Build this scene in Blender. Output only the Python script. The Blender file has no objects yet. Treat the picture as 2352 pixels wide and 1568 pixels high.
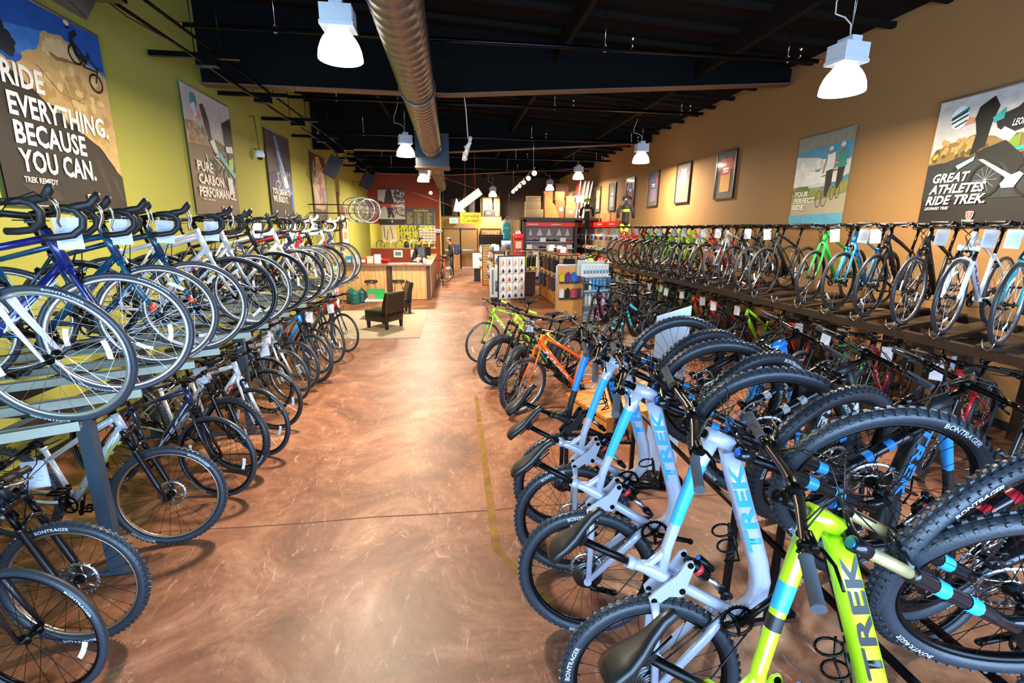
import bpy, math, random
from mathutils import Vector, Matrix, Euler
random.seed(7)
PI = math.pi
col = bpy.context.scene.collection
sc = bpy.context.scene

# ------------------------------------------------------------------ camera
cd = bpy.data.cameras.new('camera'); cam = bpy.data.objects.new('camera', cd); col.objects.link(cam)
cd.sensor_fit = 'HORIZONTAL'; cd.sensor_width = 36.0; cd.lens = 1065.0 / 2352.0 * 36.0
cd.clip_start = 0.02; cd.clip_end = 200
Rm = Matrix(((0.99202398, 0.02185168, -0.12414075), (-0.12578562, 0.23528246, -0.96375315), (0.00814851, 0.97168136, 0.23615447)))
cam.matrix_world = Matrix.Translation((0, 0, 2.15)) @ Rm.to_4x4()
sc.camera = cam

# ------------------------------------------------------------------ world, daylight from the shop front, exposure
w = bpy.data.worlds.new('world'); sc.world = w; w.use_nodes = True
bg = w.node_tree.nodes['Background']; bg.inputs[0].default_value = (0.50, 0.68, 1.0, 1); bg.inputs[1].default_value = 0.3


def area(name, loc, rot, sx, sy, power, color, shape='RECTANGLE'):
    l = bpy.data.lights.new(name, 'AREA'); l.shape = shape; l.size = sx; l.size_y = sy; l.energy = power; l.color = color
    o = bpy.data.objects.new(name, l); col.objects.link(o); o.location = loc; o.rotation_euler = rot
    return o


area('shopfront_daylight', (0.8, -2.6, 1.75), (math.radians(80), 0, 0), 8.5, 2.9, 840, (0.42, 0.66, 1.0))
sc.view_settings.view_transform = 'Standard'; sc.view_settings.look = 'None'
sc.view_settings.exposure = 0.6; sc.view_settings.gamma = 1.0; sc.view_settings.use_curve_mapping = False

# ------------------------------------------------------------------ materials
MATS = {}


def srgb(h):
    v = [int(h[i:i + 2], 16) / 255 for i in (0, 2, 4)]
    return tuple(c / 12.92 if c <= .04045 else ((c + .055) / 1.055) ** 2.4 for c in v) + (1,)


def M(name, hexc='808080', rough=0.5, metal=0.0, emit=0.0, coat=0.0, alpha=1.0, trans=0.0, grain=0.04, scale=30.0, bump=0.0):
    if name in MATS: return MATS[name]
    m = bpy.data.materials.new(name); m.use_nodes = True; nt = m.node_tree; b = nt.nodes['Principled BSDF']
    c = srgb(hexc)
    b.inputs['Base Color'].default_value = c
    b.inputs['Roughness'].default_value = rough; b.inputs['Metallic'].default_value = metal
    b.inputs['Coat Weight'].default_value = coat; b.inputs['Coat Roughness'].default_value = 0.08
    if emit:
        b.inputs['Emission Color'].default_value = c; b.inputs['Emission Strength'].default_value = emit
    if trans: b.inputs['Transmission Weight'].default_value = trans
    b.inputs['Alpha'].default_value = alpha
    if grain or bump:
        n = nt.nodes.new('ShaderNodeTexNoise'); n.inputs['Scale'].default_value = scale; n.inputs['Detail'].default_value = 3
        tc = nt.nodes.new('ShaderNodeTexCoord'); nt.links.new(tc.outputs['Object'], n.inputs['Vector'])
        if grain:
            mx = nt.nodes.new('ShaderNodeMixRGB'); mx.blend_type = 'MULTIPLY'; mx.inputs[0].default_value = 1
            rp = nt.nodes.new('ShaderNodeMapRange'); rp.inputs[3].default_value = 1 - grain * 3; rp.inputs[4].default_value = 1 + grain * 3
            nt.links.new(n.outputs[0], rp.inputs[0]); mx.inputs[1].default_value = c; nt.links.new(rp.outputs[0], mx.inputs[2])
            nt.links.new(mx.outputs[0], b.inputs['Base Color'])
        if bump:
            bp = nt.nodes.new('ShaderNodeBump'); bp.inputs['Strength'].default_value = bump; bp.inputs['Distance'].default_value = 0.01
            nt.links.new(n.outputs[0], bp.inputs['Height']); nt.links.new(bp.outputs[0], b.inputs['Normal'])
    MATS[name] = m
    return m


def mat_floor():
    m = bpy.data.materials.new('stained_concrete'); m.use_nodes = True; nt = m.node_tree; N = nt.nodes; L = nt.links; b = N['Principled BSDF']
    tc = N.new('ShaderNodeTexCoord')
    def noise(s, d, r=.6, dist=0.0, vec=None):
        n = N.new('ShaderNodeTexNoise'); n.inputs['Scale'].default_value = s; n.inputs['Detail'].default_value = d
        n.inputs['Roughness'].default_value = r; n.inputs['Distortion'].default_value = dist
        L.new((vec or tc.outputs['Object']), n.inputs['Vector']); return n
    n1 = noise(1.3, 10, .72, .9); n2 = noise(11, 10, .75, .8)
    r1 = N.new('ShaderNodeValToRGB'); e = r1.color_ramp.elements
    e[0].position = .30; e[0].color = srgb('50301f'); e[1].position = .72; e[1].color = srgb('b08a70')
    k = r1.color_ramp.elements.new(.50); k.color = srgb('82523a')
    k = r1.color_ramp.elements.new(.60); k.color = srgb('986a4e')
    L.new(n1.outputs[0], r1.inputs[0])
    r2 = N.new('ShaderNodeMapRange'); r2.inputs[3].default_value = .35; r2.inputs[4].default_value = 1.55; L.new(n2.outputs[0], r2.inputs[0])
    mx = N.new('ShaderNodeMixRGB'); mx.blend_type = 'MULTIPLY'; mx.inputs[0].default_value = 1
    L.new(r1.outputs[0], mx.inputs[1]); L.new(r2.outputs[0], mx.inputs[2])
    # pale scuffs and scratches
    mp = N.new('ShaderNodeMapping'); mp.inputs['Scale'].default_value = (1, .35, 1); mp.inputs['Rotation'].default_value = (0, 0, .5); L.new(tc.outputs['Object'], mp.inputs[0])
    n3 = noise(9, 12, .8, 2.5, mp.outputs[0]); r3 = N.new('ShaderNodeValToRGB'); r3.color_ramp.elements[0].position = .56; r3.color_ramp.elements[1].position = .68
    L.new(n3.outputs[0], r3.inputs[0])
    mx2 = N.new('ShaderNodeMixRGB'); mx2.inputs[2].default_value = srgb('d8b59a')
    ml = N.new('ShaderNodeMath'); ml.operation = 'MULTIPLY'; ml.inputs[1].default_value = .6; L.new(r3.outputs[0], ml.inputs[0])
    L.new(ml.outputs[0], mx2.inputs[0]); L.new(mx.outputs[0], mx2.inputs[1]); L.new(mx2.outputs[0], b.inputs['Base Color'])
    r4 = N.new('ShaderNodeMapRange'); r4.inputs[3].default_value = .38; r4.inputs[4].default_value = .6; L.new(n2.outputs[0], r4.inputs[0]); L.new(r4.outputs[0], b.inputs['Roughness'])
    bp = N.new('ShaderNodeBump'); bp.inputs['Strength'].default_value = .12; bp.inputs['Distance'].default_value = .01; L.new(n2.outputs[0], bp.inputs['Height']); L.new(bp.outputs[0], b.inputs['Normal'])
    b.inputs['Coat Weight'].default_value = .12; b.inputs['Coat Roughness'].default_value = .35; b.inputs['Specular IOR Level'].default_value = .4
    MATS['stained_concrete'] = m; return m


def mat_wood(name, c1, c2, sx=1.0):
    m = bpy.data.materials.new(name); m.use_nodes = True; nt = m.node_tree; N = nt.nodes; L = nt.links; b = N['Principled BSDF']
    tc = N.new('ShaderNodeTexCoord'); mp = N.new('ShaderNodeMapping'); mp.inputs['Scale'].default_value = (14 * sx, 14, 1.2); L.new(tc.outputs['Object'], mp.inputs[0])
    n = N.new('ShaderNodeTexNoise'); n.inputs['Scale'].default_value = 2; n.inputs['Detail'].default_value = 6; n.inputs['Distortion'].default_value = 1; L.new(mp.outputs[0], n.inputs[0])
    r = N.new('ShaderNodeValToRGB'); r.color_ramp.elements[0].position = .3; r.color_ramp.elements[0].color = srgb(c1); r.color_ramp.elements[1].position = .7; r.color_ramp.elements[1].color = srgb(c2)
    L.new(n.outputs[0], r.inputs[0]); L.new(r.outputs[0], b.inputs['Base Color']); b.inputs['Roughness'].default_value = .5
    MATS[name] = m; return m


# ------------------------------------------------------------------ mesh building
class MB:
    def __init__(s): s.v = []; s.f = []; s.m = []; s.sm = []
    def add(s, vs, fs, mi=0, smooth=False):
        o = len(s.v); s.v += [tuple(v) for v in vs]; s.f += [tuple(i + o for i in f) for f in fs]
        s.m += [mi] * len(fs); s.sm += [smooth] * len(fs); return s
    def box(s, c, d, mi=0, rot=None):
        x, y, z = d[0] / 2, d[1] / 2, d[2] / 2
        vs = [Vector((a * x, b * y, e * z)) for a in (-1, 1) for b in (-1, 1) for e in (-1, 1)]
        if rot is not None: vs = [rot @ v for v in vs]
        c = Vector(c); vs = [v + c for v in vs]
        return s.add(vs, [(0, 1, 3, 2), (4, 6, 7, 5), (0, 4, 5, 1), (2, 3, 7, 6), (0, 2, 6, 4), (1, 5, 7, 3)], mi)
    def bb(s, x0, x1, y0, y1, z0, z1, mi=0): return s.box(((x0 + x1) / 2, (y0 + y1) / 2, (z0 + z1) / 2), (x1 - x0, y1 - y0, z1 - z0), mi)
    def tube(s, pts, r, n=8, mi=0, cap=True, sq=None, smooth=True):
        pts = [Vector(p) for p in pts]; rs = r if isinstance(r, (list, tuple)) else [r] * len(pts)
        vs = []; k = len(pts); up = None
        for i, p in enumerate(pts):
            t = (pts[min(i + 1, k - 1)] - pts[max(i - 1, 0)])
            if t.length < 1e-9: t = Vector((0, 0, 1))
            t.normalize()
            if up is None:
                up = Vector((0, 0, 1)) if abs(t.z) < .9 else Vector((1, 0, 0))
            a = t.cross(up); a.normalize(); b = a.cross(t); up = b
            for j in range(n):
                an = 2 * PI * (j + .5) / n; ca, sa = math.cos(an), math.sin(an)
                if sq:
                    e = sq[2] if len(sq) > 2 else .5
                    ca = math.copysign(abs(ca) ** e, ca) * sq[0]; sa = math.copysign(abs(sa) ** e, sa) * sq[1]
                vs.append(p + (a * ca + b * sa) * rs[i])
        fs = [(i * n + j, i * n + (j + 1) % n, (i + 1) * n + (j + 1) % n, (i + 1) * n + j) for i in range(k - 1) for j in range(n)]
        s.add(vs, fs, mi, smooth)
        if cap:
            o = len(s.v) - len(vs)
            s.f += [tuple(o + j for j in range(n - 1, -1, -1)), tuple(o + (k - 1) * n + j for j in range(n))]; s.m += [mi, mi]; s.sm += [False, False]
        return s
    def lathe(s, prof, c=(0, 0, 0), axis='z', n=16, mi=0, smooth=True, a0=0.0, a1=2 * PI):
        full = abs(a1 - a0 - 2 * PI) < 1e-6; m = n if full else n + 1; vs = []
        for (r, h) in prof:
            for j in range(m):
                an = a0 + (a1 - a0) * j / n; x, y = r * math.cos(an), r * math.sin(an)
                vs.append({'z': (x, y, h), 'y': (x, h, y), 'x': (h, x, y)}[axis])
        vs = [(v[0] + c[0], v[1] + c[1], v[2] + c[2]) for v in vs]
        fs = [(i * m + j, i * m + (j + 1) % m, (i + 1) * m + (j + 1) % m, (i + 1) * m + j) for i in range(len(prof) - 1) for j in range(n)]
        return s.add(vs, fs, mi, smooth)
    def torus(s, R, prof, n=48, mi=0):           # ring round the Y axis; prof: closed list of (radial offset, y)
        k = len(prof); vs = []
        for i in range(n):
            a = 2 * PI * i / n
            for (dr, y) in prof: vs.append(((R + dr) * math.cos(a), y, (R + dr) * math.sin(a)))
        fs = [(i * k + j, i * k + (j + 1) % k, ((i + 1) % n) * k + (j + 1) % k, ((i + 1) % n) * k + j) for i in range(n) for j in range(k)]
        return s.add(vs, fs, mi, True)
    def sphere(s, c, r, mi=0, n=10, sc_=(1, 1, 1)):
        vs = [(c[0], c[1], c[2] + r * sc_[2])]; m = n // 2
        for i in range(1, m):
            t = PI * i / m
            for j in range(n):
                a = 2 * PI * j / n; vs.append((c[0] + r * sc_[0] * math.sin(t) * math.cos(a), c[1] + r * sc_[1] * math.sin(t) * math.sin(a), c[2] + r * sc_[2] * math.cos(t)))
        vs.append((c[0], c[1], c[2] - r * sc_[2])); fs = []
        for j in range(n): fs.append((0, 1 + j, 1 + (j + 1) % n))
        for i in range(m - 2):
            for j in range(n): fs.append((1 + i * n + j, 1 + (i + 1) * n + j, 1 + (i + 1) * n + (j + 1) % n, 1 + i * n + (j + 1) % n))
        e = len(vs) - 1; b = 1 + (m - 2) * n
        for j in range(n): fs.append((e, b + (j + 1) % n, b + j))
        return s.add(vs, fs, mi, True)
    def prism(s, poly, o, u, v, n, d, mi=0, mi_side=None):  # flat outline poly (u,v) at origin o, thickness d along n
        o, u, v, n = Vector(o), Vector(u), Vector(v), Vector(n); k = len(poly)
        A = [o + u * p[0] + v * p[1] for p in poly]; B_ = [a + n * d for a in A]
        s.add(A + B_, [tuple(range(k, 2 * k)), tuple(range(k - 1, -1, -1))], mi)
        s.add(A + B_, [(i, (i + 1) % k, k + (i + 1) % k, k + i) for i in range(k)], mi if mi_side is None else mi_side); return s
    def mesh(s, name):
        me = bpy.data.meshes.new(name); me.from_pydata(s.v, [], s.f)
        me.polygons.foreach_set('material_index', s.m); me.polygons.foreach_set('use_smooth', s.sm); me.update(); return me


def put(name, me, mats, parent=None, loc=None, rot=None, mw=None):
    """One object from a mesh; the materials sit on the object so that alike meshes are shared."""
    if isinstance(me, MB): me = me.mesh(name)
    if not isinstance(mats, (list, tuple)): mats = [mats]
    need = max(1, len(mats))
    while len(me.materials) < need: me.materials.append(None)
    o = bpy.data.objects.new(name, me); col.objects.link(o)
    for i, m in enumerate(mats):
        o.material_slots[i].link = 'OBJECT'; o.material_slots[i].material = m
    if parent is not None: o.parent = parent
    if mw is not None: o.matrix_local = mw
    else:
        if loc is not None: o.location = loc
        if rot is not None: o.rotation_euler = rot
    return o


def tag(o, label=None, cat=None, group=None, kind=None):
    if label: o['label'] = label
    if cat: o['category'] = cat
    if group: o['group'] = group
    if kind: o['kind'] = kind
    return o


def empty(name, label, cat, loc=(0, 0, 0), rot=(0, 0, 0), group=None):
    o = bpy.data.objects.new(name, None); col.objects.link(o); o.location = loc; o.rotation_euler = rot; o.empty_display_size = .1
    return tag(o, label, cat, group)


def struct(name, mb, mats, parent=None):
    o = put(name, mb, mats, parent)
    if parent is None: o['kind'] = 'structure'
    return o


TXT = {}


def textmesh(s, size=1.0, bold=0.02, shear=0.0, depth=0.0, align='LEFT'):
    key = (s, size, bold, shear, depth, align)
    if key in TXT: return TXT[key]
    c = bpy.data.curves.new('t', 'FONT'); c.body = s; c.size = size; c.offset = bold * size; c.shear = shear; c.extrude = depth; c.resolution_u = 2
    c.align_x = align; c.space_line = .92; c.space_character = 1.0 + bold
    o = bpy.data.objects.new('t', c); me = bpy.data.meshes.new_from_object(o)
    bpy.data.objects.remove(o); me.materials.clear(); TXT[key] = me; return me


def textfit(s, width, height, bold=0.02, shear=0.0):
    """text scaled to a width and height, its lower left corner at the origin"""
    me = textmesh(s, 1.0, bold, shear).copy(); xs = [v.co.x for v in me.vertices]; ys = [v.co.y for v in me.vertices]
    x0, x1, y0, y1 = min(xs), max(xs), min(ys), max(ys)
    for v in me.vertices: v.co = Vector(((v.co.x - x0) / (x1 - x0) * width, (v.co.y - y0) / (y1 - y0) * height, 0))
    return me


black = M('black_rubber_grip', '16171a', .55); tyre_m = M('tyre_rubber', '2a3038', .4, bump=.12, scale=160, grain=.1)
rim_black = M('black_rim', '0c0d10', .3, .6); rim_silver = M('silver_rim', 'c6cbd2', .25, .9); steel = M('bright_steel', 'c9ccd2', .22, 1.0)
dark_metal = M('black_anodised_metal', '111215', .28, .7); spoke_s = M('steel_spoke', 'd0d4da', .2, 1.0); spoke_b = M('black_spoke', '1a1b1e', .3, .8)
saddle_m = M('black_saddle_vinyl', '15161a', .38); white = M('white_paper', 'eef0f4', .6, grain=.01); ink = M('printed_ink', '42464e', .7, grain=0)
print_w = M('white_print', 'f2f3f4', .5, grain=0); print_k = M('black_print', '1b1b1d', .5, grain=0); bronze = M('bronze_handlebar', '463c34', .3, .7)
grip_grey = M('grey_foam_grip', '3c4046', .8); cable_m = M('black_cable', '0c0c0e', .35); chain_m = M('dark_chain', '3a3a3e', .35, .9)
gold_m = M('gold_stanchion', 'dcc890', .28, .6); clear = M('clear_sleeve', 'dfe6ee', .1, alpha=.32, grain=0); refl_w = M('white_reflector_strip', 'f4f6f8', .4, grain=0)

# ================================================================== THE ROOM
XL, XR, YB = -3.8, 6.1, 27.0
m_floor = mat_floor(); m_green = M('yellow_green_paint', 'a3a348', .75, grain=.02, scale=3, bump=.05); m_tan = M('tan_paint', '9b7446', .8, grain=.02, scale=3, bump=.05)
m_dark = M('dark_navy_steel', '080a0b', .8, .0, grain=.03); m_deck = M('dark_brown_deck', '16110e', .85); m_flange = M('brown_flange', '6b4b33', .6)
m_pipe = M('black_pipe', '14151a', .25, .8); m_red = M('red_brown_paint', '8e3a22', .75, grain=.02, scale=4); m_duct = M('galvanised_duct', '77706a', .36, .85, grain=.06, scale=8)


for m_ in (m_dark, m_deck): m_.node_tree.nodes['Principled BSDF'].inputs['Specular IOR Level'].default_value = .12


def ceil_z(x): return 5.5 - (x - XL) * .052


struct('floor', MB().bb(XL - .2, XR + .2, -3, YB + .2, -.2, 0), m_floor)
struct('wall_left', MB().bb(XL - .2, XL, -3, YB, 0, 5.6), m_green)
struct('wall_right', MB().bb(XR, XR + .2, -3, YB, 0, 5.3), m_tan)
# ceiling: sloping deck with ribs running across
mb = MB(); mb.prism([(XL - .2, ceil_z(XL) + .3), (XR + .2, ceil_z(XR) + .3), (XR + .2, ceil_z(XR) - .0), (XL - .2, ceil_z(XL))], (0, -3, 0), (1, 0, 0), (0, 0, 1), (0, 1, 0), YB + 3.2)
struct('ceiling', mb, m_deck)
mb = MB(); y = 2.0; k = 0
while y < YB:
    r = MB().tube([(XL, y, ceil_z(XL) - .08), (XR, y, ceil_z(XR) - .08)], .05, 4, smooth=False)
    struct('purlin' if k else 'purlin', r, m_deck); y += .75; k += 1
for n_, xx in enumerate((-1.6, 1.8, 4.3)):
    struct('joist', MB().bb(xx - .04, xx + .04, 0, YB, ceil_z(xx) - .35, ceil_z(xx) - .1), m_deck)


def beam_z(x): return 4.30 if x < 0 else 4.30 + .42 * x / XR


for n_, yy in enumerate((2.6, 8.5, 14.5, 20.5)):
    xs = [XL, 0, XR]
    web = MB()
    web.prism([(x, beam_z(x)) for x in xs] + [(x, ceil_z(x) - .02) for x in reversed(xs)], (0, yy, 0), (1, 0, 0), (0, 0, 1), (0, 1, 0), .02)
    o = struct('roof_beam', web, m_dark)
    fl = MB(); fl.prism([(x, beam_z(x) - .02) for x in xs] + [(x, beam_z(x)) for x in reversed(xs)], (0, yy - .1, 0), (1, 0, 0), (0, 0, 1), (0, 1, 0), .22)
    put('flange', fl, m_flange, o)

# back wall: tan below, dark loft above
mtl = M('tan_paint_back', '8d6f45', .8, grain=.02, scale=3); mdk = M('dark_brown_paint', '3a2a1e', .8)
struct('wall_back', MB().bb(-.55, XR, YB, YB + .2, 0, 5.5), mdk)
lower = struct('wall_back_lower', MB().bb(-.55, 2.7, 25.9, YB, 0, 2.75), mtl)
for dx in (-.42, .50, 1.62):
    wdt = .88 if dx < 1 else 1.0
    d = put('door', MB().bb(dx, dx + wdt, 25.84, 25.9, 0, 2.12), M('brown_door', '8a6a40', .5), None); d.name = 'door_%d' % (1 + (dx > 0) + (dx > 1)); d['kind'] = 'structure'
    f = MB(); f.bb(dx - .04, dx, 25.82, 25.9, 0, 2.16).bb(dx + wdt, dx + wdt + .04, 25.82, 25.9, 0, 2.16).bb(dx, dx + wdt, 25.82, 25.9, 2.12, 2.16)
    put('door_frame', f, M('dark_door_frame', '3a2b1b', .5), d)
    if dx < 1:
        put('push_bar', MB().bb(dx + .06, dx + wdt - .06, 25.74, 25.8, .98, 1.04).bb(dx + .08, dx + .12, 25.78, 25.85, .98, 1.04).bb(dx + wdt - .12, dx + wdt - .08, 25.78, 25.85, .98, 1.04), steel, d)
        put('kick_plate', MB().bb(dx + .02, dx + wdt - .02, 25.82, 25.84, .01, .1), steel, d)

# service area walls at the back left
YS = 23.0
struct('wall_service', MB().bb(XL, -.55, YS, YS + .12, 2.33, 4.6).bb(-.75, -.55, YS, YS + .12, 0, 2.33).bb(XL, -.75, YS, YS + .12, 0, 1.18), m_red)
struct('wall_workshop', MB().bb(XL, -.55, 26.4, 26.5, 0, 4), M('workshop_green_paint', 'b4b83c', .7, grain=.02)) 
struct('wall_workshop_side', MB().bb(-.65, -.55, YS + .12, 26.4, 0, 4.0), m_green)
struct('trim_service_cap', MB().bb(XL, -.75, YS - .03, YS + .15, 1.18, 1.22), M('tan_ledge', 'b08a5c', .5))
struct('baseboard_left', MB().bb(XL, XL + .015, -1, YS, 0, .1), M('dark_baseboard', '2c231b', .6))
struct('baseboard_right', MB().bb(XR - .015, XR, -1, YB, 0, .1), M('dark_baseboard', '2c231b', .6))
struct('baseboard_service', MB().bb(XL, -.75, YS - .015, YS, 0, .1), M('dark_baseboard', '2c231b', .6))
# painted aisle line and a saw joint in the slab
m_yel = M('worn_yellow_paint', 'c0903a', .5, grain=.25, scale=9, alpha=.32)
mb = MB(); mb.prism([(.23, 2.75), (.29, 2.75), (.30, 5.8), (.25, 5.8)], (0, 0, 0), (1, 0, 0), (0, 1, 0), (0, 0, 1), .0015)
mb.prism([(.24, 2.75), (.29, 2.75), (.64, 2.1), (.56, 2.1)], (0, 0, 0), (1, 0, 0), (0, 1, 0), (0, 0, 1), .0015)
struct('trim_aisle_line', mb, m_yel)
mb = MB(); xs = [XL + i * .45 for i in range(23)]; rj = random.Random(3); yj = [3.22 + rj.uniform(-.012, .012) for _ in xs]
poly = [(x, y) for x, y in zip(xs, yj)] + [(x, y + .012) for x, y in reversed(list(zip(xs, yj)))]
mb.prism(poly, (0, 0, 0), (1, 0, 0), (0, 1, 0), (0, 0, 1), .001)
struct('trim_floor_joint', mb, M('dark_joint', '54301e', .8))

# ------------------------------------------------------------------ ceiling services
def duct():
    o = empty('air_duct', 'long round spiral metal air duct under the dark ceiling', 'air duct', (-.42, 2.2, 4.0))
    mb = MB(); y = 0; prof = []
    while y < 9.8: prof += [(.225, y), (.235, y + .02), (.235, y + .05), (.225, y + .07)]; y += .19
    mb.lathe(prof, axis='y', n=28); put('duct_section', mb, m_duct, o)
    b = MB().bb(-.40, .40, 9.85, 10.3, -.40, .35); put('duct_box', b, M('grey_duct_box', '343a42', .45, .5), o); put('duct_box_lip', MB().bb(-.42, .42, 9.82, 10.33, -.44, -.40), m_flange, o)
    mb = MB(); prof = []; y = 10.3
    while y < 20.4: prof += [(.2, y), (.21, y + .02), (.21, y + .05), (.2, y + .07)]; y += .25
    mb.lathe(prof, axis='y', n=22); put('duct_section', mb, m_duct, o)
    for yy in (.6, 4.8, 9.0, 14, 19):
        r = .243 if yy < 10 else .22
        mb = MB(); mb.torus(r, [(-.008, -.03), (.008, -.03), (.008, .03), (-.008, .03)], 24)
        for v in range(len(mb.v)): mb.v[v] = (mb.v[v][0], mb.v[v][1] + yy, mb.v[v][2])
        mb.tube([(0, yy, r), (0, yy, 1.3)], .006, 5); put('duct_strap', mb, m_duct, o)
duct()

PIPES = [(4.62, 7.1), (4.62, 10.4), (4.5, 13.3), (4.45, 16.5), (4.4, 19)]
for i, (pz, py) in enumerate(PIPES):
    o = empty('sprinkler_pipe', 'black sprinkler pipe crossing the ceiling, %s from the shop front' % ['first', 'second', 'third', 'fourth', 'fifth'][i], 'pipe', (0, py, pz), group='sprinkler pipes under the roof')
    put('pipe_run', MB().tube([(-3.3, 0, 0), (5.5, 0, 0)], .03, 10), m_pipe, o)
    put('pipe_cap', MB().tube([(-3.36, 0, 0), (-3.3, 0, 0)], .036, 10).tube([(5.5, 0, 0), (5.56, 0, 0)], .036, 10), M('red_pipe_cap', 'b3442a', .5), o)
    for xx in (-2.2, 2.2, 5.0):
        put('pipe_hanger', MB().tube([(xx, 0, .03), (xx, 0, ceil_z(xx) - pz - .05)], .006, 6).tube([(xx, 0, -.045), (xx + .035, 0, -.01), (xx + .02, 0, .04), (xx, 0, .07), (xx - .02, 0, .04), (xx - .035, 0, -.01), (xx, 0, -.045)], .006, 5), steel, o)
    for xx in (-.9, 2.6, 5.2):
        put('sprinkler_head', MB().tube([(xx, 0, .03), (xx, 0, .12)], .012, 6).lathe([(.001, .16), (.03, .155), (.03, .15), (.01, .13), (.012, .12)], (xx, 0, 0), n=10), steel, o)

# high bay pendant lamps
m_dome = M('lit_acrylic_dome', 'fff8ea', .4, emit=2.6, grain=0); m_dome_top = M('frosted_acrylic_neck', 'e8e4d8', .3, emit=.7, grain=0); m_house = M('white_lamp_housing', 'd9dfe8', .4)
house_me = MB().bb(-.17, .17, -.13, .13, .0, .17).bb(-.18, .18, -.14, .14, -.04, 0).bb(-.07, .07, -.1, .1, .17, .24)
for k in range(9): house_me.bb(.17, .176, -.11 + k * .026, -.10 + k * .026, .03, .15)
house_me = house_me.mesh('housing')
neck_me = MB().lathe([(.10, -.04), (.13, -.07), (.175, -.13)], n=28).mesh('neck')
dome_me = MB().lathe([(.175, -.13), (.205, -.18), (.232, -.25), (.243, -.32), (.243, -.345), (.235, -.35), (.001, -.345)], n=28).mesh('dome')
LAMPS = [(-1.07, 5.4, 4.07), (4.2, 5.0, 3.84), (-1.05, 12.1, 4.1), (5.0, 12.5, 4.15), (-1.0, 18.4, 4.1), (5.0, 18.8, 4.35), (-.93, 23.2, 4.0), (5.0, 24.3, 4.35), (2.17, 25.2, 4.05)]
WHERE = ['above the near end of the aisle', 'hanging near the right wall by the cycling posters', 'over the aisle beyond the duct box', 'over the far part of the right bicycle row',
         'over the leather chairs and counter', 'beyond the framed jerseys on the right', 'in front of the red service wall', 'above the stacked boxes', 'next to the arrow sign at the back']
for i, (x, y, z) in enumerate(LAMPS):
    o = empty('pendant_lamp', 'white high bay lamp, ' + WHERE[i], 'lamp', (x, y, z + (.07 if i == 1 else .03)), (0, 0, .12 * (i % 3)), 'high bay lamps'); o.scale = (.9, .9, .9)
    put('housing', house_me, m_house, o); put('lamp_neck', neck_me, m_dome_top, o); put('lamp_dome', dome_me, m_dome, o)
    top = (ceil_z(x) - z - .02) / .9
    put('suspension_wire', MB().tube([(0, 0, .24), (-.02, 0, top)], .003, 4).tube([(0, 0, .24), (.05, 0, top)], .003, 4), steel, o)
    put('power_cord', MB().tube([(.0, 0, .24), (-.02, .0, .38), (-.12, 0, .44), (-.26, 0, .46), (-.27, 0, .58), (-.17, 0, .85), (-.1, 0, top)], .008, 6), M('white_cord', 'cfcac0', .5), o)
    l = bpy.data.lights.new('lamp_light', 'AREA'); l.shape = 'DISK'; l.size = .46; l.energy = (260, 185, 260, 215, 370, 130, 360, 130, 300)[i]; l.color = (1.0, .84, .62)
    lo = bpy.data.objects.new('lamp_light', l); col.objects.link(lo); lo.parent = o; lo.location = (0, 0, -.356)

# light truss on the left wall: rails, cross arms, hangers and spot heads
o = empty('lighting_rail', 'black double lighting rail with cross arms along the green wall', 'rail', (-3.0, 4.6, 4.2))
put('rail_bar', MB().tube([(-.12, 0, 0), (-.12, 16, 0)], .018, 8), m_pipe, o); put('rail_bar', MB().tube([(.12, 0, .06), (.12, 16, .06)], .018, 8), m_pipe, o)
put('rail_cable', MB().tube([(0, j * .8, -.06 - .08 * math.sin(j * 1.3) ** 2) for j in range(21)], .008, 5), cable_m, o)
for k in range(9):
    yy = .5 + k * 1.75
    put('cross_arm', MB().bb(-.62, .42, yy - .03, yy + .03, -.03, .03).bb(-.08, .16, yy - .06, yy + .06, -.12, -.03), m_pipe, o)
    put('hanger_rod', MB().tube([(-.1, yy, 0), (-.1, yy, 1.2)], .006, 5).tube([(.2, yy, 0), (.2, yy, 1.2)], .006, 5), m_pipe, o)
for k, (x, y, z) in enumerate([(-2.75, 4.3, 4.0), (-3.1, 13.6, 3.72), (-2.9, 17.5, 3.7)]):
    s = empty('wall_speaker', ['large black speaker box at the top corner above the mountain poster', 'black speaker box hanging beyond the fourth left poster', 'dark speaker box hanging near the red wall'][k], 'speaker', (x, y, z), (0, .5, .3), 'black speakers')
    put('cabinet', MB().bb(-.17, .17, -.17, .17, -.26, .26), M('black_speaker_cabinet', '1b1c20', .7), s)
    put('grille', MB().bb(.17, .18, -.15, .15, -.24, .24), M('dark_grille', '2a2c31', .8), s)
    put('bracket', MB().tube([(0, 0, .26), (-.1, 0, .5)], .015, 6), m_pipe, s)
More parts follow.
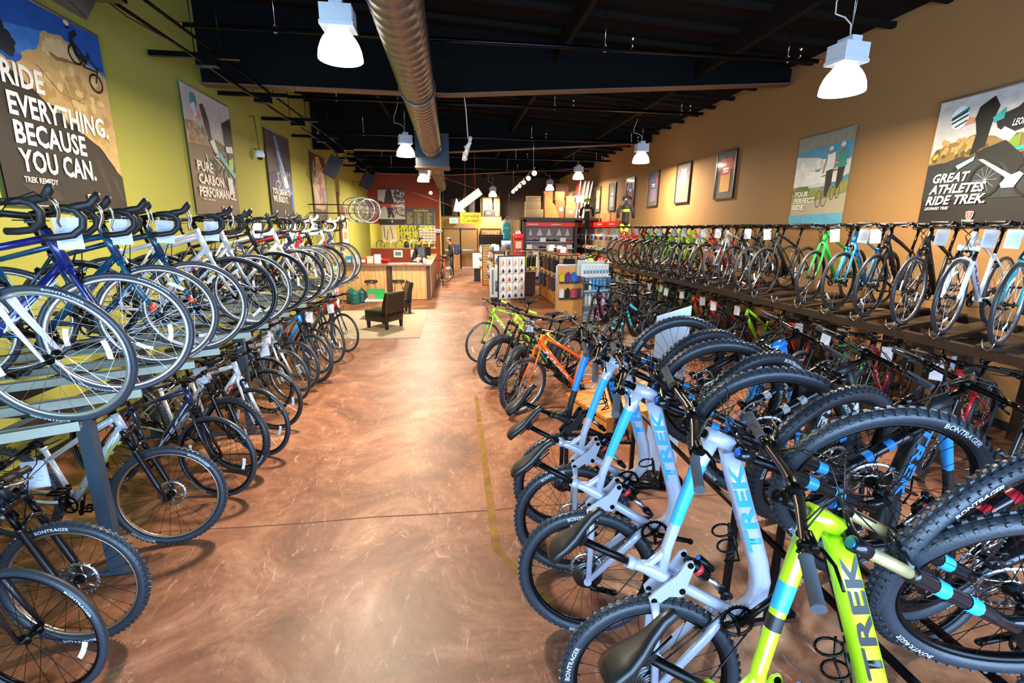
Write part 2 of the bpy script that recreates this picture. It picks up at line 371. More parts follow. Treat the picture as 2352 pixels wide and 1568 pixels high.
# hanging white spot clusters
for k, (x, y, z) in enumerate([(.33, 9.0, 3.62), (-.55, 13.5, 3.7)]):
    s = empty('spotlight_cluster', ['white spotlight cluster on a drop cord right of the duct', 'white spotlight cluster behind the aisle lamp'][k], 'spotlight', (x, y, z), (0, 0, .3), 'white spot clusters')
    put('drop_cord', MB().tube([(0, 0, .1), (-.03, 0, .55), (-.08, 0, .95), (-.25, 0, 1.25), (-.27, 0, 1.7)], .01, 6), M('white_cord', 'cfcac0', .5), s)
    put('track_bar', MB().tube([(.05, 0, .12), (.12, .5, -.18)], .03, 8), M('white_track', 'd8d4c8', .4), s)
    for q in range(3):
        h = put('spot_head', MB().lathe([(.001, .08), (.03, .08), (.035, 0), (.055, -.06), (.05, -.06), (.001, -.03)], n=12), M('white_spot_metal', 'e4e1d8', .35), s, loc=(.0 + q * .02, q * .16, -.02 - q * .07), rot=(.5, .5 - q * .4, 0))
        put('spot_lens', MB().lathe([(.048, -.055), (.001, -.055)], n=12), M('dim_spot_lens', 'ffe2b0', .3, emit=3.0, grain=0), h)
    l = bpy.data.lights.new('cluster_spot', 'SPOT'); l.energy = 90; l.color = (1, .88, .7); l.spot_size = 1.4; l.spot_blend = .7; l.shadow_soft_size = .05
    lo = bpy.data.objects.new('cluster_spot', l); col.objects.link(lo); lo.location = (x + .05, y + .35, z - .35); lo.rotation_euler = (math.radians(62), 0, -.15)
# warm track lights
s = empty('track_light', 'run of warm glowing track spotlights above the shoe wall', 'track light', (2.30, 13.6, 3.78), (0, 0, 0))
put('track_bar', MB().tube([(0, -.3, 0), (.3, 7.2, -.05)], .02, 8), M('brass_track', '9a744a', .3, .6), s)
put('hanger_rod', MB().tube([(.05, .2, 0), (.05, .2, 1.46)], .006, 5).tube([(.25, 6.2, 0), (.25, 6.2, 1.4)], .006, 5), steel, s)
for q in range(6):
    h = put('spot_head', MB().lathe([(.001, .1), (.04, .1), (.045, 0), (.06, -.05), (.055, -.05), (.001, -.02)], n=12), M('white_spot_metal', 'e4e1d8', .35), s, loc=(.02 + q * .055, -.1 + q * 1.35, -.1), rot=(-1.15, .1, 0)); h.scale = (1.35,) * 3
    put('spot_lens', MB().lathe([(.054, -.045), (.001, -.045)], n=12), M('warm_spot_lens', 'ffd9a0', .3, emit=30.0, grain=0), h)
    l = bpy.data.lights.new('track_spot', 'SPOT'); l.energy = 34; l.color = (1, .76, .48); l.spot_size = 1.5; l.spot_blend = .6; l.shadow_soft_size = .05
    lo = bpy.data.objects.new('track_spot', l); col.objects.link(lo); lo.parent = s; lo.location = (.05 + q * .055, -.2 + q * 1.35, -.25); lo.rotation_euler = (.5, .35, 0)
# cameras on the wall
for k, (x, y, z, lab) in enumerate([(-3.68, 10.2, 3.5, 'white dome camera hanging on a cord between the left posters'), (-3.3, 19.5, 3.75, 'small white camera high near the red wall')]):
    s = empty('security_camera', lab, 'camera', (x, y, z), group='security cameras')
    put('camera_body', MB().lathe([(.001, .09), (.07, .09), (.085, .02), (.085, -.02), (.06, -.04)], n=16), white, s); put('camera_dome', MB().sphere((0, 0, -.03), .058, n=12), M('black_gloss_dome', '101114', .1), s)
    put('camera_cord', MB().tube([(0, 0, .09), (-.03, 0, .7)], .012, 6).tube([(-.03, 0, .7), (-.12, 0, .7)], .012, 6).tube([(0, 0, .09), (-.5 if k else -.1, 0, .12)], .012, 6), M('dark_cord', '5d5a30', .6), s)

# ================================================================== BANNERS AND FRAMED JERSEYS
WALLS = {'L': (Vector((0, 1, 0)), Vector((1, 0, 0))), 'R': (Vector((0, -1, 0)), Vector((-1, 0, 0))), 'B': (Vector((1, 0, 0)), Vector((0, -1, 0)))}


def ell(cx, cy, rx, ry, n=14, a0=0, a1=2 * PI): return [(cx + rx * math.cos(a0 + (a1 - a0) * i / n), cy + ry * math.sin(a0 + (a1 - a0) * i / n)) for i in range(n)]


def ring_polys(cx, cy, rx, ry, t, n=18):
    out = []
    for i in range(n):
        a, b = 2 * PI * i / n, 2 * PI * (i + 1) / n
        out.append([(cx + rx * math.cos(a), cy + ry * math.sin(a)), (cx + rx * math.cos(b), cy + ry * math.sin(b)), (cx + (rx - t) * math.cos(b), cy + (ry - t) * math.sin(b)), (cx + (rx - t) * math.cos(a), cy + (ry - t) * math.sin(a))])
    return out


def banner(side, origin, W, H, label, group, base, layers, texts, tail=None, cat='poster', logo=None, wav=0.012):
    u, n = WALLS[side]; v = Vector((0, 0, 1))
    mw = Matrix((u, v, n)).transposed().to_4x4(); mw.translation = Vector(origin)
    root = empty('wall_banner', label, cat, group=group); root.matrix_world = mw
    f = lambda a, b: wav * math.sin(a * 5 + b * 2.3) * (1 - .5 * b) + wav
    mb = MB(); nx, ny = 14, 12
    for t in (0, -.004):
        mb.add([(W * i / nx, H * j / ny, f(i / nx, j / ny) + t) for j in range(ny + 1) for i in range(nx + 1)], [(j * (nx + 1) + i, j * (nx + 1) + i + 1, (j + 1) * (nx + 1) + i + 1, (j + 1) * (nx + 1) + i) for j in range(ny) for i in range(nx)], 0, True)
    put('banner_sheet', mb, M('banner_' + base, base, .55, grain=.03, scale=4), root)
    for zz in (-.01, H + .01): put('banner_rod', MB().tube([(0, zz, wav), (W, zz, wav)], .013, 8), M('banner_rod_metal', '8f8a86', .4, .5), root)
    z = .002
    for li, (c, polys) in enumerate(layers):
        if polys and not isinstance(polys[0], list): polys = [polys]
        # each printed area is laid as a fine strip grid that follows the sheet
        pm = MB()
        for P in polys:
            vs = [(W * min(1, max(0, a)), H * min(1, max(0, b))) for a, b in P]
            pm.add([(a, b, f(a / W, b / H) + z + .0006) for a, b in vs], [tuple(range(len(vs)))], 0)
        me = pm.mesh('print_area')
        import bmesh
        bm = bmesh.new(); bm.from_mesh(me); bmesh.ops.triangulate(bm, faces=bm.faces)
        for _ in range(3):
            es = [e for e in bm.edges if e.calc_length() > .12]
            if not es: break
            bmesh.ops.subdivide_edges(bm, edges=es, cuts=1); bmesh.ops.triangulate(bm, faces=bm.faces)
        for q in bm.verts: q.co.z = f(q.co.x / W, q.co.y / H) + z + .0006
        bm.to_mesh(me); bm.free()
        po = put('print_area', me, M('print_' + c, c, .55, grain=.1, scale=9), root); z += .0007
        if len(polys) > 1: po['kind'] = 'stuff'
    for (s, a, b, h, c, shear, wd) in texts:
        me = textfit(s, wd * W, h * H, .03, shear)
        for q in me.vertices:
            x, y = a * W + q.co.x, b * H + q.co.y; q.co = Vector((x, y, f(x / W, y / H) + z + .004))
        put('print_lettering', me, M('print_' + c, c, .55, grain=0), root)
    if logo:
        a, b, s, c1, c2 = logo; sh = [(-.5, .55), (-.25, .62), (0, .64), (.25, .62), (.5, .55), (.48, 0), (.3, -.4), (0, -.65), (-.3, -.4), (-.48, 0)]
        for kk, (sc_, cc) in enumerate(((1, c1), (.8, c2))):
            me = MB().add([(a * W + p[0] * s * sc_, b * H + p[1] * s * sc_, wav + wav + .006 + kk * .001) for p in sh], [tuple(range(len(sh)))]).mesh('shield_logo')
            put('shield_logo', me, M('print_' + cc, cc, .5, grain=0), root)
        pm = MB()
        for p0, p1 in (((-.32, -.1), (-.06, .42)), ((-.1, -.38), (0, .45)), ((.1, -.38), (0, .45)), ((.32, -.1), (.06, .42))):
            pm.add([(a * W + p0[0] * s - .03 * s, b * H + p0[1] * s, wav * 2 + .0085), (a * W + p0[0] * s + .03 * s, b * H + p0[1] * s, wav * 2 + .0085), (a * W + p1[0] * s + .02 * s, b * H + p1[1] * s, wav * 2 + .0085), (a * W + p1[0] * s - .02 * s, b * H + p1[1] * s, wav * 2 + .0085)], [(0, 1, 2, 3)])
        put('shield_logo', pm, M('print_' + c1, c1, .5, grain=0), root)
    return root


JR = random.Random(21)


def seg(x0, y0, x1, y1, w):
    dx, dy = x1 - x0, y1 - y0; l = math.hypot(dx, dy) or 1; nx, ny = -dy / l * w / 2, dx / l * w / 2
    return [(x0 - nx, y0 - ny), (x1 - nx, y1 - ny), (x1 + nx, y1 + ny), (x0 + nx, y0 + ny)]


def jag(P, amp=.012, n=5):
    out = []
    for i in range(len(P)):
        a, b = P[i], P[(i + 1) % len(P)]; edge = (a[0] in (0, 1) and b[0] == a[0]) or (a[1] in (0, 1) and b[1] == a[1])
        for k in range(n if not edge else 1):
            t = k / n; q = amp if k and not edge else 0; out.append((min(1, max(0, a[0] + (b[0] - a[0]) * t + JR.uniform(-q, q))), min(1, max(0, a[1] + (b[1] - a[1]) * t + JR.uniform(-q, q)))))
    return out


def clump(x0, x1, y0, y1, n, r): return [jag(ell(JR.uniform(x0, x1), JR.uniform(y0, y1), r * JR.uniform(.6, 1.2), r * JR.uniform(.5, 1.1), 9), r * .2, 2) for _ in range(n)]


def bikeart(cx, cy, s, rot=0.0, asp=.85, w=.006):
    """small printed bicycle: two rings and a frame, as flat poster shapes"""
    c_, s_ = math.cos(rot), math.sin(rot); T = lambda x, y: (cx + s * (x * c_ - y * s_), cy + s * asp * (x * s_ + y * c_)); out = []
    for wx in (-.5, .5):
        k, m = T(wx, 0); out += ring_polys(k, m, s * .32, s * .32 * asp, w * 1.3, 16)
    F = [(-.5, 0, -.1, -.02), (-.5, 0, -.18, .42), (-.1, -.02, -.2, .5), (-.18, .42, .3, .45), (-.1, -.02, .32, .38), (.5, 0, .27, .55), (.27, .55, .42, .58), (-.28, .52, -.1, .52)]
    return out + [seg(*T(a, b), *T(c, d), w) for a, b, c, d in F]


GL = 'cycling banners on the green wall'
banner('L', (XL + .02, 4.66, 2.33), 1.53, 1.80, 'large mountain biking banner reading RIDE EVERYTHING. BECAUSE YOU CAN.', GL, '25201c', [
    ('1c56a8', [(0, .55), (0, 1), (1, 1), (1, .55)]), ('3f7cc4', [(0, .72), (0, .8), (.5, .88), (1, .8), (1, .7)]),
    ('c2a066', jag([(0, .74), (.12, .70), (.25, .66), (.33, .74), (.44, .79), (.5, .88), (.62, .90), (.76, .87), (.8, .82), (1, .77), (1, .2), (.82, .36), (.6, .46), (.45, .52), (.2, .62)], .01)),
    ('dcc08a', jag([(.47, .78), (.52, .86), (.62, .88), (.74, .85), (.78, .8), (.6, .77)], .008)), ('8a6b3c', jag([(.5, .80), (.6, .785), (.76, .80), (.74, .78), (.58, .76)], .006)),
    ('b08c50', clump(.35, .95, .38, .72, 26, .035)), ('d6b980', clump(.35, .95, .42, .76, 22, .03)), ('9a7842', [seg(.4, .7, .55, .6, .008), seg(.55, .6, .75, .58, .007), seg(.7, .5, .93, .4, .009), seg(.6, .66, .66, .5, .006)]),
    ('25201c', jag([(0, .0), (0, .70), (.12, .66), (.3, .58), (.5, .48), (.72, .36), (1, .2), (1, 0)], .008)),
    ('3a3028', [jag([(.75, .28), (.82, .1), (.86, .1), (.8, .28)], .004), jag([(.1, .1), (.2, .02), (.4, .03), (.3, .1)], .004), jag([(.88, .2), (.95, .06), (.98, .06), (.93, .2)], .003)]),
    ('14202a', clump(0, .24, .70, .86, 34, .04) + clump(.1, .2, .8, .92, 10, .03)),
    ('16181c', bikeart(.82, .78, .20, -.75, .85, .01) + [seg(.76, .84, .72, .92, .035), seg(.72, .92, .78, .96, .03), seg(.76, .84, .84, .82, .028), ell(.71, .975, .022, .02)]), ('d8d4cc', [ell(.71, .985, .024, .014)])],
    [('RIDE', .12, .555, .11, 'e9e6e0', .08, .30), ('EVERYTHING.', .12, .415, .11, 'e9e6e0', .08, .80), ('BECAUSE', .12, .285, .11, 'e9e6e0', .08, .56), ('YOU CAN.', .12, .155, .11, 'e9e6e0', .08, .60), ('TREK REMEDY', .12, .105, .028, 'cfcac2', .08, .24)],
    logo=(.62, .045, .085, 'd9d4cc', 'b5452f'))
banner('L', (XL + .02, 7.73, 2.35), 1.50, 1.78, 'racing banner reading PURE CARBON PERFORMANCE.', GL, '6f5a44', [
    ('bdb9b4', [(0, .62), (0, 1), (1, 1), (1, .6), (.55, .66), (.3, .6)]),
    ('a28468', jag([(0, .55), (0, .72), (.18, .74), (.35, .68), (.5, .58)], .012)), ('8c7050', clump(.02, .4, .58, .72, 22, .03)), ('b49a80', clump(.02, .4, .6, .74, 14, .02)),
    ('47403a', [(.34, .9), (.42, .92), (.5, .8), (.52, .66), (.46, .6), (.4, .72)]),
    ('cf8a6c', [(.24, .86), (.34, .8), (.3, .76), (.22, .8)]),
    ('3f8f98', ell(.22, .91, .07, .06)), ('d9dfe0', [(.14, .86), (.24, .9), (.26, .8), (.2, .78)]),
    ('2a2622', [(.78, .82), (1, .9), (1, .4), (.86, .52), (.8, .66)]), ('dfe5e4', [(.46, .62), (.56, .66), (.66, .5), (.6, .48)]),
    ('2a2826', bikeart(.62, .36, .42, -.1, .75, .014)), ('d8e0e0', [seg(.5, .5, .72, .42, .012), seg(.3, .42, .36, .36, .02), seg(.33, .5, .35, .44, .02)]), ('57b4b8', [(.6, .52), (.96, .34), (.98, .38), (.66, .56)]), ('9ccc4a', [(.84, .5), (.96, .54), (.94, .42), (.85, .42)]),
    ('cfd3d0', [(.76, .34), (.88, .34), (.9, .2), (.78, .18)]), ('e6e6e0', [(.8, .62), (.96, .64), (.97, .58), (.82, .57)])],
    [('PURE', .10, .345, .085, 'eae5da', 0, .33), ('CARBON', .10, .24, .085, 'eae5da', 0, .55), ('PERFORMANCE.', .08, .135, .085, 'eae5da', 0, .84), ('TREK MADONE', .12, .105, .018, 'c9c1b2', 0, .26)], logo=(.55, .045, .07, 'd9d4cc', 'c26a4a'))
banner('L', (XL + .02, 10.78, 2.36), 1.50, 1.77, 'dark violet racing banner reading YOU DREAM IT. WE BUILD IT.', GL, '33291f', [
    ('4b4550', [(0, .3), (0, 1), (1, 1), (1, .35)]), ('6a86b8', [(.35, .95), (.45, .98), (.8, .45), (.95, .3), (.6, .35)]), ('a9c4dc', [(.44, .8), (.5, .8), (.86, .4), (.78, .38)]),
    ('2b2a48', [(.0, .5), (.3, .55), (.5, .35), (.1, .3)]), ('4a5bb0', [(.9, .1), (1, .1), (1, .5), (.92, .4)]), ('8f9cc8', clump(.5, .95, .3, .6, 14, .04)), ('3a3f86', clump(.1, .5, .32, .5, 12, .04)), ('c8d2e8', bikeart(.5, .42, .36, .5, .8, .01)), ('d7dbe6', [(.6, .5), (.75, .52), (.78, .38), (.66, .36)])],
    [('YOU DREAM IT.', .06, .27, .075, 'e6e2dc', 0, .78), ('WE BUILD IT.', .06, .18, .075, 'e6e2dc', 0, .66)], logo=(.5, .06, .07, 'd9c4ac', 'c9764a'))
banner('L', (XL + .02, 13.98, 2.40), 1.50, 1.76, 'brown and pink cycling banner, fourth along the green wall', GL, '45342a', [
    ('c7a488', [(.1, .15), (.0, .5), (.3, .62), (.35, .95), (.6, .98), (.75, .8), (.9, .85), (.95, .3), (.8, .14)]), ('a8705a', [(.4, .5), (.55, .9), (.7, .6), (.6, .3)]), ('e0c8b8', [(.2, .5), (.4, .6), (.35, .25), (.2, .3)]),
    ('8d6a88', [(.6, .45), (.8, .5), (.85, .25), (.6, .2)]), ('d8b8a4', clump(.15, .85, .25, .85, 26, .06)), ('9a6450', clump(.3, .85, .3, .8, 16, .045)), ('c4a0b4', clump(.2, .8, .2, .5, 10, .04)), ('e3a36a', [(.45, .3), (.55, .3), (.55, .12), (.47, .12)])], [], logo=(.45, .06, .07, 'd9c4ac', 'c9764a'))
banner('R', (XR - .02, 5.56, 2.24), 1.16, 1.46, 'black racing banner with a crouched rider in a teal striped helmet', 'cycling banners on the tan wall', '241f1e', [
    ('c9c4bf', [(0, .52), (0, 1), (1, 1), (1, .6)]), ('8a6f3c', jag([(0, .5), (.05, .62), (.2, .66), (.4, .7), (.6, .66), (1, .66), (1, .48)], .015)), ('b8985a', clump(.08, .5, .58, .68, 26, .025)), ('5c4a26', clump(.05, .6, .52, .6, 20, .025)), ('a8a84a', clump(0, .08, .52, .58, 6, .02)), ('3a3226', [(0, .46), (.3, .54), (.6, .52), (1, .52), (1, .44), (0, .42)]),
    ('2f3131', [(0, .2), (0, .5), (.4, .52), (1, .46), (1, .2)]),
    ('7a9a30', [(.72, .62), (.82, .66), (.82, .54), (.7, .54)]),
    ('17171a', [(.40, .90), (.52, .96), (.58, .88), (.54, .76), (.52, .6), (.4, .54), (.42, .7), (.38, .82)]),
    ('17171a', [(.56, .8), (.74, .84), (.9, .96), (1, .98), (1, .8), (.88, .7), (.7, .66), (.6, .72)]),
    ('d9d6d0', [(.6, .66), (.66, .72), (.78, .66), (.72, .6)]), ('2ea7a8', [(.54, .8), (.64, .86), (.64, .78), (.56, .76)]), ('2ea7a8', [(.72, .555), (1, .58), (1, .545), (.74, .53)]),
    ('17171a', [(.45, .56), (.7, .62), (.86, .5), (.94, .36), (.86, .32), (.72, .46), (.5, .5)]),
    ('c98467', [(.27, .85), (.38, .83), (.38, .79), (.28, .78)]), ('dce6e6', ell(.23, .85, .09, .09)), ('1e6f7a', [(.15, .86), (.3, .92), (.31, .90), (.15, .83)]), ('22242a', [seg(.16, .84, .3, .89, .014), seg(.16, .81, .31, .86, .014), seg(.2, .78, .31, .82, .012)]), ('9aa0a4', [seg(.6 + .1 * math.cos(k * .52), .34 + .1 * math.sin(k * .52), .6, .34, .003) for k in range(12)]), ('1a1a1e', [seg(.44, .5, .3, .46, .02), seg(.3, .46, .27, .42, .02), seg(.27, .42, .33, .4, .018)]),
    ('101012', ring_polys(.60, .34, .15, .14, .02) + ring_polys(.98, .34, .15, .14, .02)), ('c5cdd2', [(.5, .5), (.54, .5), (.82, .36), (.8, .33)]), ('9ac6d8', [(.3, .47), (.46, .53), (.46, .5), (.33, .44)]),
    ('cfe0f2', [(.74, .3), (.78, .35), (.88, .38), (.92, .36), (.86, .27), (.76, .27)])],
    [('GREAT', .10, .345, .075, 'f1eee8', .25, .36), ('ATHLETES', .085, .255, .075, 'f1eee8', .25, .54), ('RIDE TREK.', .07, .165, .075, 'f1eee8', .25, .58), ('LEOPARD TREK', .07, .125, .025, 'cfcac2', .25, .26), ('LEOPARD', .73, .71, .05, 'd9d6d0', .3, .2), ('TREK', .48, .025, .014, 'e8e4dc', .2, .12)],
    logo=(.54, .07, .085, 'd9d4cc', 'b23a2a'))
banner('R', (XR - .02, 7.98, 2.22), 1.17, 1.47, 'road riding banner reading YOUR PERFECT RIDE.', 'cycling banners on the tan wall', 'b5a68c', [
    ('8f8d78', [(0, .86), (0, 1), (1, 1), (1, .87)]), ('4d8fa6', [(0, .4), (0, .86), (1, .88), (1, .4)]), ('cfcfc6', [(0, .43), (0, .8), (.4, .76), (.75, .68), (1, .7), (1, .55), (.6, .44)]), ('e2ded4', [(0, .44), (0, .68), (.5, .66), (.6, .5)]),
    ('6d8f9c', [(.3, .62), (.9, .68), (.95, .64), (.5, .6)]), ('9a9858', jag([(0, .3), (0, .44), (.3, .43), (.6, .41), (1, .47), (1, .36), (.5, .3)], .01)), ('e8e4da', clump(.1, .9, .5, .72, 16, .06)), ('8f8d48', [(0, .28), (0, .46), (.3, .44), (.6, .4), (.8, .44), (1, .5), (1, .36), (.5, .3)]), ('5f7038', [(0, .42), (.1, .46), (.3, .46), (.35, .4), (.2, .38), (0, .38)]),
    ('3c3630', ring_polys(.53, .31, .05, .095, .008) + ring_polys(.63, .31, .05, .09, .008) + ring_polys(.76, .36, .04, .07, .008) + ring_polys(.85, .37, .04, .07, .008) + [[(.52, .55), (.66, .57), (.66, .56), (.52, .54)], [(.72, .6), (.88, .61), (.88, .6), (.72, .59)]]),
    ('2c2622', [[(.6, .62), (.72, .62), (.72, .46), (.66, .32), (.62, .34)], [(.8, .64), (.92, .62), (.9, .5), (.84, .4), (.8, .42)]]),
    ('d8dadb', [(.58, .77), (.72, .79), (.74, .62), (.6, .6)]), ('2d8c7d', [(.78, .78), (.93, .8), (.93, .62), (.8, .62)]),
    ('a97a5c', [[(.57, .75), (.6, .76), (.56, .58), (.53, .58)], [(.76, .76), (.79, .76), (.74, .6), (.71, .6)]]), ('9d7a60', [ell(.64, .8, .035, .03), ell(.84, .82, .035, .03)]), ('c8d2da', [ell(.64, .83, .045, .025), ell(.84, .85, .045, .025)]),
    ('5aa7c4', [(0, 0), (0, .135), (1, .15), (1, 0)])],
    [('YOUR', .07, .345, .06, 'f1eee4', .2, .26), ('PERFECT', .06, .27, .06, 'f1eee4', .2, .42), ('RIDE.', .05, .195, .06, 'f1eee4', .2, .24), ('TREK WOMEN', .4, .03, .015, 'e4edf2', 0, .2)], logo=(.5, .08, .06, 'e4edf2', '8fc3da'), wav=.008)
banner('B', (-3.34, YS - .03, 2.29), 1.2, 1.56, 'black and white racing poster with red bands on the red wall', None, 'b9b4ae', [
    ('1b1a1c', [(.3, .95), (.5, 1), (.55, .8), (.62, .6), (.5, .35), (.36, .3), (.3, .5), (.2, .65), (.02, .7), (.02, .6), (.2, .55)]), ('3b3a3c', clump(.62, .98, .72, .98, 24, .05)), ('8a8684', clump(.6, .95, .7, .95, 12, .03)), ('2a282a', bikeart(.74, .34, .5, 0, .7, .016)), ('1b1a1c', [seg(.2, .6, .06, .45, .06), seg(.45, .35, .36, .2, .08), seg(.5, .35, .56, .2, .08), ell(.42, .98, .09, .06)]), ('26262a', ring_polys(.88, .45, .22, .2, .03)),
    ('a02420', [(.1, .6), (.55, .6), (.72, .68), (.68, .45), (.1, .54)]), ('1a191b', [(0, 0), (0, .16), (1, .16), (1, 0)])],
    [('DOMANE', .5, .5, .08, 'e9e6e0', 0, .46), ('REDEFINE', .06, .51, .06, 'd8392c', 0, .42)], logo=(.5, .09, .09, 'd9d4cc', 'b23a2a'))

# service rates board, flat printed sheet
r = banner('B', (-2.12, YS - .03, 2.29), 1.42, .74, 'dark service price board with yellow lettering reading Service Rates', None, '3b3a3c', [], [('Service Rates', .28, .84, .10, 'e6cf2e', 0, .46)], cat='sign', wav=.004)
mb = MB(); rr = random.Random(5)
for cx in (.04, .36, .68):
    for k in range(11):
        ww = rr.uniform(.1, .2); mb.bb(cx * 1.42, (cx + ww) * 1.42, (.08 + k * .065) * .74, (.08 + k * .065 + .025) * .74, .012, .0135)
        mb.bb((cx + .25) * 1.42, (cx + .28) * 1.42, (.08 + k * .065) * .74, (.08 + k * .065 + .025) * .74, .012, .0135)
put('price_lines', mb, M('print_b9a93a', 'b9a93a', .55, grain=0), r)

# framed jerseys
JER = [(10.6, 'd8432a', 'e9a028', 'red and orange'), (12.56, 'b0aca4', 'd9a22c', 'white and yellow'), (14.43, '3a4fa0', '8a6a90', 'blue with red shoulders'), (16.3, '3a3484', 'b03050', 'blue and crimson striped'),
       (18.14, '49544e', '7f8a80', 'dark grey green'), (19.95, 'd9b42c', 'a8a090', 'yellow'), (21.74, '5a5ab4', 'd8d8e0', 'blue and white'), (23.6, '8a2a24', '302c2c', 'dark red')]
fr_me = MB().bb(0, .76, 0, .03, 0, .045).bb(0, .76, .99, 1.02, 0, .045).bb(0, .03, .03, .99, 0, .045).bb(.73, .76, .03, .99, 0, .045).mesh('picture_frame')
mat_me = MB().bb(.03, .73, .03, .99, .0, .012).mesh('mat_board'); gl_me = MB().bb(.03, .73, .03, .99, .036, .038).mesh('glass_pane')
jout = [(.2, .12), (.56, .12), (.57, .6), (.66, .56), (.7, .72), (.52, .86), (.44, .84), (.38, .81), (.32, .84), (.24, .86), (.06, .72), (.1, .56), (.19, .6)]
sleeves = [[(.57, .6), (.66, .56), (.7, .72), (.52, .86), (.5, .8)], [(.19, .6), (.1, .56), (.06, .72), (.24, .86), (.26, .8)]]
for i, (yy, c1, c2, d) in enumerate(JER):
    u, n = WALLS['R']; mw = Matrix((u, Vector((0, 0, 1)), n)).transposed().to_4x4(); mw.translation = Vector((XR - .004, yy, 2.84))
    o = empty('framed_jersey', '%s jersey in a black frame, %s from the banners' % (d, ['first', 'second', 'third', 'fourth', 'fifth', 'sixth', 'seventh', 'eighth'][i]), 'picture', group='framed jerseys on the tan wall'); o.matrix_world = mw
    put('picture_frame', fr_me, M('black_frame', '1a1512', .4), o); put('mat_board', mat_me, M('grey_mat_board', '55504a', .8), o)
    mb = MB(); mb.prism(jout, (0, .03, .012), (1, 0, 0), (0, 1, 0), (0, 0, 1), .012)
    j = put('jersey', mb, M('print_' + c1, c1, .7), o)
    mb = MB(); mb.prism([(.195, .12), (.565, .12), (.568, .48), (.192, .48)], (0, .03, .0242), (1, 0, 0), (0, 1, 0), (0, 0, 1), .001); put('lower_panel', mb, M('print_' + c2, c2, .7), j)
    mb = MB(); [mb.prism(s_, (0, .03, .0242), (1, 0, 0), (0, 1, 0), (0, 0, 1), .001) for s_ in sleeves]; put('sleeve_panel', mb, M('print_' + ['c8371f', 'a8232a', 'a83a50', 'b8b8d0', '39423c', 'c9a428', '8a8ad0', '5a1a18'][i], ['c8371f', 'a8232a', 'a83a50', 'b8b8d0', '39423c', 'c9a428', '8a8ad0', '5a1a18'][i], .7), j)
    mb = MB().bb(.27, .49, .62, .66, .0255, .0262).bb(.29, .47, .57, .60, .0255, .0262).bb(.32, .36, .74, .77, .0255, .0262); put('chest_print', mb, print_w, j)
    put('glass_pane', gl_me, M('picture_glass', 'ffffff', .12, alpha=.05, grain=0), o)

# ================================================================== BICYCLES
# side view measures in metres, hub line = 0; bb, head top / bottom, saddle post top
K = {
 'road': dict(R=.338, tw=.0145, rim=.022, wb=.99, bb=(.41, -.07), ht=(.778, .56), hb=(.835, .375), sa=73.5, sl=.50, sp=.23, tt=.017, dt=.021, stem=.10, sp_n=24),
 'hybrid': dict(R=.345, tw=.018, rim=.016, wb=1.06, bb=(.44, -.06), ht=(.85, .57), hb=(.89, .44), sa=73, sl=.45, sp=.26, tt=.018, dt=.023, stem=.08, sp_n=28),
 'step': dict(R=.345, tw=.02, rim=.014, wb=1.08, bb=(.46, -.06), ht=(.83, .60), hb=(.885, .43), sa=71, sl=.42, sp=.28, tt=.019, dt=.022, stem=.06, sp_n=28),
 'mtb': dict(R=.352, tw=.026, rim=.013, wb=1.09, bb=(.43, -.045), ht=(.84, .60), hb=(.885, .485), sa=73, sl=.42, sp=.27, tt=.02, dt=.026, stem=.07, sp_n=28),
 'fullsus': dict(R=.368, tw=.030, rim=.016, wb=1.17, bb=(.435, -.02), ht=(.865, .605), hb=(.905, .50), sa=74, sl=.45, sp=.26, tt=.022, dt=.03, stem=.05, sp_n=28),
 'fat': dict(R=.372, tw=.052, rim=.02, wb=1.12, bb=(.45, -.05), ht=(.84, .62), hb=(.89, .50), sa=73, sl=.42, sp=.24, tt=.02, dt=.026, stem=.07, sp_n=28),
 'kids': dict(R=.27, tw=.024, rim=.012, wb=.88, bb=(.36, -.01), ht=(.68, .50), hb=(.715, .40), sa=72, sl=.32, sp=.2, tt=.018, dt=.02, stem=.05, sp_n=20),
}
CA = {}


def cached(key, fn):
    if key not in CA:
        m = fn(); CA[key] = m.mesh(key) if isinstance(m, MB) else m
    return CA[key]


def tyre(k, knobs):
    R, t = K[k]['R'], K[k]['tw']; mb = MB(); n = 10
    mb.torus(R - t, [(t * math.cos(2 * PI * j / n), t * 1.02 * math.sin(2 * PI * j / n)) for j in range(n)], 64)
    if knobs:
        N = 66; rows = [(.30, 0), (-.30, .5), (.78, .25), (-.78, .75)] + ([(1.15, 0), (-1.15, 0)] if k == 'fat' else [])
        for (ph, off) in rows:
            for i in range(N):
                a = 2 * PI * (i + off) / N; er = Vector((math.cos(a), 0, math.sin(a))); et = Vector((-math.sin(a), 0, math.cos(a)))
                n_ = er * math.cos(ph) + Vector((0, 1, 0)) * math.sin(ph); s_ = n_.cross(et); c = er * (R - t) + n_ * (t * .98)
                w_, l_, h_ = t * .19, .0085 if abs(ph) < .5 else .006, .0065
                vs = []
                for hh, kx in ((0, 1), (h_, .75)):
                    for (p, q) in ((-1, -1), (1, -1), (1, 1), (-1, 1)): vs.append(c + n_ * hh + s_ * (p * w_ * kx) + et * (q * l_ * kx))
                mb.add(vs, [(4, 5, 6, 7), (0, 1, 5, 4), (1, 2, 6, 5), (2, 3, 7, 6), (3, 0, 4, 7)])
    return mb


def rim(k):
    R, t, d = K[k]['R'], K[k]['tw'], K[k]['rim']; r0 = R - 2 * t + .004; w_ = max(.011, t * .55); mb = MB()
    mb.torus(r0, [(0, -w_), (0, w_), (-d * .7, w_ * .85), (-d, w_ * .3), (-d, -w_ * .3), (-d * .7, -w_ * .85)], 56); return mb


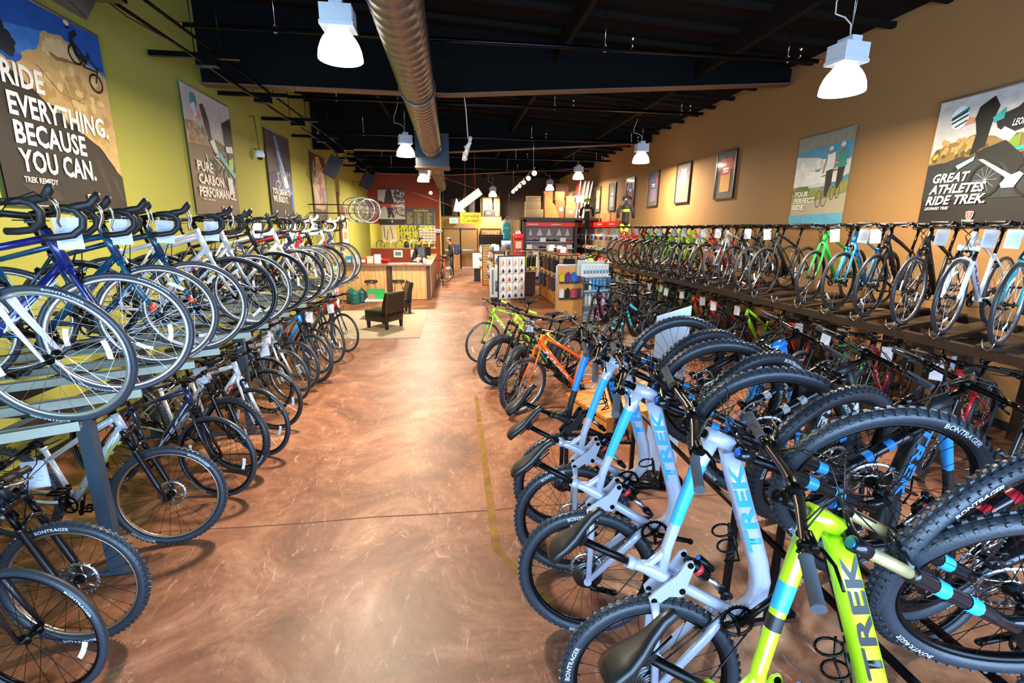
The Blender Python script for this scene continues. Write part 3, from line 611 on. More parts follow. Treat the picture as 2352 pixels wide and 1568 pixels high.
def spokes(k):
    R, t, d, n = K[k]['R'], K[k]['tw'], K[k]['rim'], K[k]['sp_n']; ri = R - 2 * t - d + .006; mb = MB()
    for i in range(n):
        s = 1 if i % 2 else -1; a = 2 * PI * i / n; tw_ = (.55 if (i // 2) % 2 else -.55)
        mb.tube([(.024 * math.cos(a + tw_), s * .028, .024 * math.sin(a + tw_)), (ri * math.cos(a), s * .004, ri * math.sin(a))], .0014, 3, cap=False)
        mb.tube([((ri - .014) * math.cos(a), s * .0045, (ri - .014) * math.sin(a)), (ri * math.cos(a), s * .004, ri * math.sin(a))], .0028, 4, cap=False)
    return mb


def hub(disc):
    mb = MB().lathe([(.001, -.052), (.007, -.052), (.007, -.034), (.026, -.032), (.026, -.025), (.013, -.018), (.013, .018), (.026, .025), (.026, .032), (.007, .034), (.007, .052), (.001, .052)], axis='y', n=14)
    if disc:
        for r0, r1 in ((.074, .090), (.018, .032)):
            mb.lathe([(r0, .037), (r1, .037), (r1, .039), (r0, .039), (r0, .037)], axis='y', n=40, mi=1)
        for i in range(6):
            a = i * PI / 3; mb.tube([(.03 * math.cos(a), .038, .03 * math.sin(a)), (.078 * math.cos(a + .45), .038, .078 * math.sin(a + .45))], .004, 4, mi=1)
        for i in range(24):
            a = i * PI / 12; mb.tube([(.0905 * math.cos(a), .038, .0905 * math.sin(a)), (.0935 * math.cos(a), .038, .0935 * math.sin(a))], .005, 4, mi=1)
    return mb


def reflector(k, which=(0, 1)):
    R = K[k]['R'] * .66; mb = MB()
    for a0, y in [((.4, -.012), (3.5, .012))[q] for q in which]:
        n = 7
        for i in range(n):
            a, b = a0 + .42 * i / n, a0 + .42 * (i + 1) / n
            vs = []
            for yy in (y - .003, y + .003):
                for (rr, an) in ((R - .011, a), (R + .011, a), (R + .011, b), (R - .011, b)): vs.append((rr * math.cos(an), yy, rr * math.sin(an)))
            mb.add(vs, [(0, 1, 2, 3), (7, 6, 5, 4), (0, 4, 5, 1), (2, 6, 7, 3), (3, 7, 4, 0), (1, 5, 6, 2)])
    return mb


def tyre_text(k):
    R, t = K[k]['R'], K[k]['tw']; src = textfit('BONTRAGER', .17, t * .62, .02); vs = []; fs = []; r0 = R - t * 1.22
    for side in (-1, 1):
        for a0 in (2.0, 5.0):
            o = len(vs)
            for v in src.vertices:
                r = r0 + v.co.y; a = (a0 - v.co.x / R) if side < 0 else (a0 + v.co.x / R)
                vs.append((r * math.cos(a), side * (t * 1.02 * math.sqrt(max(.05, 1 - ((r - (R - t)) / t) ** 2)) + .0012), r * math.sin(a)))
            fs += [tuple(i + o for i in (p.vertices if side < 0 else p.vertices)) for p in src.polygons]
    return MB().add(vs, fs)


def p3(p, y=0): return Vector((p[0], y, p[1]))


def geo(k):
    g = dict(K[k]); R = g['R']; up = Vector((0, 0, R)); a = math.radians(g['sa'])
    bb = p3(g['bb']) + up; sd = Vector((-math.cos(a), 0, math.sin(a)))
    ht, hb = p3(g['ht']) + up, p3(g['hb']) + up; d = (hb - ht).normalized(); f = Vector((-d.z, 0, d.x))
    g.update(bb=bb, sd=sd, st=bb + sd * g['sl'], pt=bb + sd * (g['sl'] + g['sp']), ht=ht, hb=hb, d=d, f=f, rh=up.copy(), fh=Vector((g['wb'], 0, R)))
    g['clamp'] = ht - d * {'road': .075, 'fullsus': .09, 'mtb': .05, 'hybrid': .045}.get(k, .07) + f * g['stem'] + Vector((0, 0, .0))
    return g


def frame(k):
    g = geo(k); mb = MB(); bb, st, ht, hb, rh, d = g['bb'], g['st'], g['ht'], g['hb'], g['rh'], g['d']; L = lambda a, b, t: a.lerp(b, t)
    mb.tube([ht - d * .004, hb + d * .004], .024 if k != 'fullsus' else .03, 12); mb.tube([bb + Vector((0, -.036, 0)), bb + Vector((0, .036, 0))], .023, 12)
    if k == 'fullsus':
        P = lambda x, z: Vector((x, 0, z + g['R']))
        col_ = P(.305, .43)
        mb.tube([P(.885, .50), P(.80, .345), P(.72, .195), P(.655, .075), P(.61, .01), P(.555, -.035), P(.50, -.045), P(.435, -.02)], [.034, .035, .036, .036, .036, .034, .03, .024], 12, sq=(.95, 1.0, .55))
        mb.tube([P(.86, .575), P(.76, .535), P(.60, .455), P(.45, .375), P(.36, .31)], [.030, .025, .021, .020, .02], 10, sq=(1.0, 1.0, .7))
        mb.tube([col_, P(.325, .385), P(.345, .325), P(.365, .25), P(.395, .13), P(.435, -.02)], [.0215, .023, .03, .024, .022, .026], 10)
        mb.tube([P(.31, .42), P(.35, .372), P(.43, .365), P(.5, .40)], [.014, .016, .016, .012], 8)
        mb.tube([P(.30, .445), P(.31, .415)], .026, 12)
        # seat stays and chain stays
        for s in (-1, 1):
            mb.tube([P(.265, .265) + Vector((0, s * .036, 0)), P(.20, .19) + Vector((0, s * .05, 0)), P(.0, .0) + Vector((0, s * .066, 0))], [.016, .013, .014], 8, sq=(.75, 1.1, .6))
            mb.tube([P(.40, .02) + Vector((0, s * .028, 0)), P(.30, .015) + Vector((0, s * .05, 0)), P(.0, .0) + Vector((0, s * .066, 0))], [.018, .017, .013], 8, sq=(.75, 1.1, .6))
            mb.tube([P(-.004, 0) + Vector((0, s * .058, 0)), P(-.004, 0) + Vector((0, s * .076, 0))], .02, 12)
        return mb
    low = {'road': .04, 'hybrid': .03, 'mtb': .02, 'fat': .03, 'kids': .03, 'step': .02}[k]
    tt1 = ht + d * low; dt1 = hb - d * .03
    tt0 = st - g['sd'] * (.03 if k in ('road', 'hybrid') else .09)
    if k == 'step':
        mb.tube([tt1, L(tt1, bb, .35) + Vector((-.02, 0, .0)), L(tt1, bb, .6) + Vector((-.06, 0, .03)), bb.lerp(st, .42)], g['tt'], 10)
    else:
        mb.tube([tt1, L(tt1, tt0, .5) + Vector((0, 0, .008)), tt0], [g['tt'] * 1.1, g['tt'], g['tt'] * .85], 10)
    mb.tube([dt1, L(dt1, bb, .5), bb], [g['dt'], g['dt'] * 1.05, g['dt']], 10, sq=(1, 1, .75)); mb.tube([bb, st], .0165, 10)
    mb.tube([st - g['sd'] * .02, st], .021, 10)
    y1 = .062 if k != 'fat' else .09
    for s in (-1, 1):
        a = tt0 + g['sd'] * .01
        mb.tube([a + Vector((-.005, s * .012, 0)), L(a, rh, .25) + Vector((0, s * y1 * .7, 0)), rh + Vector((0, s * y1, .01))], [.009, .008, .0075], 7)
        mb.tube([bb + Vector((-.01, s * .025, 0)), L(bb, rh, .3) + Vector((0, s * y1 * .75, 0)), rh + Vector((0, s * y1, 0))], [.012, .011, .008], 7)
        mb.box(rh + Vector((.004, s * y1, .004)), (.03, .006, .035))
    return mb


def fork(k, sus, part=0):
    g = geo(k); sides = (-1, 1) if part == 0 else ((part,) if abs(part) == 1 else ()); mb = MB(); hb, d, f, fh = g['hb'], g['d'], g['f'], g['fh']; y1 = .053 if k != 'fat' else .08; up = g['ht'] - d * .05
    if part in (0, 2): mb.tube([up, g['ht']], .0175, 10, mi=1)
    if not sus:
        c = hb + d * .02
        t = g['tw'] + .014
        if part in (0, 2): mb.tube([hb, c + d * .015], [.024, .026], 10)
        for s in sides:
            mb.tube([c + Vector((0, s * .012, 0)), c + d * .03 + Vector((0, s * max(.03, t), 0)), c.lerp(fh, .5) + f * -.012 + Vector((0, s * y1 * .85, 0)), fh + Vector((0, s * y1, 0))], [.017, .0165, .013, .0085], 9, sq=(.8, 1.15, .8))
        return mb
    # suspension: crown, stanchions (material 1), lowers with arch and axle lugs
    c = hb + d * .012; L_ = (fh - c).dot(d); off = (fh - c).dot(f); wy = .068 if k in ('fullsus',) else (.06 if k != 'fat' else .09)
    rl = .0235 if k == 'fullsus' else .019; tr = .17 if k == 'fullsus' else .12
    if part in (0, 2): mb.tube([c + Vector((0, -wy, 0)) + f * .02, c + f * .006 + Vector((0, -.02, 0)), c + f * .006 + Vector((0, .02, 0)), c + Vector((0, wy, 0)) + f * .02], [.02, .026, .026, .02], 10, mi=2)
    for s in sides:
        o = Vector((0, s * wy, 0)) + f * .02
        mb.tube([c + o - d * .024, c + o + d * .03], rl * 1.0, 12, mi=2); mb.tube([c + o - d * .03, c + o - d * .024], rl * .7, 10, mi=3)
        mb.tube([c + o, c + o + d * (tr + .04)], rl * .78, 12, mi=1)
        mb.tube([c + o + d * tr, c + o + d * (tr + .015), c + o + d * (tr + .02), c + o + d * (L_ * .8), c + o + d * (L_ - .015)], [rl * 1.08, rl * 1.08, rl, rl * .95, rl * .75], 12, mi=0)
        mb.tube([c + o + d * (L_ - .05), fh + Vector((0, s * wy * .95, 0))], [rl * .7, rl * .75], 8, mi=0)
        mb.tube([fh + Vector((0, s * wy * .8, 0)), fh + Vector((0, s * wy * 1.12, 0))], .015, 10, mi=0)
    a = c + d * (tr + .03) + f * .035
    if part in (0, 3): mb.tube([a + Vector((0, -wy, 0)) - f * .01, a + Vector((0, -wy * .8, 0)) - d * .035, a - d * .055 + f * .01, a + Vector((0, wy * .8, 0)) - d * .035, a + Vector((0, wy, 0)) - f * .01], .012, 8, mi=0)
    return mb


def flatbar(k, width=.34, rise=.015, back=.05):
    g = geo(k); c = g['clamp']; up = c - g['f'] * g['stem']; mb = MB(); mb.tube([g['ht'], up - g['d'] * .02], .0175, 10, mi=1)
    mb.tube([up, c], [.021, .019], 10, mi=1); mb.tube([up - g['d'] * -.0, up - g['d'] * .02], .02, 10, mi=1)
    mb.tube([c + Vector((-back, -width, rise)), c + Vector((-back * .55, -width * .55, rise)), c + Vector((-.004, -width * .22, rise * .3)), c + Vector((0, -.04, 0)), c + Vector((0, .04, 0)), c + Vector((-.004, width * .22, rise * .3)), c + Vector((-back * .55, width * .55, rise)), c + Vector((-back, width, rise))], [.0112, .0115, .0135, .016, .016, .0135, .0115, .0112], 10)
    mb.tube([c + Vector((0, -.028, 0)), c + Vector((0, .028, 0))], .022, 10, mi=1)
    return mb


def grips(k, width=.34, rise=.015, back=.05, sides=(-1, 1)):
    g = geo(k); c = g['clamp']; mb = MB()
    for s in sides:
        a = c + Vector((-back * .70, s * (width - .125), rise)); b = c + Vector((-back, s * (width + .006), rise))
        mb.tube([a, a.lerp(b, .03), a.lerp(b, .05), a.lerp(b, .95), b], [.0185, .0185, .0165, .0165, .018], 12)
    return mb


def levers(k, width=.34, rise=.015, back=.05, sides=(-1, 1)):
    g = geo(k); c = g['clamp']; mb = MB()
    for s in sides:
        a = c + Vector((-back * .58, s * (width - .155), rise)); mb.tube([a + Vector((0, -.01, 0)), a + Vector((0, .01, 0))], .0165, 10)
        mb.tube([a + Vector((.02, 0, -.004)), a + Vector((.035, s * .02, -.012)), a + Vector((.045, s * .06, -.02)), a + Vector((.04, s * .12, -.024))], [.009, .006, .0045, .004], 7, mi=1)
        mb.tube([a + Vector((.02, s * -.035, -.004)), a + Vector((.02, s * .02, -.006))], .012, 8)
        b = a + Vector((0, s * -.04, 0)); mb.tube([b + Vector((.01, 0, -.03)), b + Vector((0, 0, 0))], [.014, .012], 8)
        mb.tube([b + Vector((.0, 0, -.03)), b + Vector((-.03, s * .03, -.03))], .005, 6)
    return mb


def flatcables(k, width=.34, rise=.015, back=.05):
    g = geo(k); c = g['clamp']; mb = MB(); hb = g['hb']; d = g['d']
    for s, q in ((-1, 0), (1, 0), (-1, .02), (1, .02)):
        a = c + Vector((-back * .4, s * (width - .19 - q), rise))
        e = hb + Vector((0.01, s * .03, .03 - q * 3)) if q else hb + d * .10 + g['f'] * .05 + Vector((0, s * .04, 0))
        mb.tube([a, a + Vector((.07 + q, -s * .04, .01)), c + Vector((.11 + q * 2, s * .05, -.02)), c + Vector((.08, s * -.02, -.10)), e], .0026, 5)
    return mb


def dropbar():
    g = geo('road'); c = g['clamp']; up = c - g['f'] * g['stem']; mb = MB(); mb.tube([g['ht'], up], .016, 10, mi=1)
    mb.tube([up, c], [.019, .017], 10, mi=1); mb.tube([up + g['d'] * .02, up - g['d'] * .02], .019, 10, mi=1)
    mb.tube([c + Vector((0, -.09, 0)), c + Vector((0, .09, 0))], .0158, 10, mi=1)
    return mb


def droptape(sides=(-1, 1)):
    g = geo('road'); c = g['clamp']; mb = MB()
    for s in sides:
        P = [(0, .085, 0), (0, .17, 0), (.012, .2, 0), (.05, .212, .004), (.085, .213, -.006), (.108, .213, -.04), (.10, .213, -.085), (.06, .213, -.122), (.0, .214, -.132), (-.05, .215, -.134)]
        mb.tube([c + Vector((x, s * y, z)) for x, y, z in P], [.0155, .016, .0165, .018, .018, .0165, .0165, .0165, .0165, .0165], 12)
        H = [(.06, .213, .002), (.10, .214, .012), (.14, .213, .022), (.168, .21, .055), (.178, .208, .08)]
        mb.tube([c + Vector((x, s * y, z)) for x, y, z in H], [.017, .0195, .018, .019, .011], 10)
    return mb


def droplevers(sides=(-1, 1)):
    g = geo('road'); c = g['clamp']; mb = MB()
    for s in sides:
        mb.tube([c + Vector((x, s * y, z)) for x, y, z in ((.158, .212, .03), (.178, .214, .0), (.18, .215, -.04), (.162, .218, -.085), (.168, .22, -.11))], [.011, .010, .0085, .007, .004], 8, sq=(1.5, .7, 1))
    return mb


def dropcables():
    g = geo('road'); c = g['clamp']; mb = MB()
    for s in (-1, 1):
        mb.tube([c + Vector((.14, s * .2, .02)), c + Vector((.15, s * .15, .05)), c + Vector((.13, s * .04, .02)), c + Vector((.07, -s * .03, -.09)), g['hb'] + Vector((.02, s * .02, .02))], .0026, 5)
        mb.tube([c + Vector((0, s * .1, -.015)), c + Vector((.06, s * .05, -.03)), c + Vector((.06, 0, -.12)), g['hb'] + g['d'] * .06 + g['f'] * .03], .0026, 5)
    return mb


def caliper(k, which):
    g = geo(k); mb = MB()
    for c, ff in ((g['hb'] + g['d'] * .05 + g['f'] * .028, 1), (g['rh'].lerp(g['st'], (g['R'] + .03) / (g['st'] - g['rh']).length) + Vector((-.01, 0, 0)), 0)):
        if ff != which: continue
        for s in (-1, 1):
            mb.tube([c + Vector((0, 0, .012)), c + Vector((0, s * .03, .004)), c + Vector((0, s * .034, -.03)), c + Vector((0, s * .018, -.045))], [.007, .008, .007, .006], 6)
        mb.tube([c + Vector((-.015, 0, 0)), c + Vector((.02, 0, 0))], .008, 8)
    return mb


def seatpost(k):
    g = geo(k); return MB().tube([g['st'] - g['sd'] * .03, g['pt'] - Vector((0, 0, .03))], .0136 if k != 'fullsus' else .0155, 10).box(g['pt'] - Vector((-.0, 0, .025)), (.04, .034, .024)).tube([g['pt'] + Vector((-.07, -.02, -.02)), g['pt'] + Vector((.09, -.02, -.02))], .0035, 5).tube([g['pt'] + Vector((-.07, .02, -.02)), g['pt'] + Vector((.09, .02, -.02))], .0035, 5)


def saddle(k):
    g = geo(k); c = g['pt'] + Vector((.0, 0, .012)); wide = 1.25 if k in ('step', 'kids') else 1.0
    S = [(-.135, .035, .004), (-.13, .055, .012), (-.10, .072, .016), (-.05, .066, .010), (0, .045, .004), (.05, .028, .004), (.10, .02, .006), (.135, .016, .002), (.145, .008, -.006)]
    vs = []; n = 10
    for x, hw, z in S:
        for j in range(n):
            a = 2 * PI * j / n; ca, sa = math.cos(a), math.sin(a); th = .012 if sa > 0 else (.02 + .012 * (hw > .04))
            vs.append(c + Vector((x, hw * wide * ca, z + th * sa - (0.012 * (abs(ca) ** 3) if sa <= 0 else 0))))
    m = len(S); fs = [(i * n + j, i * n + (j + 1) % n, (i + 1) * n + (j + 1) % n, (i + 1) * n + j) for i in range(m - 1) for j in range(n)]
    fs += [tuple(range(n - 1, -1, -1)), tuple((m - 1) * n + j for j in range(n))]
    return MB().add(vs, fs, 0, True)


def crank(k, ang=.5):
    g = geo(k); c = g['bb']; mb = MB(); a0 = ang
    r = .082 if k in ('road', 'hybrid') else .066
    pr = [(r, -.002), (r, .002), (r - .012, .002), (r - .012, -.002), (r, -.002)]
    for yy in ((-.048, -.054) if k in ('road', 'hybrid', 'step') else (-.05,)):
        mb.lathe([(p[0] * (1 if yy > -.05 else 1), p[1] + yy) for p in pr], c, 'y', 36, 0)
    for i in range(28):
        a = 2 * PI * i / 28; mb.box(c + Vector((r * math.cos(a), -.05, r * math.sin(a))), (.007, .003, .007), 0, Matrix.Rotation(-a, 3, 'Y'))
    for i in range(5):
        a = 2 * PI * i / 5 + .3; mb.tube([c + Vector((0, -.052, 0)), c + Vector(((r - .008) * math.cos(a), -.052, (r - .008) * math.sin(a)))], [.011, .006], 6)
    for s, an in ((-1, a0), (1, a0 + PI)):
        e = c + Vector((.17 * math.cos(an), s * .075, .17 * math.sin(an)))
        mb.tube([c + Vector((0, s * .03, 0)), c + Vector((0, s * .066, 0))], .014, 10)
        mb.tube([c + Vector((0, s * .064, 0)), e], [.015, .0125], 8, sq=(1, .8, .7)); mb.tube([e + Vector((0, s * -.006, 0)), e + Vector((0, s * .008, 0))], .014, 8)
    return mb


def pedals(k, ang=.5, sides=(-1, 1)):
    g = geo(k); c = g['bb']; mb = MB()
    for s, an in ((-1, ang), (1, ang + PI)):
        if s not in sides: continue
        e = c + Vector((.17 * math.cos(an), s * .085, .17 * math.sin(an)))
        mb.tube([e, e + Vector((0, s * .09, 0))], .006, 6)
        for dx in (-.04, .04): mb.box(e + Vector((dx, s * .055, 0)), (.008, .085, .018))
        for dy in (.015, .055, .095): mb.box(e + Vector((0, s * dy, 0)), (.08, .007, .014))
    return mb


def drive(k):
    g = geo(k); c = g['bb']; h = g['rh']; mb = MB(); r = .082 if k in ('road', 'hybrid') else .066
    prof = []
    rr = [.054, .048, .042, .036, .030, .024] if k in ('fullsus', 'mtb', 'fat') else [.042, .036, .031, .027, .023, .02]
    if k == 'fullsus': rr = [.078, .068, .058, .05, .042, .034]
    for i, q in enumerate(rr): prof += [(q, -.022 - i * .004), (q, -.0235 - i * .004), (q - .007, -.0236 - i * .004)]
    mb.lathe([(.01, -.022)] + prof + [(.01, -.047)], h, 'y', 24, 0)
    q = rr[3]
    mb.tube([h + Vector((0, -.035, q)), c + Vector((0, -.05, r))], .0035, 5, mi=1)
    j1 = h + Vector((.012, -.05, -.075 - (.02 if k != 'kids' else 0))); j2 = j1 + Vector((.035, 0, -.055))
    mb.tube([h + Vector((-q * .5, -.035, -q * .8)), j1 + Vector((-.016, 0, 0)), j2 + Vector((-.014, 0, -.01)), j2 + Vector((.01, 0, -.016)), c + Vector((-.01, -.05, -r))], .0035, 5, mi=1)
    mb.tube([h + Vector((0, -.055, -.01)), h + Vector((-.01, -.07, -.04)), j1 + Vector((0, -.012, .01))], [.012, .016, .013], 8, mi=2)
    mb.tube([j1 + Vector((0, -.01, 0)), j2 + Vector((0, -.01, 0))], [.014, .013], 6, mi=2, sq=(1, .3, 1)); mb.tube([j1 + Vector((0, .01, 0)), j2 + Vector((0, .01, 0))], [.012, .012], 6, mi=2, sq=(1, .3, 1))
    for j in (j1, j2): mb.lathe([(.001, -.005), (.015, -.004), (.015, .004), (.001, .005)], j, 'y', 12, 2)
    return mb


def rocker():
    R = K['fullsus']['R']; P = lambda x, z: (x, z + R); mb = MB()
    out = [P(.352, .205), P(.385, .205), P(.40, .225), P(.475, .262), P(.485, .285), P(.465, .298), P(.40, .285), P(.31, .295), P(.258, .292), P(.245, .268), P(.262, .248), P(.32, .24)]
    for s in (-1, 1):
        mb.prism([(p[0], p[1]) for p in out], (0, s * .036 - .005, 0), (1, 0, 0), (0, 0, 1), (0, 1, 0), .01)
        for q in (P(.37, .222), P(.467, .28), P(.265, .27)): mb.tube([(q[0], s * .03, q[1]), (q[0], s * .046, q[1])], .012, 10, mi=1)
    return mb


def shock():
    R = K['fullsus']['R']; a = Vector((.467, 0, .28 + R)); b = Vector((.475, 0, .03 + R)); mb = MB(); L = lambda t: a.lerp(b, t)
    mb.tube([L(0), L(.08)], .016, 10); mb.tube([L(.08), L(.12), L(.42), L(.46)], [.022, .026, .026, .02], 12, mi=0); mb.tube([L(.20), L(.28)], .0265, 12, mi=2)
    mb.tube([L(.46), L(.8)], .0145, 10, mi=1); mb.tube([L(.8), L(1)], [.02, .012], 10); mb.tube([L(.12) + Vector((.035, 0, .0)), L(.42) + Vector((.035, 0, 0))], [.015, .015], 10, mi=0); mb.tube([L(.1) + Vector((.035, 0, .0)), L(.12) + Vector((.035, 0, 0))], .011, 10, mi=3)
    return mb


def bottlecage():
    R = K['fullsus']['R']; mb = MB(); o = Vector((.71, 0, .24 + R)); d = Vector((-.43, 0, -.9)).normalized(); f = Vector((-.9, 0, .43))
    for t in (0, .07):
        mb.tube([o + d * t + f * (.035 + .037 + .037 * math.cos(a)) + Vector((0, .037 * math.sin(a), 0)) for a in [2 * PI * i / 14 for i in range(15)]], .0045, 6)
    for s in (-1, 1): mb.tube([o + f * .036 + Vector((0, s * .012, 0)) - d * .01, o + d * .07 + f * .05 + Vector((0, s * .03, 0)), o + d * .13 + f * .05 + Vector((0, s * .02, 0)), o + d * .13 + f * .1], .0045, 6)
    return mb


def dt_text(k, s, size, side):
    g = geo(k)
    if k == 'fullsus': a, b, r = Vector((.655, 0, .085 + g['R'])), Vector((.88, 0, .50 + g['R'])), .0352
    else: a, b, r = g['bb'], g['hb'], g['dt'] * 1.03
    d = (b - a).normalized(); u = Vector((-d.z, 0, d.x)); L_ = (b - a).length
    me = textfit(s, L_ * .78, size, .03, .12).copy(); n_ = Vector((0, side, 0)); o = a + d * (L_ * .12)
    for v in me.vertices:
        x, y = v.co.x, v.co.y - size / 2
        if side > 0: x = L_ * .78 - x
        bow = r * math.sqrt(max(0, 1 - (y / r) ** 2)) if k != 'fullsus' else r * .97
        v.co = o + d * x + u * y + n_ * (bow + .0012)
    return me


def sleeve(k, t0, t1, sc_=1.03):
    P = lambda x, z: Vector((x, 0, z + K[k]['R'])); pts = [P(.86, .575), P(.76, .535), P(.60, .455), P(.45, .375), P(.36, .31)]; rs = [.030, .025, .021, .020, .02]
    f = lambda t: (pts[int(t)].lerp(pts[min(4, int(t) + 1)], t - int(t)), rs[int(t)] * (1 - (t - int(t))) + rs[min(4, int(t) + 1)] * (t - int(t)))
    ts = [t0 + (t1 - t0) * i / 6 for i in range(7)]
    return MB().tube([f(t)[0] for t in ts], [f(t)[1] * sc_ for t in ts], 10, sq=(1, 1, .7), cap=False)


def fork_decal(k):
    g = geo(k); c = g['hb'] + g['d'] * .012; mb = MB(); d, f = g['d'], g['f']; wy = .068 if k == 'fullsus' else .06; rl = (.0235 if k == 'fullsus' else .019) * 1.03
    for s in (-1, 1):
        o = Vector((0, s * wy, 0)) + f * .02
        mb.tube([c + o + d * .25, c + o + d * .29], rl, 12, cap=False); mb.tube([c + o + d * .36, c + o + d * .40], rl, 12, cap=False)
    return mb


def fork_sticker():
    g = geo('road'); c = g['hb'] + g['d'] * .02; mb = MB(); y1 = .053
    for s in (-1, 1):
        m = c.lerp(g['fh'], .78); e = c.lerp(g['fh'], .88); mb.tube([m + Vector((-.003, s * y1 * .96, 0)), e + Vector((-.002, s * y1 * .98, 0))], [.0155, .0145], 9)
    return mb


def paint(c, matte=False): return M('paint_' + c, c, .45 if matte else .22, .15, coat=0 if matte else .7, grain=0)


TAGC = [0]


def bike(name, label, group, kind, pos, yaw=0.0, pitch=0.0, roll=0.0, steer=0.0, frame_c='202226', fork_c=None, sus=None, rimm=None, spk=None, decal='d8dce0', text='TREK', lod=0, grip=None, tape=None, cat='bicycle', accent=None, ang=.5, tag_at=None, at='contact', barm=None, lowr=None, stan=None, sticker=None, tag_yaw=0, tag_where=None, lever_s=False):
    """at='contact': pos is the front wheel's contact point; at='rear': pos is the rear hub (used for tipped bikes)."""
    g = geo(kind); R = g['R']; rot = Matrix.Rotation(yaw, 4, 'Z') @ Matrix.Rotation(roll, 4, 'X') @ Matrix.Rotation(-pitch, 4, 'Y')
    if at == 'contact': loc = Vector(pos) - rot @ Vector((g['wb'], 0, 0))
    else: loc = Vector(pos) - rot @ Vector((0, 0, R))
    root = empty(name, label, cat, group=group); root.matrix_world = Matrix.Translation(loc) @ rot; Wm = Matrix.Translation(loc) @ rot
    fork_c = fork_c or frame_c; sus = sus if sus is not None else kind in ('mtb', 'fullsus', 'fat'); disc = kind in ('mtb', 'fullsus', 'fat')
    rimm = rimm or rim_black; spk = spk or spoke_b; fc = paint(frame_c, frame_c in ('1b1c1f', '202226')); kc = paint(fork_c); axis = -g['d']
    S = Matrix.Translation(g['hb']) @ Matrix.Rotation(steer, 4, axis) @ Matrix.Translation(-g['hb'])
    kn = kind in ('mtb', 'fullsus', 'fat', 'kids') and lod == 0
    for nm, h, mw in (('rear_wheel', g['rh'], Matrix.Translation(g['rh'])), ('front_wheel', g['fh'], S @ Matrix.Translation(g['fh']))):
        spin = Matrix.Rotation(random.uniform(-3, 3), 4, 'Y')
        if lod == 0:
            wo = put(nm, cached('rim_' + kind, lambda: rim(kind)), rimm, root, mw=mw @ spin)
            put('tyre', cached('tyre_%s%d' % (kind, kn), lambda: tyre(kind, kn)), tyre_m, wo)
            put('spokes', cached('spokes_' + kind, lambda: spokes(kind)), spk, wo)
            put('wheel_hub', cached('hub_%d' % disc, lambda: hub(disc)), [dark_metal, steel] if disc else dark_metal, wo)
            if kind in ('road', 'hybrid', 'step') or (kind == 'kids'): [put('wheel_reflector', cached('refl_%s%d' % (kind, q), lambda: reflector(kind, (q,))), refl_w, wo) for q in (0, 1)]
            put('tyre_lettering', cached('ttext_' + kind, lambda: tyre_text(kind)), M('pale_tyre_print', 'c3c8ce', .6, grain=0), wo)['kind'] = 'stuff'
        else:
            def allw():
                mb = tyre(kind, False)
                for src, mi in ((rim(kind), 1), (spokes(kind), 2), (hub(False), 1), (reflector(kind), 3)): mb.add(src.v, src.f, mi, True)
                return mb
            put(nm, cached('wheel_' + kind, allw), [tyre_m, rimm, spk, refl_w], root, mw=mw @ spin)
    fr = put('frame', cached('frame_' + kind, lambda: frame(kind)), fc, root)
    lowm = lowr or (paint(fork_c) if not disc else M('black_fork', '131419', .25, .3, coat=.4, grain=0))
    fm = [kc if not sus else lowm, dark_metal if not sus else (stan or dark_metal), lowm if kind != 'kids' else kc, M('blue_cap', '2c6fc4', .3, .6)] if sus else [kc, dark_metal]
    if True:
        fo = put('fork', cached('fork_%s%d_2' % (kind, sus), lambda: fork(kind, sus, 2)), fm, root, mw=S)
        if sus: put('fork_arch', cached('forkarch_' + kind, lambda: fork(kind, sus, 3)), fm, fo)
        for s in (-1, 1): put('fork_leg', cached('fork_%s%d_%d' % (kind, sus, s), lambda: fork(kind, sus, s)), fm, fo)
    else: put('fork', cached('fork_%s%d' % (kind, sus), lambda: fork(kind, sus)), fm, root, mw=S)
    drop = kind == 'road'; wd = {'fullsus': .345, 'mtb': .36, 'fat': .36}.get(kind, .31)
    if kind == 'kids': wd = .26
    rs, bk = (.06, .12) if kind == 'step' else (.015, .045)
    bars = dropbar if drop else (lambda: flatbar(kind, wd, rs, bk)); gr = (lambda sd: droptape(sd)) if drop else (lambda sd: grips(kind, wd, rs, bk, sd)); lv = (lambda sd: droplevers(sd)) if drop else (lambda sd: levers(kind, wd, rs, bk, sd))
    bmats = [barm or (steel if kind == 'step' else dark_metal), dark_metal]; gm = (tape if drop else grip) or black
    if lod == 0:
        hbar = put('handlebar', cached('bar_' + kind, bars), bmats, root, mw=S)
        for s in (-1, 1):
            put('bar_tape' if drop else 'grip', cached('grip_%s%d' % (kind, s), lambda: gr((s,))), gm, hbar)
            put('brake_lever', cached('lev_%s%d' % (kind, s), lambda: lv((s,))), [steel if lever_s else dark_metal] if drop else [dark_metal, steel if kind in ('hybrid', 'step') else dark_metal], hbar)
        put('cable', cached('cab_' + kind, dropcables if drop else (lambda: flatcables(kind, wd, rs, bk))), cable_m, hbar)
    else:
        def allb():
            mb = MB(); src = bars(); mb.add(src.v, src.f, 0, True); src = gr((-1, 1)); mb.add(src.v, src.f, 1, True); src = lv((-1, 1)); mb.add(src.v, src.f, 2, True)
            src = dropcables() if drop else flatcables(kind, wd, rs, bk); mb.add(src.v, src.f, 2, True); return mb
        put('handlebar', cached('allbar_' + kind, allb), [bmats[0], gm, dark_metal], root, mw=S)
    put('seatpost', cached('post_' + kind, lambda: seatpost(kind)), dark_metal, root); put('saddle', cached('sad_' + kind, lambda: saddle(kind)), saddle_m, root)
    put('crankset', cached('crank_%s%.1f' % (kind, ang), lambda: crank(kind, ang)), dark_metal if kind != 'step' else steel, root)
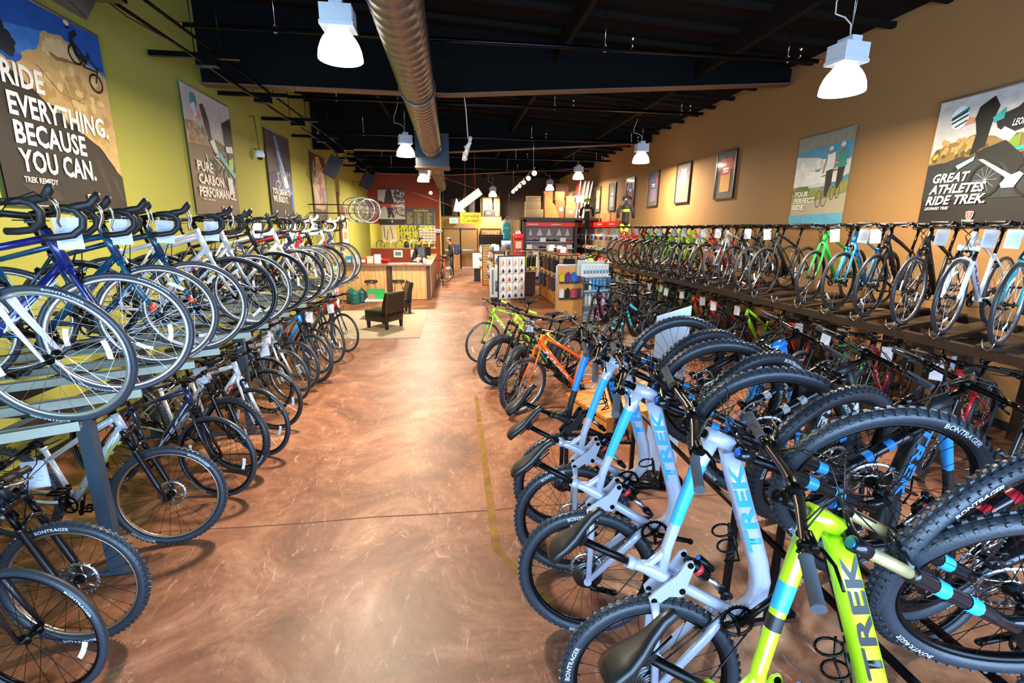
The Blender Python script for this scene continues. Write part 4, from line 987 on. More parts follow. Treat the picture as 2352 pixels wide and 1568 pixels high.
    if lod == 0 and not (kind == 'fullsus'):
        for s in (-1, 1): put('pedal', cached('ped_%s%.1f%d' % (kind, ang, s), lambda: pedals(kind, ang, (s,))), dark_metal, root)
    put('drivetrain', cached('drive_' + kind, lambda: drive(kind)), [M('cassette_steel', '55565c', .3, .9), chain_m, dark_metal], root)
    if not disc and lod == 0:
        for q in (0, 1): put('brake_caliper', cached('cal_%s%d' % (kind, q), lambda: caliper(kind, q)), dark_metal, root, mw=S if q else None)
    if kind == 'fullsus':
        put('rocker_link', cached('rocker', rocker), [fc, dark_metal], root); put('rear_shock', cached('shock', shock), [dark_metal, steel, M('red_shock_band', 'c22a2c', .35), M('blue_cap', '2c6fc4', .3, .6)], root)
        put('bottle_cage', cached('cage', bottlecage), dark_metal, root)
    if lod == 0:
        dm = M('decal_' + decal, decal, .35, grain=0)
        for s in (-1, 1):
            put('lettering', cached('dt_%s_%s_%d' % (kind, text, s), lambda: dt_text(kind, text, .052 if kind == 'fullsus' else g['dt'] * 1.25, s)), dm, fr)
        if accent:
            if kind == 'fullsus' and frame_c != 'b9ee1e':
                put('frame_decal', cached('sleeve', lambda: sleeve(kind, .9, 2.4)), M('decal_' + accent, accent, .3, grain=0), fr)
            if frame_c == 'b9ee1e':
                put('frame_decal', cached('sleeve_b', lambda: sleeve(kind, 1.5, 1.95)), M('decal_' + accent, accent, .3, grain=0), fr)
                put('frame_decal', cached('sleeve_k', lambda: sleeve(kind, 2.05, 2.3)), print_k, fr)
            if sus: put('fork_decal', cached('fdec_' + kind, lambda: fork_decal(kind)), M('decal_' + accent, accent, .3, grain=0), root, mw=S)['kind'] = 'stuff'
        if sticker: put('fork_sticker', cached('fstick', fork_sticker), M('decal_' + sticker, sticker, .4, grain=0), root, mw=S)['kind'] = 'stuff'
    if tag_where:
        c = Wm @ S @ (g['clamp'] + Vector((.03, tag_at or 0, -.02))); price_tag(c, tag_yaw, tag_where)
    return root


def tag_me():
    mb = MB().bb(-.050, .050, -.0012, .0012, -.172, -.028, 0)
    for i, wdt in enumerate((.05, .085, .08, .07, .09, .06, .085, .04)): mb.bb(-.042, -.042 + wdt * .85, -.0018, -.0014, -.05 - i * .014, -.0455 - i * .014, 1)
    return mb


def price_tag(c, yaw, where):
    c = Vector(c) + Vector((0, 0, -.02))
    TAGC[0] += 1; tilt = random.uniform(-.12, .12)
    o = empty('price_tag', 'white price tag on ' + where, 'price tag', c, (random.uniform(-.15, .15), tilt, yaw + random.uniform(-.25, .25)), 'price tags on the bicycles'); o.scale = (.85,) * 3
    put('card', cached('tagcard', tag_me), [white, ink], o)
    put('sleeve', cached('tagsleeve', lambda: MB().bb(-.058, .058, -.0028, -.0024, -.18, 0).bb(-.058, .058, .0024, .0028, -.18, 0)), clear, o)
    put('tag_loop', cached('tagloop', lambda: MB().tube([(0, 0, -.01), (.02, .0, .015), (0, .0, .035), (-.02, 0, .015), (0, 0, -.01)], .0015, 4)), white, o)

# ------------------------------------------------------------------ left display: upper row of road bikes on trays, lower row on the floor
ORD = ['first', 'second', 'third', 'fourth', 'fifth', 'sixth', 'seventh', 'eighth', 'ninth', 'tenth', 'eleventh', 'twelfth', 'thirteenth', 'fourteenth', 'fifteenth', 'sixteenth', 'seventeenth', 'eighteenth', 'nineteenth', 'twentieth', 'twenty-first', 'twenty-second', 'twenty-third']
G1 = 'road bikes on the upper left rack'
UL = [ # y, frame, fork, tape, rim, decal, words
 (2.30, 'e6e8ec', None, 'd', 's', '2a2c34', 'white road bike with white forks'),
 (2.76, '16266e', None, 'k', 's', 'c9d2e6', 'dark blue road bike'),
 (3.33, '0d4a6b', '1a5f86', 'k', 's', '1d2a3a', 'teal blue road bike with orange fork stickers'),
 (3.69, '0f3c58', '14506f', 'k', 's', 'c9d2e6', 'deep teal road bike with orange fork stickers'),
 (4.27, 'dfe4ea', 'dfe4ea', 'k', 'k', 'a8207a', 'white and magenta road bike'),
 (4.67, 'c8ced6', 'b9c0ca', 'k', 's', '2a2c34', 'silver road bike'),
 (5.27, '1b1c1f', None, 'k', 'k', 'a01c24', 'black carbon road bike'),
 (5.89, 'e3e6ea', None, 'k', 'k', '2e8a4a', 'white road bike with a green fork mark'),
 (6.33, '222a52', 'e3e6ea', 'k', 's', 'd8dce0', 'navy and white road bike'),
 (6.84, 'a8202c', 'e3e6ea', 'w', 's', 'e8e8e8', 'red and white road bike'),
 (7.22, '1b1c1f', None, 'k', 'k', 'd8dce0', 'black road bike'),
 (7.93, 'e3e6ea', 'c83030', 'w', 's', 'c83030', 'white road bike with white bar tape'),
 (8.41, '2a5fae', 'e3e6ea', 'k', 's', 'e8e8e8', 'blue and white road bike')]
wtape = M('white_bar_tape', 'e6e8ea', .6)
tray_me = MB().bb(-1.62, .05, -.02, .02, -.012, 0).bb(-1.62, .05, -.028, -.02, -.03, .016).bb(-1.62, .05, .02, .028, -.03, .016).mesh('bike_tray')
rk = empty('bicycle_rack', 'two-tier steel bicycle rack with aluminium trays along the green wall', 'rack', (0, 0, 0))
m_tray = M('olive_aluminium_tray', '86897a', .4, .6); m_post = M('slate_steel_post', '4d5e6e', .45, .5); m_rail = M('dark_bronze_rail', '3f3d38', .4, .6)
ZT = 1.225
trays = [1.0, 1.4, 1.85] + [u[0] for u in UL] + [8.8, 9.2]
for ty in trays:
    put('tray', tray_me, m_tray, rk, loc=(-1.84, ty, ZT), rot=(0, 0, .47))
for xx in (-2.16, -2.6, -3.1): put('rack_rail', MB().bb(xx - .03, xx + .03, .2, 8.6, ZT - .10, ZT - .04), m_rail, rk)
for yy in (.9, 2.83, 4.9, 6.9, 8.5):
    put('rack_post', MB().bb(-2.20, -2.12, yy - .025, yy + .025, 0, ZT - .1), m_post, rk); put('rack_post', MB().bb(-3.14, -3.06, yy - .025, yy + .025, 0, ZT - .1), m_post, rk)
    put('rack_brace', MB().bb(-3.06, -2.20, yy - .02, yy + .02, ZT - .15, ZT - .1), m_rail, rk)
    put('floor_foot', MB().bb(-3.2, -2.06, yy - .03, yy + .03, 0, .02), m_post, rk)
for i, (y, fc, kc, tp, rm, dc, words) in enumerate(UL):
    x = (-1.82, -1.83, -1.95)[i] if i < 3 else -1.88 + random.uniform(-.02, .02)
    bike('road_bike', words + ', %s along the upper left rack' % ORD[i], G1, 'road', (x, y, 1.228), yaw=.48 + random.uniform(-.03, .04), roll=0, steer=-.45 if i == 0 else random.uniform(-.05, .08),
         frame_c=fc, fork_c=kc, rimm=rim_silver if rm == 's' else rim_black, spk=spoke_s if rm == 's' else spoke_b, decal=dc, tape=wtape if tp == 'w' else black, lod=0 if y < 6 else 1,
         sticker='ff4a22' if 'orange' in words else None, lever_s=y < 4.6, tag_at=random.choice((-.12, .1)) if i in (1, 2, 3, 4, 6, 8, 10) else None, tag_where='the ' + words if i in (1, 2, 3, 4, 6, 8, 10) else None, tag_yaw=.4, ang=random.choice((.5, 1.2, 2.4)))

G2 = 'bicycles on the floor under the left rack'
LL = [ # y, kind, x contact, frame, fork, decal, steer, words
 (1.66, 'kids', -2.05, '1a3d70', '14161c', 'd8dce0', .05, 'small blue-tyred bicycle nearest the shop front'),
 (1.98, 'hybrid', -1.93, '22262e', '14161c', 'd8dce0', -.1, 'dark grey hybrid bicycle with black rims'),
 (2.30, 'mtb', -1.97, '1b1c1f', '14161c', 'd8dce0', .1, 'black mountain bike with a large clear tag sleeve'),
 (3.12, 'mtb', -1.96, 'c9cdd2', '14161c', 'b4d234', .28, 'silver and black bicycle with a bronze rim'),
 (3.52, 'hybrid', -1.92, '1d2b4a', '14161c', 'd8dce0', .05, 'navy bicycle with slanted white frame lettering'),
 (3.92, 'mtb', -1.95, 'c3c6ca', '2a2c32', '2a2c34', .02, 'silver grey mountain bike'),
 (4.22, 'hybrid', -1.86, 'e4e6e8', 'e4e6e8', 'd02c2c', .0, 'white hybrid bicycle with red lettering'),
 (4.85, 'hybrid', -1.95, '1f3a52', '14161c', 'd8dce0', .1, 'dark blue hybrid with a priced tag'),
 (5.35, 'hybrid', -2.2, '24272c', '14161c', 'd8dce0', .1, 'black hybrid with a curved black fork'),
 (5.70, 'hybrid', -2.05, 'b9c6cc', 'e4e6e8', '2a2c34', -.05, 'pale silver hybrid with a white fork'),
 (6.1, 'step', -2.08, '8fa0a8', '14161c', 'd8dce0', .1, 'grey step-through bicycle'),
 (6.45, 'mtb', -1.97, '2f8fe0', '2f8fe0', 'e8e8e8', .05, 'bright blue mountain bike'),
 (6.9, 'hybrid', -2.05, '9a2430', '14161c', 'd8dce0', .0, 'dark red hybrid bicycle'),
 (7.42, 'hybrid', -1.98, '3a4a58', '14161c', 'd8dce0', .05, 'slate grey hybrid bicycle'),
 (8.15, 'hybrid', -1.9, 'c22430', '14161c', 'd8dce0', .1, 'red and black bicycle at the far end')]
tan_rim = M('bronze_rim', 'a98f78', .3, .8)
for i, (y, kd, x, fc, kc, dc, stv, words) in enumerate(LL):
    tagged = i in (2, 5, 7, 8, 9, 10, 11, 13)
    bike('hybrid_bike' if kd != 'mtb' else 'mountain_bike', words + ', under the left rack', G2, kd, (x, y + (.15 if i > 3 else 0), 0.0), yaw=(-.08, -.05, -.1, -.16, -.3, -.38, -.35, -.35, -.4, -.45, -.5, -.6, -.65, -.7, -.75)[i] + random.uniform(-.03, .03), steer=stv, roll=random.uniform(-.04, .04), frame_c=fc, fork_c=kc,
         rimm=tan_rim if i in (2, 3) else (rim_silver if i > 8 else rim_black), spk=spoke_s if i > 5 else spoke_b, decal=dc, text='ZIP' if i == 4 else 'TREK', lod=0 if y < 6 else 1, sus=None if kd == 'mtb' else False, barm=steel if i == 3 else None,
         tag_at=random.choice((-.12, .12)), tag_where='the ' + words if tagged else None, tag_yaw=.5, ang=random.choice((.5, 1.2, 2.4)))

# ------------------------------------------------------------------ right display
m_shelf = M('dark_brown_shelf', '2a1f18', .45, .1); m_shelf2 = M('brown_shelf_board', '2b2018', .5)
rs = empty('bicycle_rack', 'dark brown two-tier bicycle shelf along the tan wall', 'rack', (0, 0, 0))
ZS = 1.235
put('shelf_rail', MB().bb(4.38, 4.46, 2.3, 13.2, ZS - .11, ZS - .03), m_shelf, rs); put('shelf_rail', MB().bb(5.86, 5.94, 2.3, 13.2, ZS - .11, ZS - .03), m_shelf, rs); put('shelf_rail', MB().bb(5.1, 5.16, 2.3, 13.2, ZS - .11, ZS - .04), m_shelf, rs)
URY = [2.45, 2.83, 3.21, 3.65, 4.09, 4.52, 4.94, 5.38, 6.25, 6.67, 7.12, 7.55, 7.99, 8.42, 8.84, 9.22, 9.59, 9.95, 10.35, 10.8, 11.25, 11.7, 12.15, 12.6][2:]
board = MB().bb(-.08, 1.52, -.085, .085, -.03, 0).mesh('shelf_board'); hook = MB().tube([(-.12, -.04, .06), (-.12, -.03, -.0), (-.10, 0, -.035), (-.12, .03, 0), (-.12, .04, .06)], .005, 5).mesh('wire_hook')
yy = 2.45
for y in URY + [5.82]:
    put('shelf_board', board, m_shelf2, rs, loc=(4.45, y, ZS), rot=(0, 0, .38)); put('wire_hook', hook, steel, rs, loc=(4.45, y, ZS), rot=(0, 0, .38))
for yy in (3.86, 3.5, 5.49, 5.15, 7.2, 9.3, 11.2, 13.1):
    put('rack_post', MB().bb(4.56, 4.64, yy - .04, yy + .04, 0, ZS - .11), m_shelf, rs); put('rack_post', MB().bb(5.86, 5.94, yy - .04, yy + .04, 0, ZS - .11), m_shelf, rs)
    put('shelf_bearer', MB().bb(4.4, 5.94, yy - .03, yy + .03, ZS - .16, ZS - .11), m_shelf, rs)
G3 = 'hybrid bikes on the upper right shelf'
UR = [('e8ecf0', '2a9fb0', 'white and aqua hybrid', 's'), ('e8ecf0', 'e8ecf0', 'white hybrid with white suspension fork', 's'), ('1b1c1f', None, 'black hybrid with silver rims', 's'), ('202226', None, 'matte black hybrid with a smoked tag', 'k'), ('3a9fdc', None, 'sky blue hybrid', 'k'), ('22c04c', None, 'bright green hybrid', 'k'),
      ('202226', None, 'black hybrid beside the row gap', 'k'), ('1b1c1f', None, 'plain black hybrid', 's'), ('1b1c1f', '14161c', 'black hybrid with a tall stem', 'k'), ('c9cdd2', None, 'silver hybrid beside a red one', 's'), ('d0202c', None, 'red hybrid', 'k'), ('d8dce0', None, 'white silver hybrid', 's'),
      ('a8d828', None, 'lime green hybrid', 'k'), ('a8d828', 'd8dce0', 'lime hybrid with a pale fork', 'k'), ('8fca2a', None, 'yellow green hybrid', 's'), ('202226', None, 'dark hybrid with chrome fork', 's'), ('1fae4a', '1b1c1f', 'green and black hybrid', 'k'), ('18a050', None, 'emerald green hybrid', 'k'), ('202226', '18a050', 'black hybrid with a green fork', 'k'),
      ('e0401e', None, 'orange red hybrid', 'k'), ('e2502a', 'e2502a', 'vermilion hybrid', 's'), ('d83a20', None, 'scarlet hybrid farthest along the shelf', 'k')]
for i, y in enumerate(URY):
    fc, kc, words, rm = UR[i]
    bike('hybrid_bike', words + ', %s along the upper right shelf' % ORD[i], G3, 'hybrid', (4.5 + random.uniform(-.03, .03), y, ZS), yaw=PI + .38 + random.uniform(-.03, .03), steer=random.uniform(-.05, .05), frame_c=fc, fork_c=kc, sus=(i == 1 or i == 15),
         rimm=rim_silver if rm == 's' else rim_black, spk=spoke_s, lowr=white if i == 1 else None, decal='5a2a8a' if i == 1 else '1b1c1f', lod=0 if y < 5.2 else 1, tag_at=.13 if i % 3 else -.1, tag_yaw=-.75, tag_where='the ' + words + ' on the right shelf' if i not in (7, 13, 18) else None, ang=random.choice((.5, 1.2, 2.4)))
G4 = 'mountain bikes on the floor under the right shelf'
LRc = [(2.75, 'b4e020', '14161c', 'lime yellow'), (3.35, 'c8202c', None, 'red with a large white tag'), (3.85, '1b1c1f', None, 'black nearest the double posts'), (4.25, 'b01c28', None, 'dark red'), (4.65, '1a9a48', None, 'green'), (5.1, '202226', None, 'matte black with bar ends'), (5.5, 'd42430', None, 'bright red by the shelf post'), (6.2, '1b1c1f', None, 'black with a tall saddle'),
       (6.62, '8ad028', None, 'yellow green'), (7.1, '202226', None, 'charcoal'), (7.6, 'e8481e', None, 'orange'), (8.1, 'e03c1a', None, 'deep orange'), (8.5, '20a050', None, 'emerald'), (8.9, '202226', None, 'black beside the green bicycles'), (9.3, '28b04c', None, 'leaf green'), (9.75, '6ab830', None, 'grass green'), (10.3, '3a3c42', None, 'graphite'), (10.75, '4a4c50', None, 'dull grey'), (11.3, 'b8bcc2', None, 'silver'), (11.8, '8a8e94', None, 'pewter'), (12.6, '2a8f9a', None, 'teal with silver rims'), (13.2, '2a2c30', None, 'black at the far end')]
for i, (y, fc, kc, words) in enumerate(LRc):
    kd = 'mtb' if i < 16 else 'hybrid'
    bike('mountain_bike', words + ' bicycle, %s along the floor under the right shelf' % ORD[i], G4, kd, (4.32 + random.uniform(-.08, .08) + (.3 if i in (2, 7) else 0), y, 0), yaw=PI + .32 + random.uniform(-.06, .06), steer=random.uniform(-.2, .15), frame_c=fc, fork_c=kc, sus=None if kd == 'mtb' else True,
         lod=0 if y < 5 else 1, rimm=rim_silver if i > 15 else rim_black, spk=spoke_s, tag_at=random.choice((-.14, .14)), tag_yaw=-1.0, tag_where='the %s bicycle under the right shelf' % words if i in (0, 1, 2, 3, 4, 6, 8, 9, 10, 12, 13, 15, 16, 18, 19) else None, ang=random.choice((.5, 1.2, 2.4)))

# ------------------------------------------------------------------ tipped full suspension bikes in the centre foreground
G5 = 'full suspension bikes tipped back on the centre rack'
R5 = K['fullsus']['R']
TIP = [(.76, .84, -.05, 'b9ee1e', 'b9ee1e', '14161c', '2aa8e8', 'acid yellow full suspension bike with gold fork tubes, nearest the shop front', gold_m, .72, -.26, -.62),
       (.765, 1.44, -.125, 'b4b9cc', 'b4b9cc', '2a9ae0', '38a8f0', 'silver full suspension bike with blue lettering, second from the shop front', dark_metal, .812, -.08, -.36),
       (.68, 2.05, -.21, 'b4b9cc', 'b4b9cc', '2a9ae0', '38a8f0', 'silver full suspension bike between two other silver ones, middle of the rack', dark_metal, .785, -.03, -.24),
       (.72, 2.52, -.14, 'b8bccb', 'b8bccb', '2a9ae0', '38a8f0', 'silver full suspension bike beside the black and blue one', dark_metal, .79, -.03, -.25),
       (.77, 2.98, .06, '202226', '202226', '2a8fe0', '2a8fe0', 'matte black full suspension bike with bright blue decals, fifth on the rack', dark_metal, .81, -.03, -.25)]
for (x, y, yw, fc, kc, dc, ac, lab, stn, pt_, rl_, st_r) in TIP:
    bike('full_suspension_bike', lab, G5, 'fullsus', (x, y, R5 * math.cos(rl_)), yaw=yw, pitch=pt_, roll=rl_, steer=st_r, frame_c=fc, fork_c=kc, decal=dc, accent=ac, lod=0, at='rear', barm=bronze, grip=grip_grey, stan=stn, ang=(-.9 if y > 1.2 else 2.1) + (.9 if 1.3 < y < 1.5 else 0), lowr=M('black_gloss_fork', '1c1d24', .22, .4, coat=.5, grain=0))
TIP2 = [(2.46, 1.16, '202226', 'c8202c', 'matte black full suspension bike facing the aisle, with red marks, nearest the shop front'), (2.44, 1.75, '202226', '2a8fe0', 'black and blue full suspension bike facing the aisle, behind the gold fork tubes'),
        (2.46, 2.30, '1b1c1f', 'd8dce0', 'black full suspension bike facing the aisle, third on the far side of the rack'), (2.46, 2.86, '2a8fe0', '14161c', 'blue full suspension bike facing the aisle, farthest on the rack')]
for (x, y, fc, dc, lab) in TIP2:
    bike('full_suspension_bike', lab, G5, 'fullsus', (x, y, R5), yaw=PI + .05, pitch=math.radians(44), steer=.28, frame_c=fc, decal=dc, accent=dc, lod=0, at='rear', grip=grip_grey, ang=-.9, lowr=M('black_gloss_fork', '1c1d24', .22, .4, coat=.5, grain=0))
cr = empty('wheel_stand', 'low black steel stand holding the raised front wheels of the tipped bikes', 'rack', (1.6, 0, 0))
zt = .86
for xx in (-.14, .14): put('stand_rail', MB().bb(xx - .01, xx + .01, .6, 3.5, .715, .74), dark_metal, cr)
for yy in (.7, 2.0, 3.4):
    put('stand_leg', MB().bb(-.155, -.125, yy - .015, yy + .015, 0, .72), dark_metal, cr); put('stand_leg', MB().bb(.125, .155, yy - .015, yy + .015, 0, .72), dark_metal, cr); put('stand_foot', MB().bb(-.3, .3, yy - .02, yy + .02, 0, .03), dark_metal, cr)

# white sign stand behind the tipped bikes
sg = empty('sign_stand', 'tall blank white sign panel on round black base plates behind the tipped bikes', 'sign', (1.78, 3.52, 0), (0, 0, -.35))
put('sign_panel', MB().prism([(-.13, .08), (.13, .08), (.13, 1.56), (-.13, 1.46)], (0, 0, 0), (1, 0, 0), (0, 0, 1), (0, 1, 0), .012), M('white_sign_panel', 'eaf0f6', .4, grain=.01), sg)
put('sign_post', MB().bb(-.13, -.105, .013, .035, 0, 1.46).bb(.105, .13, .013, .035, 0, 1.5), M('brushed_aluminium', '9aa0a6', .3, .9), sg)
put('base_plate', MB().lathe([(.001, .012), (.2, .012), (.2, 0)], (0, 0, 0), n=32), dark_metal, sg)

# ------------------------------------------------------------------ loose bikes in the middle of the floor
G6 = 'bicycles standing loose in the middle of the shop'
bike('kids_bike', 'orange mountain bike with silver rims standing beside the tipped bikes', G6, 'mtb', (.80, 5.12, 0), yaw=PI + .22, steer=.36, roll=.03, frame_c='ff6a12', sus=False, rimm=rim_silver, spk=spoke_s, decal='f4e8da', text='TREK', barm=steel)
bike('fat_bike', 'black fat tyre bike with turquoise and lime decals, front wheel toward the shop front', G6, 'fat', (.74, 5.55, 0), yaw=PI + .62, steer=.42, frame_c='1b1c1f', decal='2ac8c8', tag_at=.02, tag_yaw=0, tag_where='the fat tyre bike beside the orange bike')
bike('fat_bike', 'black and lime plus tyre mountain bike beside the small green bike', G6, 'fat', (.62, 6.2, 0), yaw=PI + .32, steer=.28, frame_c='b4e428', fork_c='1b1c1f', decal='1b1c1f', grip=M('lime_grip', '9fd83a', .6))
bike('hybrid_bike', 'apple green hybrid with a rear carrier nearest the aisle', G6, 'hybrid', (.47, 7.35, 0), yaw=PI + .3, steer=.25, frame_c='8fdc3c', decal='e8f4d8', rimm=rim_silver, spk=spoke_s, lod=0)
bike('mountain_bike', 'black mountain bike with pink fork decals standing by the bottle shelf', G6, 'fullsus', (2.62, 8.55, 0), yaw=-PI / 2 - .75, steer=.25, frame_c='1b1c1f', decal='e83a9a', accent='e83a9a', lod=0, grip=M('blue_grey_grip', '3a4658', .7))
bike('mountain_bike', 'black and turquoise mountain bike with a red seat collar near the middle', G6, 'fullsus', (2.65, 7.35, 0), yaw=-PI / 2 - 1.0, steer=.2, frame_c='1b1c1f', decal='2ac4d8', accent='2ac4d8', lod=0)
bike('mountain_bike', 'dark grey mountain bike behind the pink decalled one', G6, 'mtb', (3.6, 9.4, 0), yaw=-PI / 2 - .6, steer=.1, frame_c='2a2c32', lod=1)
bike('hybrid_bike', 'orange and blue bicycle by the service counter beside the person', G6, 'hybrid', (-.30, 19.15, 0), yaw=-PI / 2 + .12, steer=.95, frame_c='e8682a', fork_c='e8682a', rimm=rim_silver, spk=spoke_s, lod=1)
bike('hybrid_bike', 'dark bicycle leaning behind the end of the counter', G6, 'hybrid', (-.36, 17.6, 0), yaw=-PI / 2 + .03, frame_c='25272c', lod=1)

# ================================================================== SERVICE COUNTER AND SEATING
pine = mat_wood('pine_plank', 'c98f52', 'e3b77c'); walnut = mat_wood('brown_counter_top', '7a4a2c', '9a6440'); m_bpost = M('dark_brown_post', '4a3228', .5)
ct = empty('service_counter', 'L-shaped pine plank service counter with brown top', 'counter', (0, 0, 0))
Y0 = 14.4; rp = random.Random(11)
ZC = 1.04
put('counter_top', MB().bb(-3.6, -.62, Y0 - .12, Y0 + .75, ZC, ZC + .05), walnut, ct); put('counter_top', MB().bb(-1.3, -.62, Y0 + .75, 20.3, ZC, ZC + .05), walnut, ct)
x = -3.55
while x < -.8:
    ww = .135 + rp.uniform(-.015, .02)
    if abs(x + 1.92) < .1: x += .1; continue
    ww = min(ww, -.77 - x)
    put('plank', MB().bb(x, x + ww - .006, Y0 + .0 + rp.uniform(0, .008), Y0 + .03, .02, ZC), mat_wood('pine_plank_%d' % rp.randint(0, 2), *[('c08448', 'deb074'), ('cf9a5e', 'ecc592'), ('b87a40', 'd6a266')][rp.randint(0, 2)]) if 0 else pine, ct); x += ww
for xx in (-1.97, -.79): put('corner_post', MB().bb(xx, xx + .11, Y0 - .03, Y0 + .06, 0, ZC), m_bpost, ct)
y = Y0 + .1; k = 0
while y < 20.2:
    if k % 6 == 5: put('corner_post', MB().bb(-.71, -.66, y, y + .12, 0, ZC), m_bpost, ct); y += .13
    else: put('plank', MB().bb(-.70, -.68 + rp.uniform(0, .01), y, y + .20, .02, ZC), pine, ct); y += .21
    k += 1
put('counter_base', MB().bb(-3.55, -.8, Y0 + .05, Y0 + .09, 0, ZC).bb(-.76, -.72, Y0 + .1, 20.2, 0, ZC), m_bpost, ct)


def thing(name, label, cat, loc, parts, rot=(0, 0, 0), group=None):
    o = empty(name, label, cat, loc, rot, group)
    for (n, mb, m) in parts: put(n, mb, m, o)
    return o


stl = lambda: [('seat', MB().lathe([(.001, .66), (.17, .66), (.19, .64), (.19, .60), (.17, .58), (.001, .58)], n=24), saddle_m), ('seat_band', MB().lathe([(.192, .60), (.192, .615)], n=24), steel)] + [('leg', MB().tube([(.12 * math.cos(a), .12 * math.sin(a), .58), (.15 * math.cos(a), .15 * math.sin(a), .5), (.21 * math.cos(a), .21 * math.sin(a), 0)], .012, 8), steel) for a in (.8, .8 + PI / 2, .8 + PI, .8 + 1.5 * PI)] + [('foot_ring', MB().tube([(.19 * math.cos(2 * PI * i / 24), .19 * math.sin(2 * PI * i / 24), .22) for i in range(25)], .01, 6), steel)]
thing('bar_stool', 'chrome stool with black round seat beside the water jugs', 'stool', (-2.36, 13.95, 0), stl(), group='bar stools at the counter')
thing('bar_stool', 'chrome stool with black round seat behind the leather chairs', 'stool', (-1.58, 13.95, 0), stl(), group='bar stools at the counter')
m_jug = M('blue_green_plastic', '2f7a78', .15, trans=.35, grain=0)
for i, (x, y) in enumerate(((-2.82, 13.75), (-2.66, 14.05), (-2.98, 14.1))):
    thing('water_jug', ['front water jug beside the chrome stool', 'water jug close behind the front one, nearest the stool', 'water jug nearest the green wall'][i] + ', blue-green with green cap', 'water jug', (x, y, 0), [
        ('bottle', MB().lathe([(.001, 0), (.12, 0), (.135, .02), (.135, .1), (.127, .115), (.135, .13), (.135, .22), (.127, .235), (.135, .25), (.13, .32), (.06, .38), (.03, .40), (.03, .44)], n=20), m_jug), ('cap', MB().lathe([(.034, .42), (.036, .46), (.001, .465)], n=14), M('green_cap', '2fae4c', .4))], group='water jugs by the counter')

m_lea = M('dark_brown_leather', '0f0807', .34, coat=.2, bump=.1, scale=60); m_cg = M('black_wood_leg', '14100e', .4)


def bevbox(x0, x1, y0, y1, z0, z1, r=.03, seg=3):
    import bmesh
    bm = bmesh.new(); me = MB().bb(x0, x1, y0, y1, z0, z1).mesh('b'); bm.from_mesh(me)
    bmesh.ops.bevel(bm, geom=bm.edges[:], offset=r, segments=seg, profile=.6, affect='EDGES'); 
    for f in bm.faces: f.smooth = True
    bm.normal_update(); bm.to_mesh(me); bm.free(); return me


def backrest():
    mb = MB(); S = [(-.10, .30), (-.10, .36), (-.13, .55), (-.19, .74), (-.215, .80), (-.24, .815), (-.275, .81), (-.295, .78), (-.25, .6), (-.22, .36), (-.22, .30)]
    mb.prism([(x, z) for x, z in S], (0, -.29, 0), (1, 0, 0), (0, 0, 1), (0, 1, 0), .58); return mb


def chair(label, x, y, yaw):
    o = empty('slipper_chair', label, 'chair', (x, y, 0), (0, 0, yaw), 'dark leather chairs on the rug')
    put('seat', bevbox(-.22, .38, -.29, .29, .17, .41, .03), m_lea, o); put('backrest', backrest(), m_lea, o)
    pp = MB()
    for s in (-1, 1): pp.tube([(xx, s * .292, z) for xx, z in ((-.22, .30), (-.25, .6), (-.295, .78), (-.275, .812), (-.24, .818))], .006, 6)
    put('piping', pp, M('worn_leather_piping', '6a4a3c', .4), o)
    for (a, b) in ((-.18, -.24), (-.18, .24), (.32, -.24), (.32, .24)): put('leg', MB().tube([(a, b, .17), (a, b, 0)], [.045, .033], 4, smooth=False), m_cg, o)
chair('dark brown leather slipper chair turned away, nearest on the rug', -1.45, 10.33, math.radians(147))
chair('dark brown leather slipper chair facing left, farther back on the rug', -1.35, 12.15, math.radians(196))
struct_rug = put('rug', MB().bb(-3.3, -.68, 9.25, 12.55, .0, .012), M('beige_rug', 'a89a84', .95, bump=.3, scale=200, grain=.08)); tag(struct_rug, 'flat beige rug under the leather chairs', 'rug')
thing('side_table', 'small white side table behind the nearer leather chair', 'table', (-1.85, 11.6, 0), [('table_top', MB().bb(-.25, .25, -.25, .25, .42, .45), M('white_laminate', 'd8d8d6', .4))] + [('leg', MB().bb(a - .015, a + .015, b - .015, b + .015, 0, .42), steel) for a in (-.22, .22) for b in (-.22, .22)])
thing('green_sign_card', 'bright green card standing on the side table behind the chair', 'card', (-1.85, 11.55, .45), [('card_face', MB().bb(-.2, .2, -.008, .008, 0, .26), M('bright_green_card', '2ec45a', .5)), ('photo_corner', MB().bb(-.19, -.04, -.012, -.008, .0, .13), M('pink_print', 'd88a80', .5))], rot=(-.15, 0, 0))
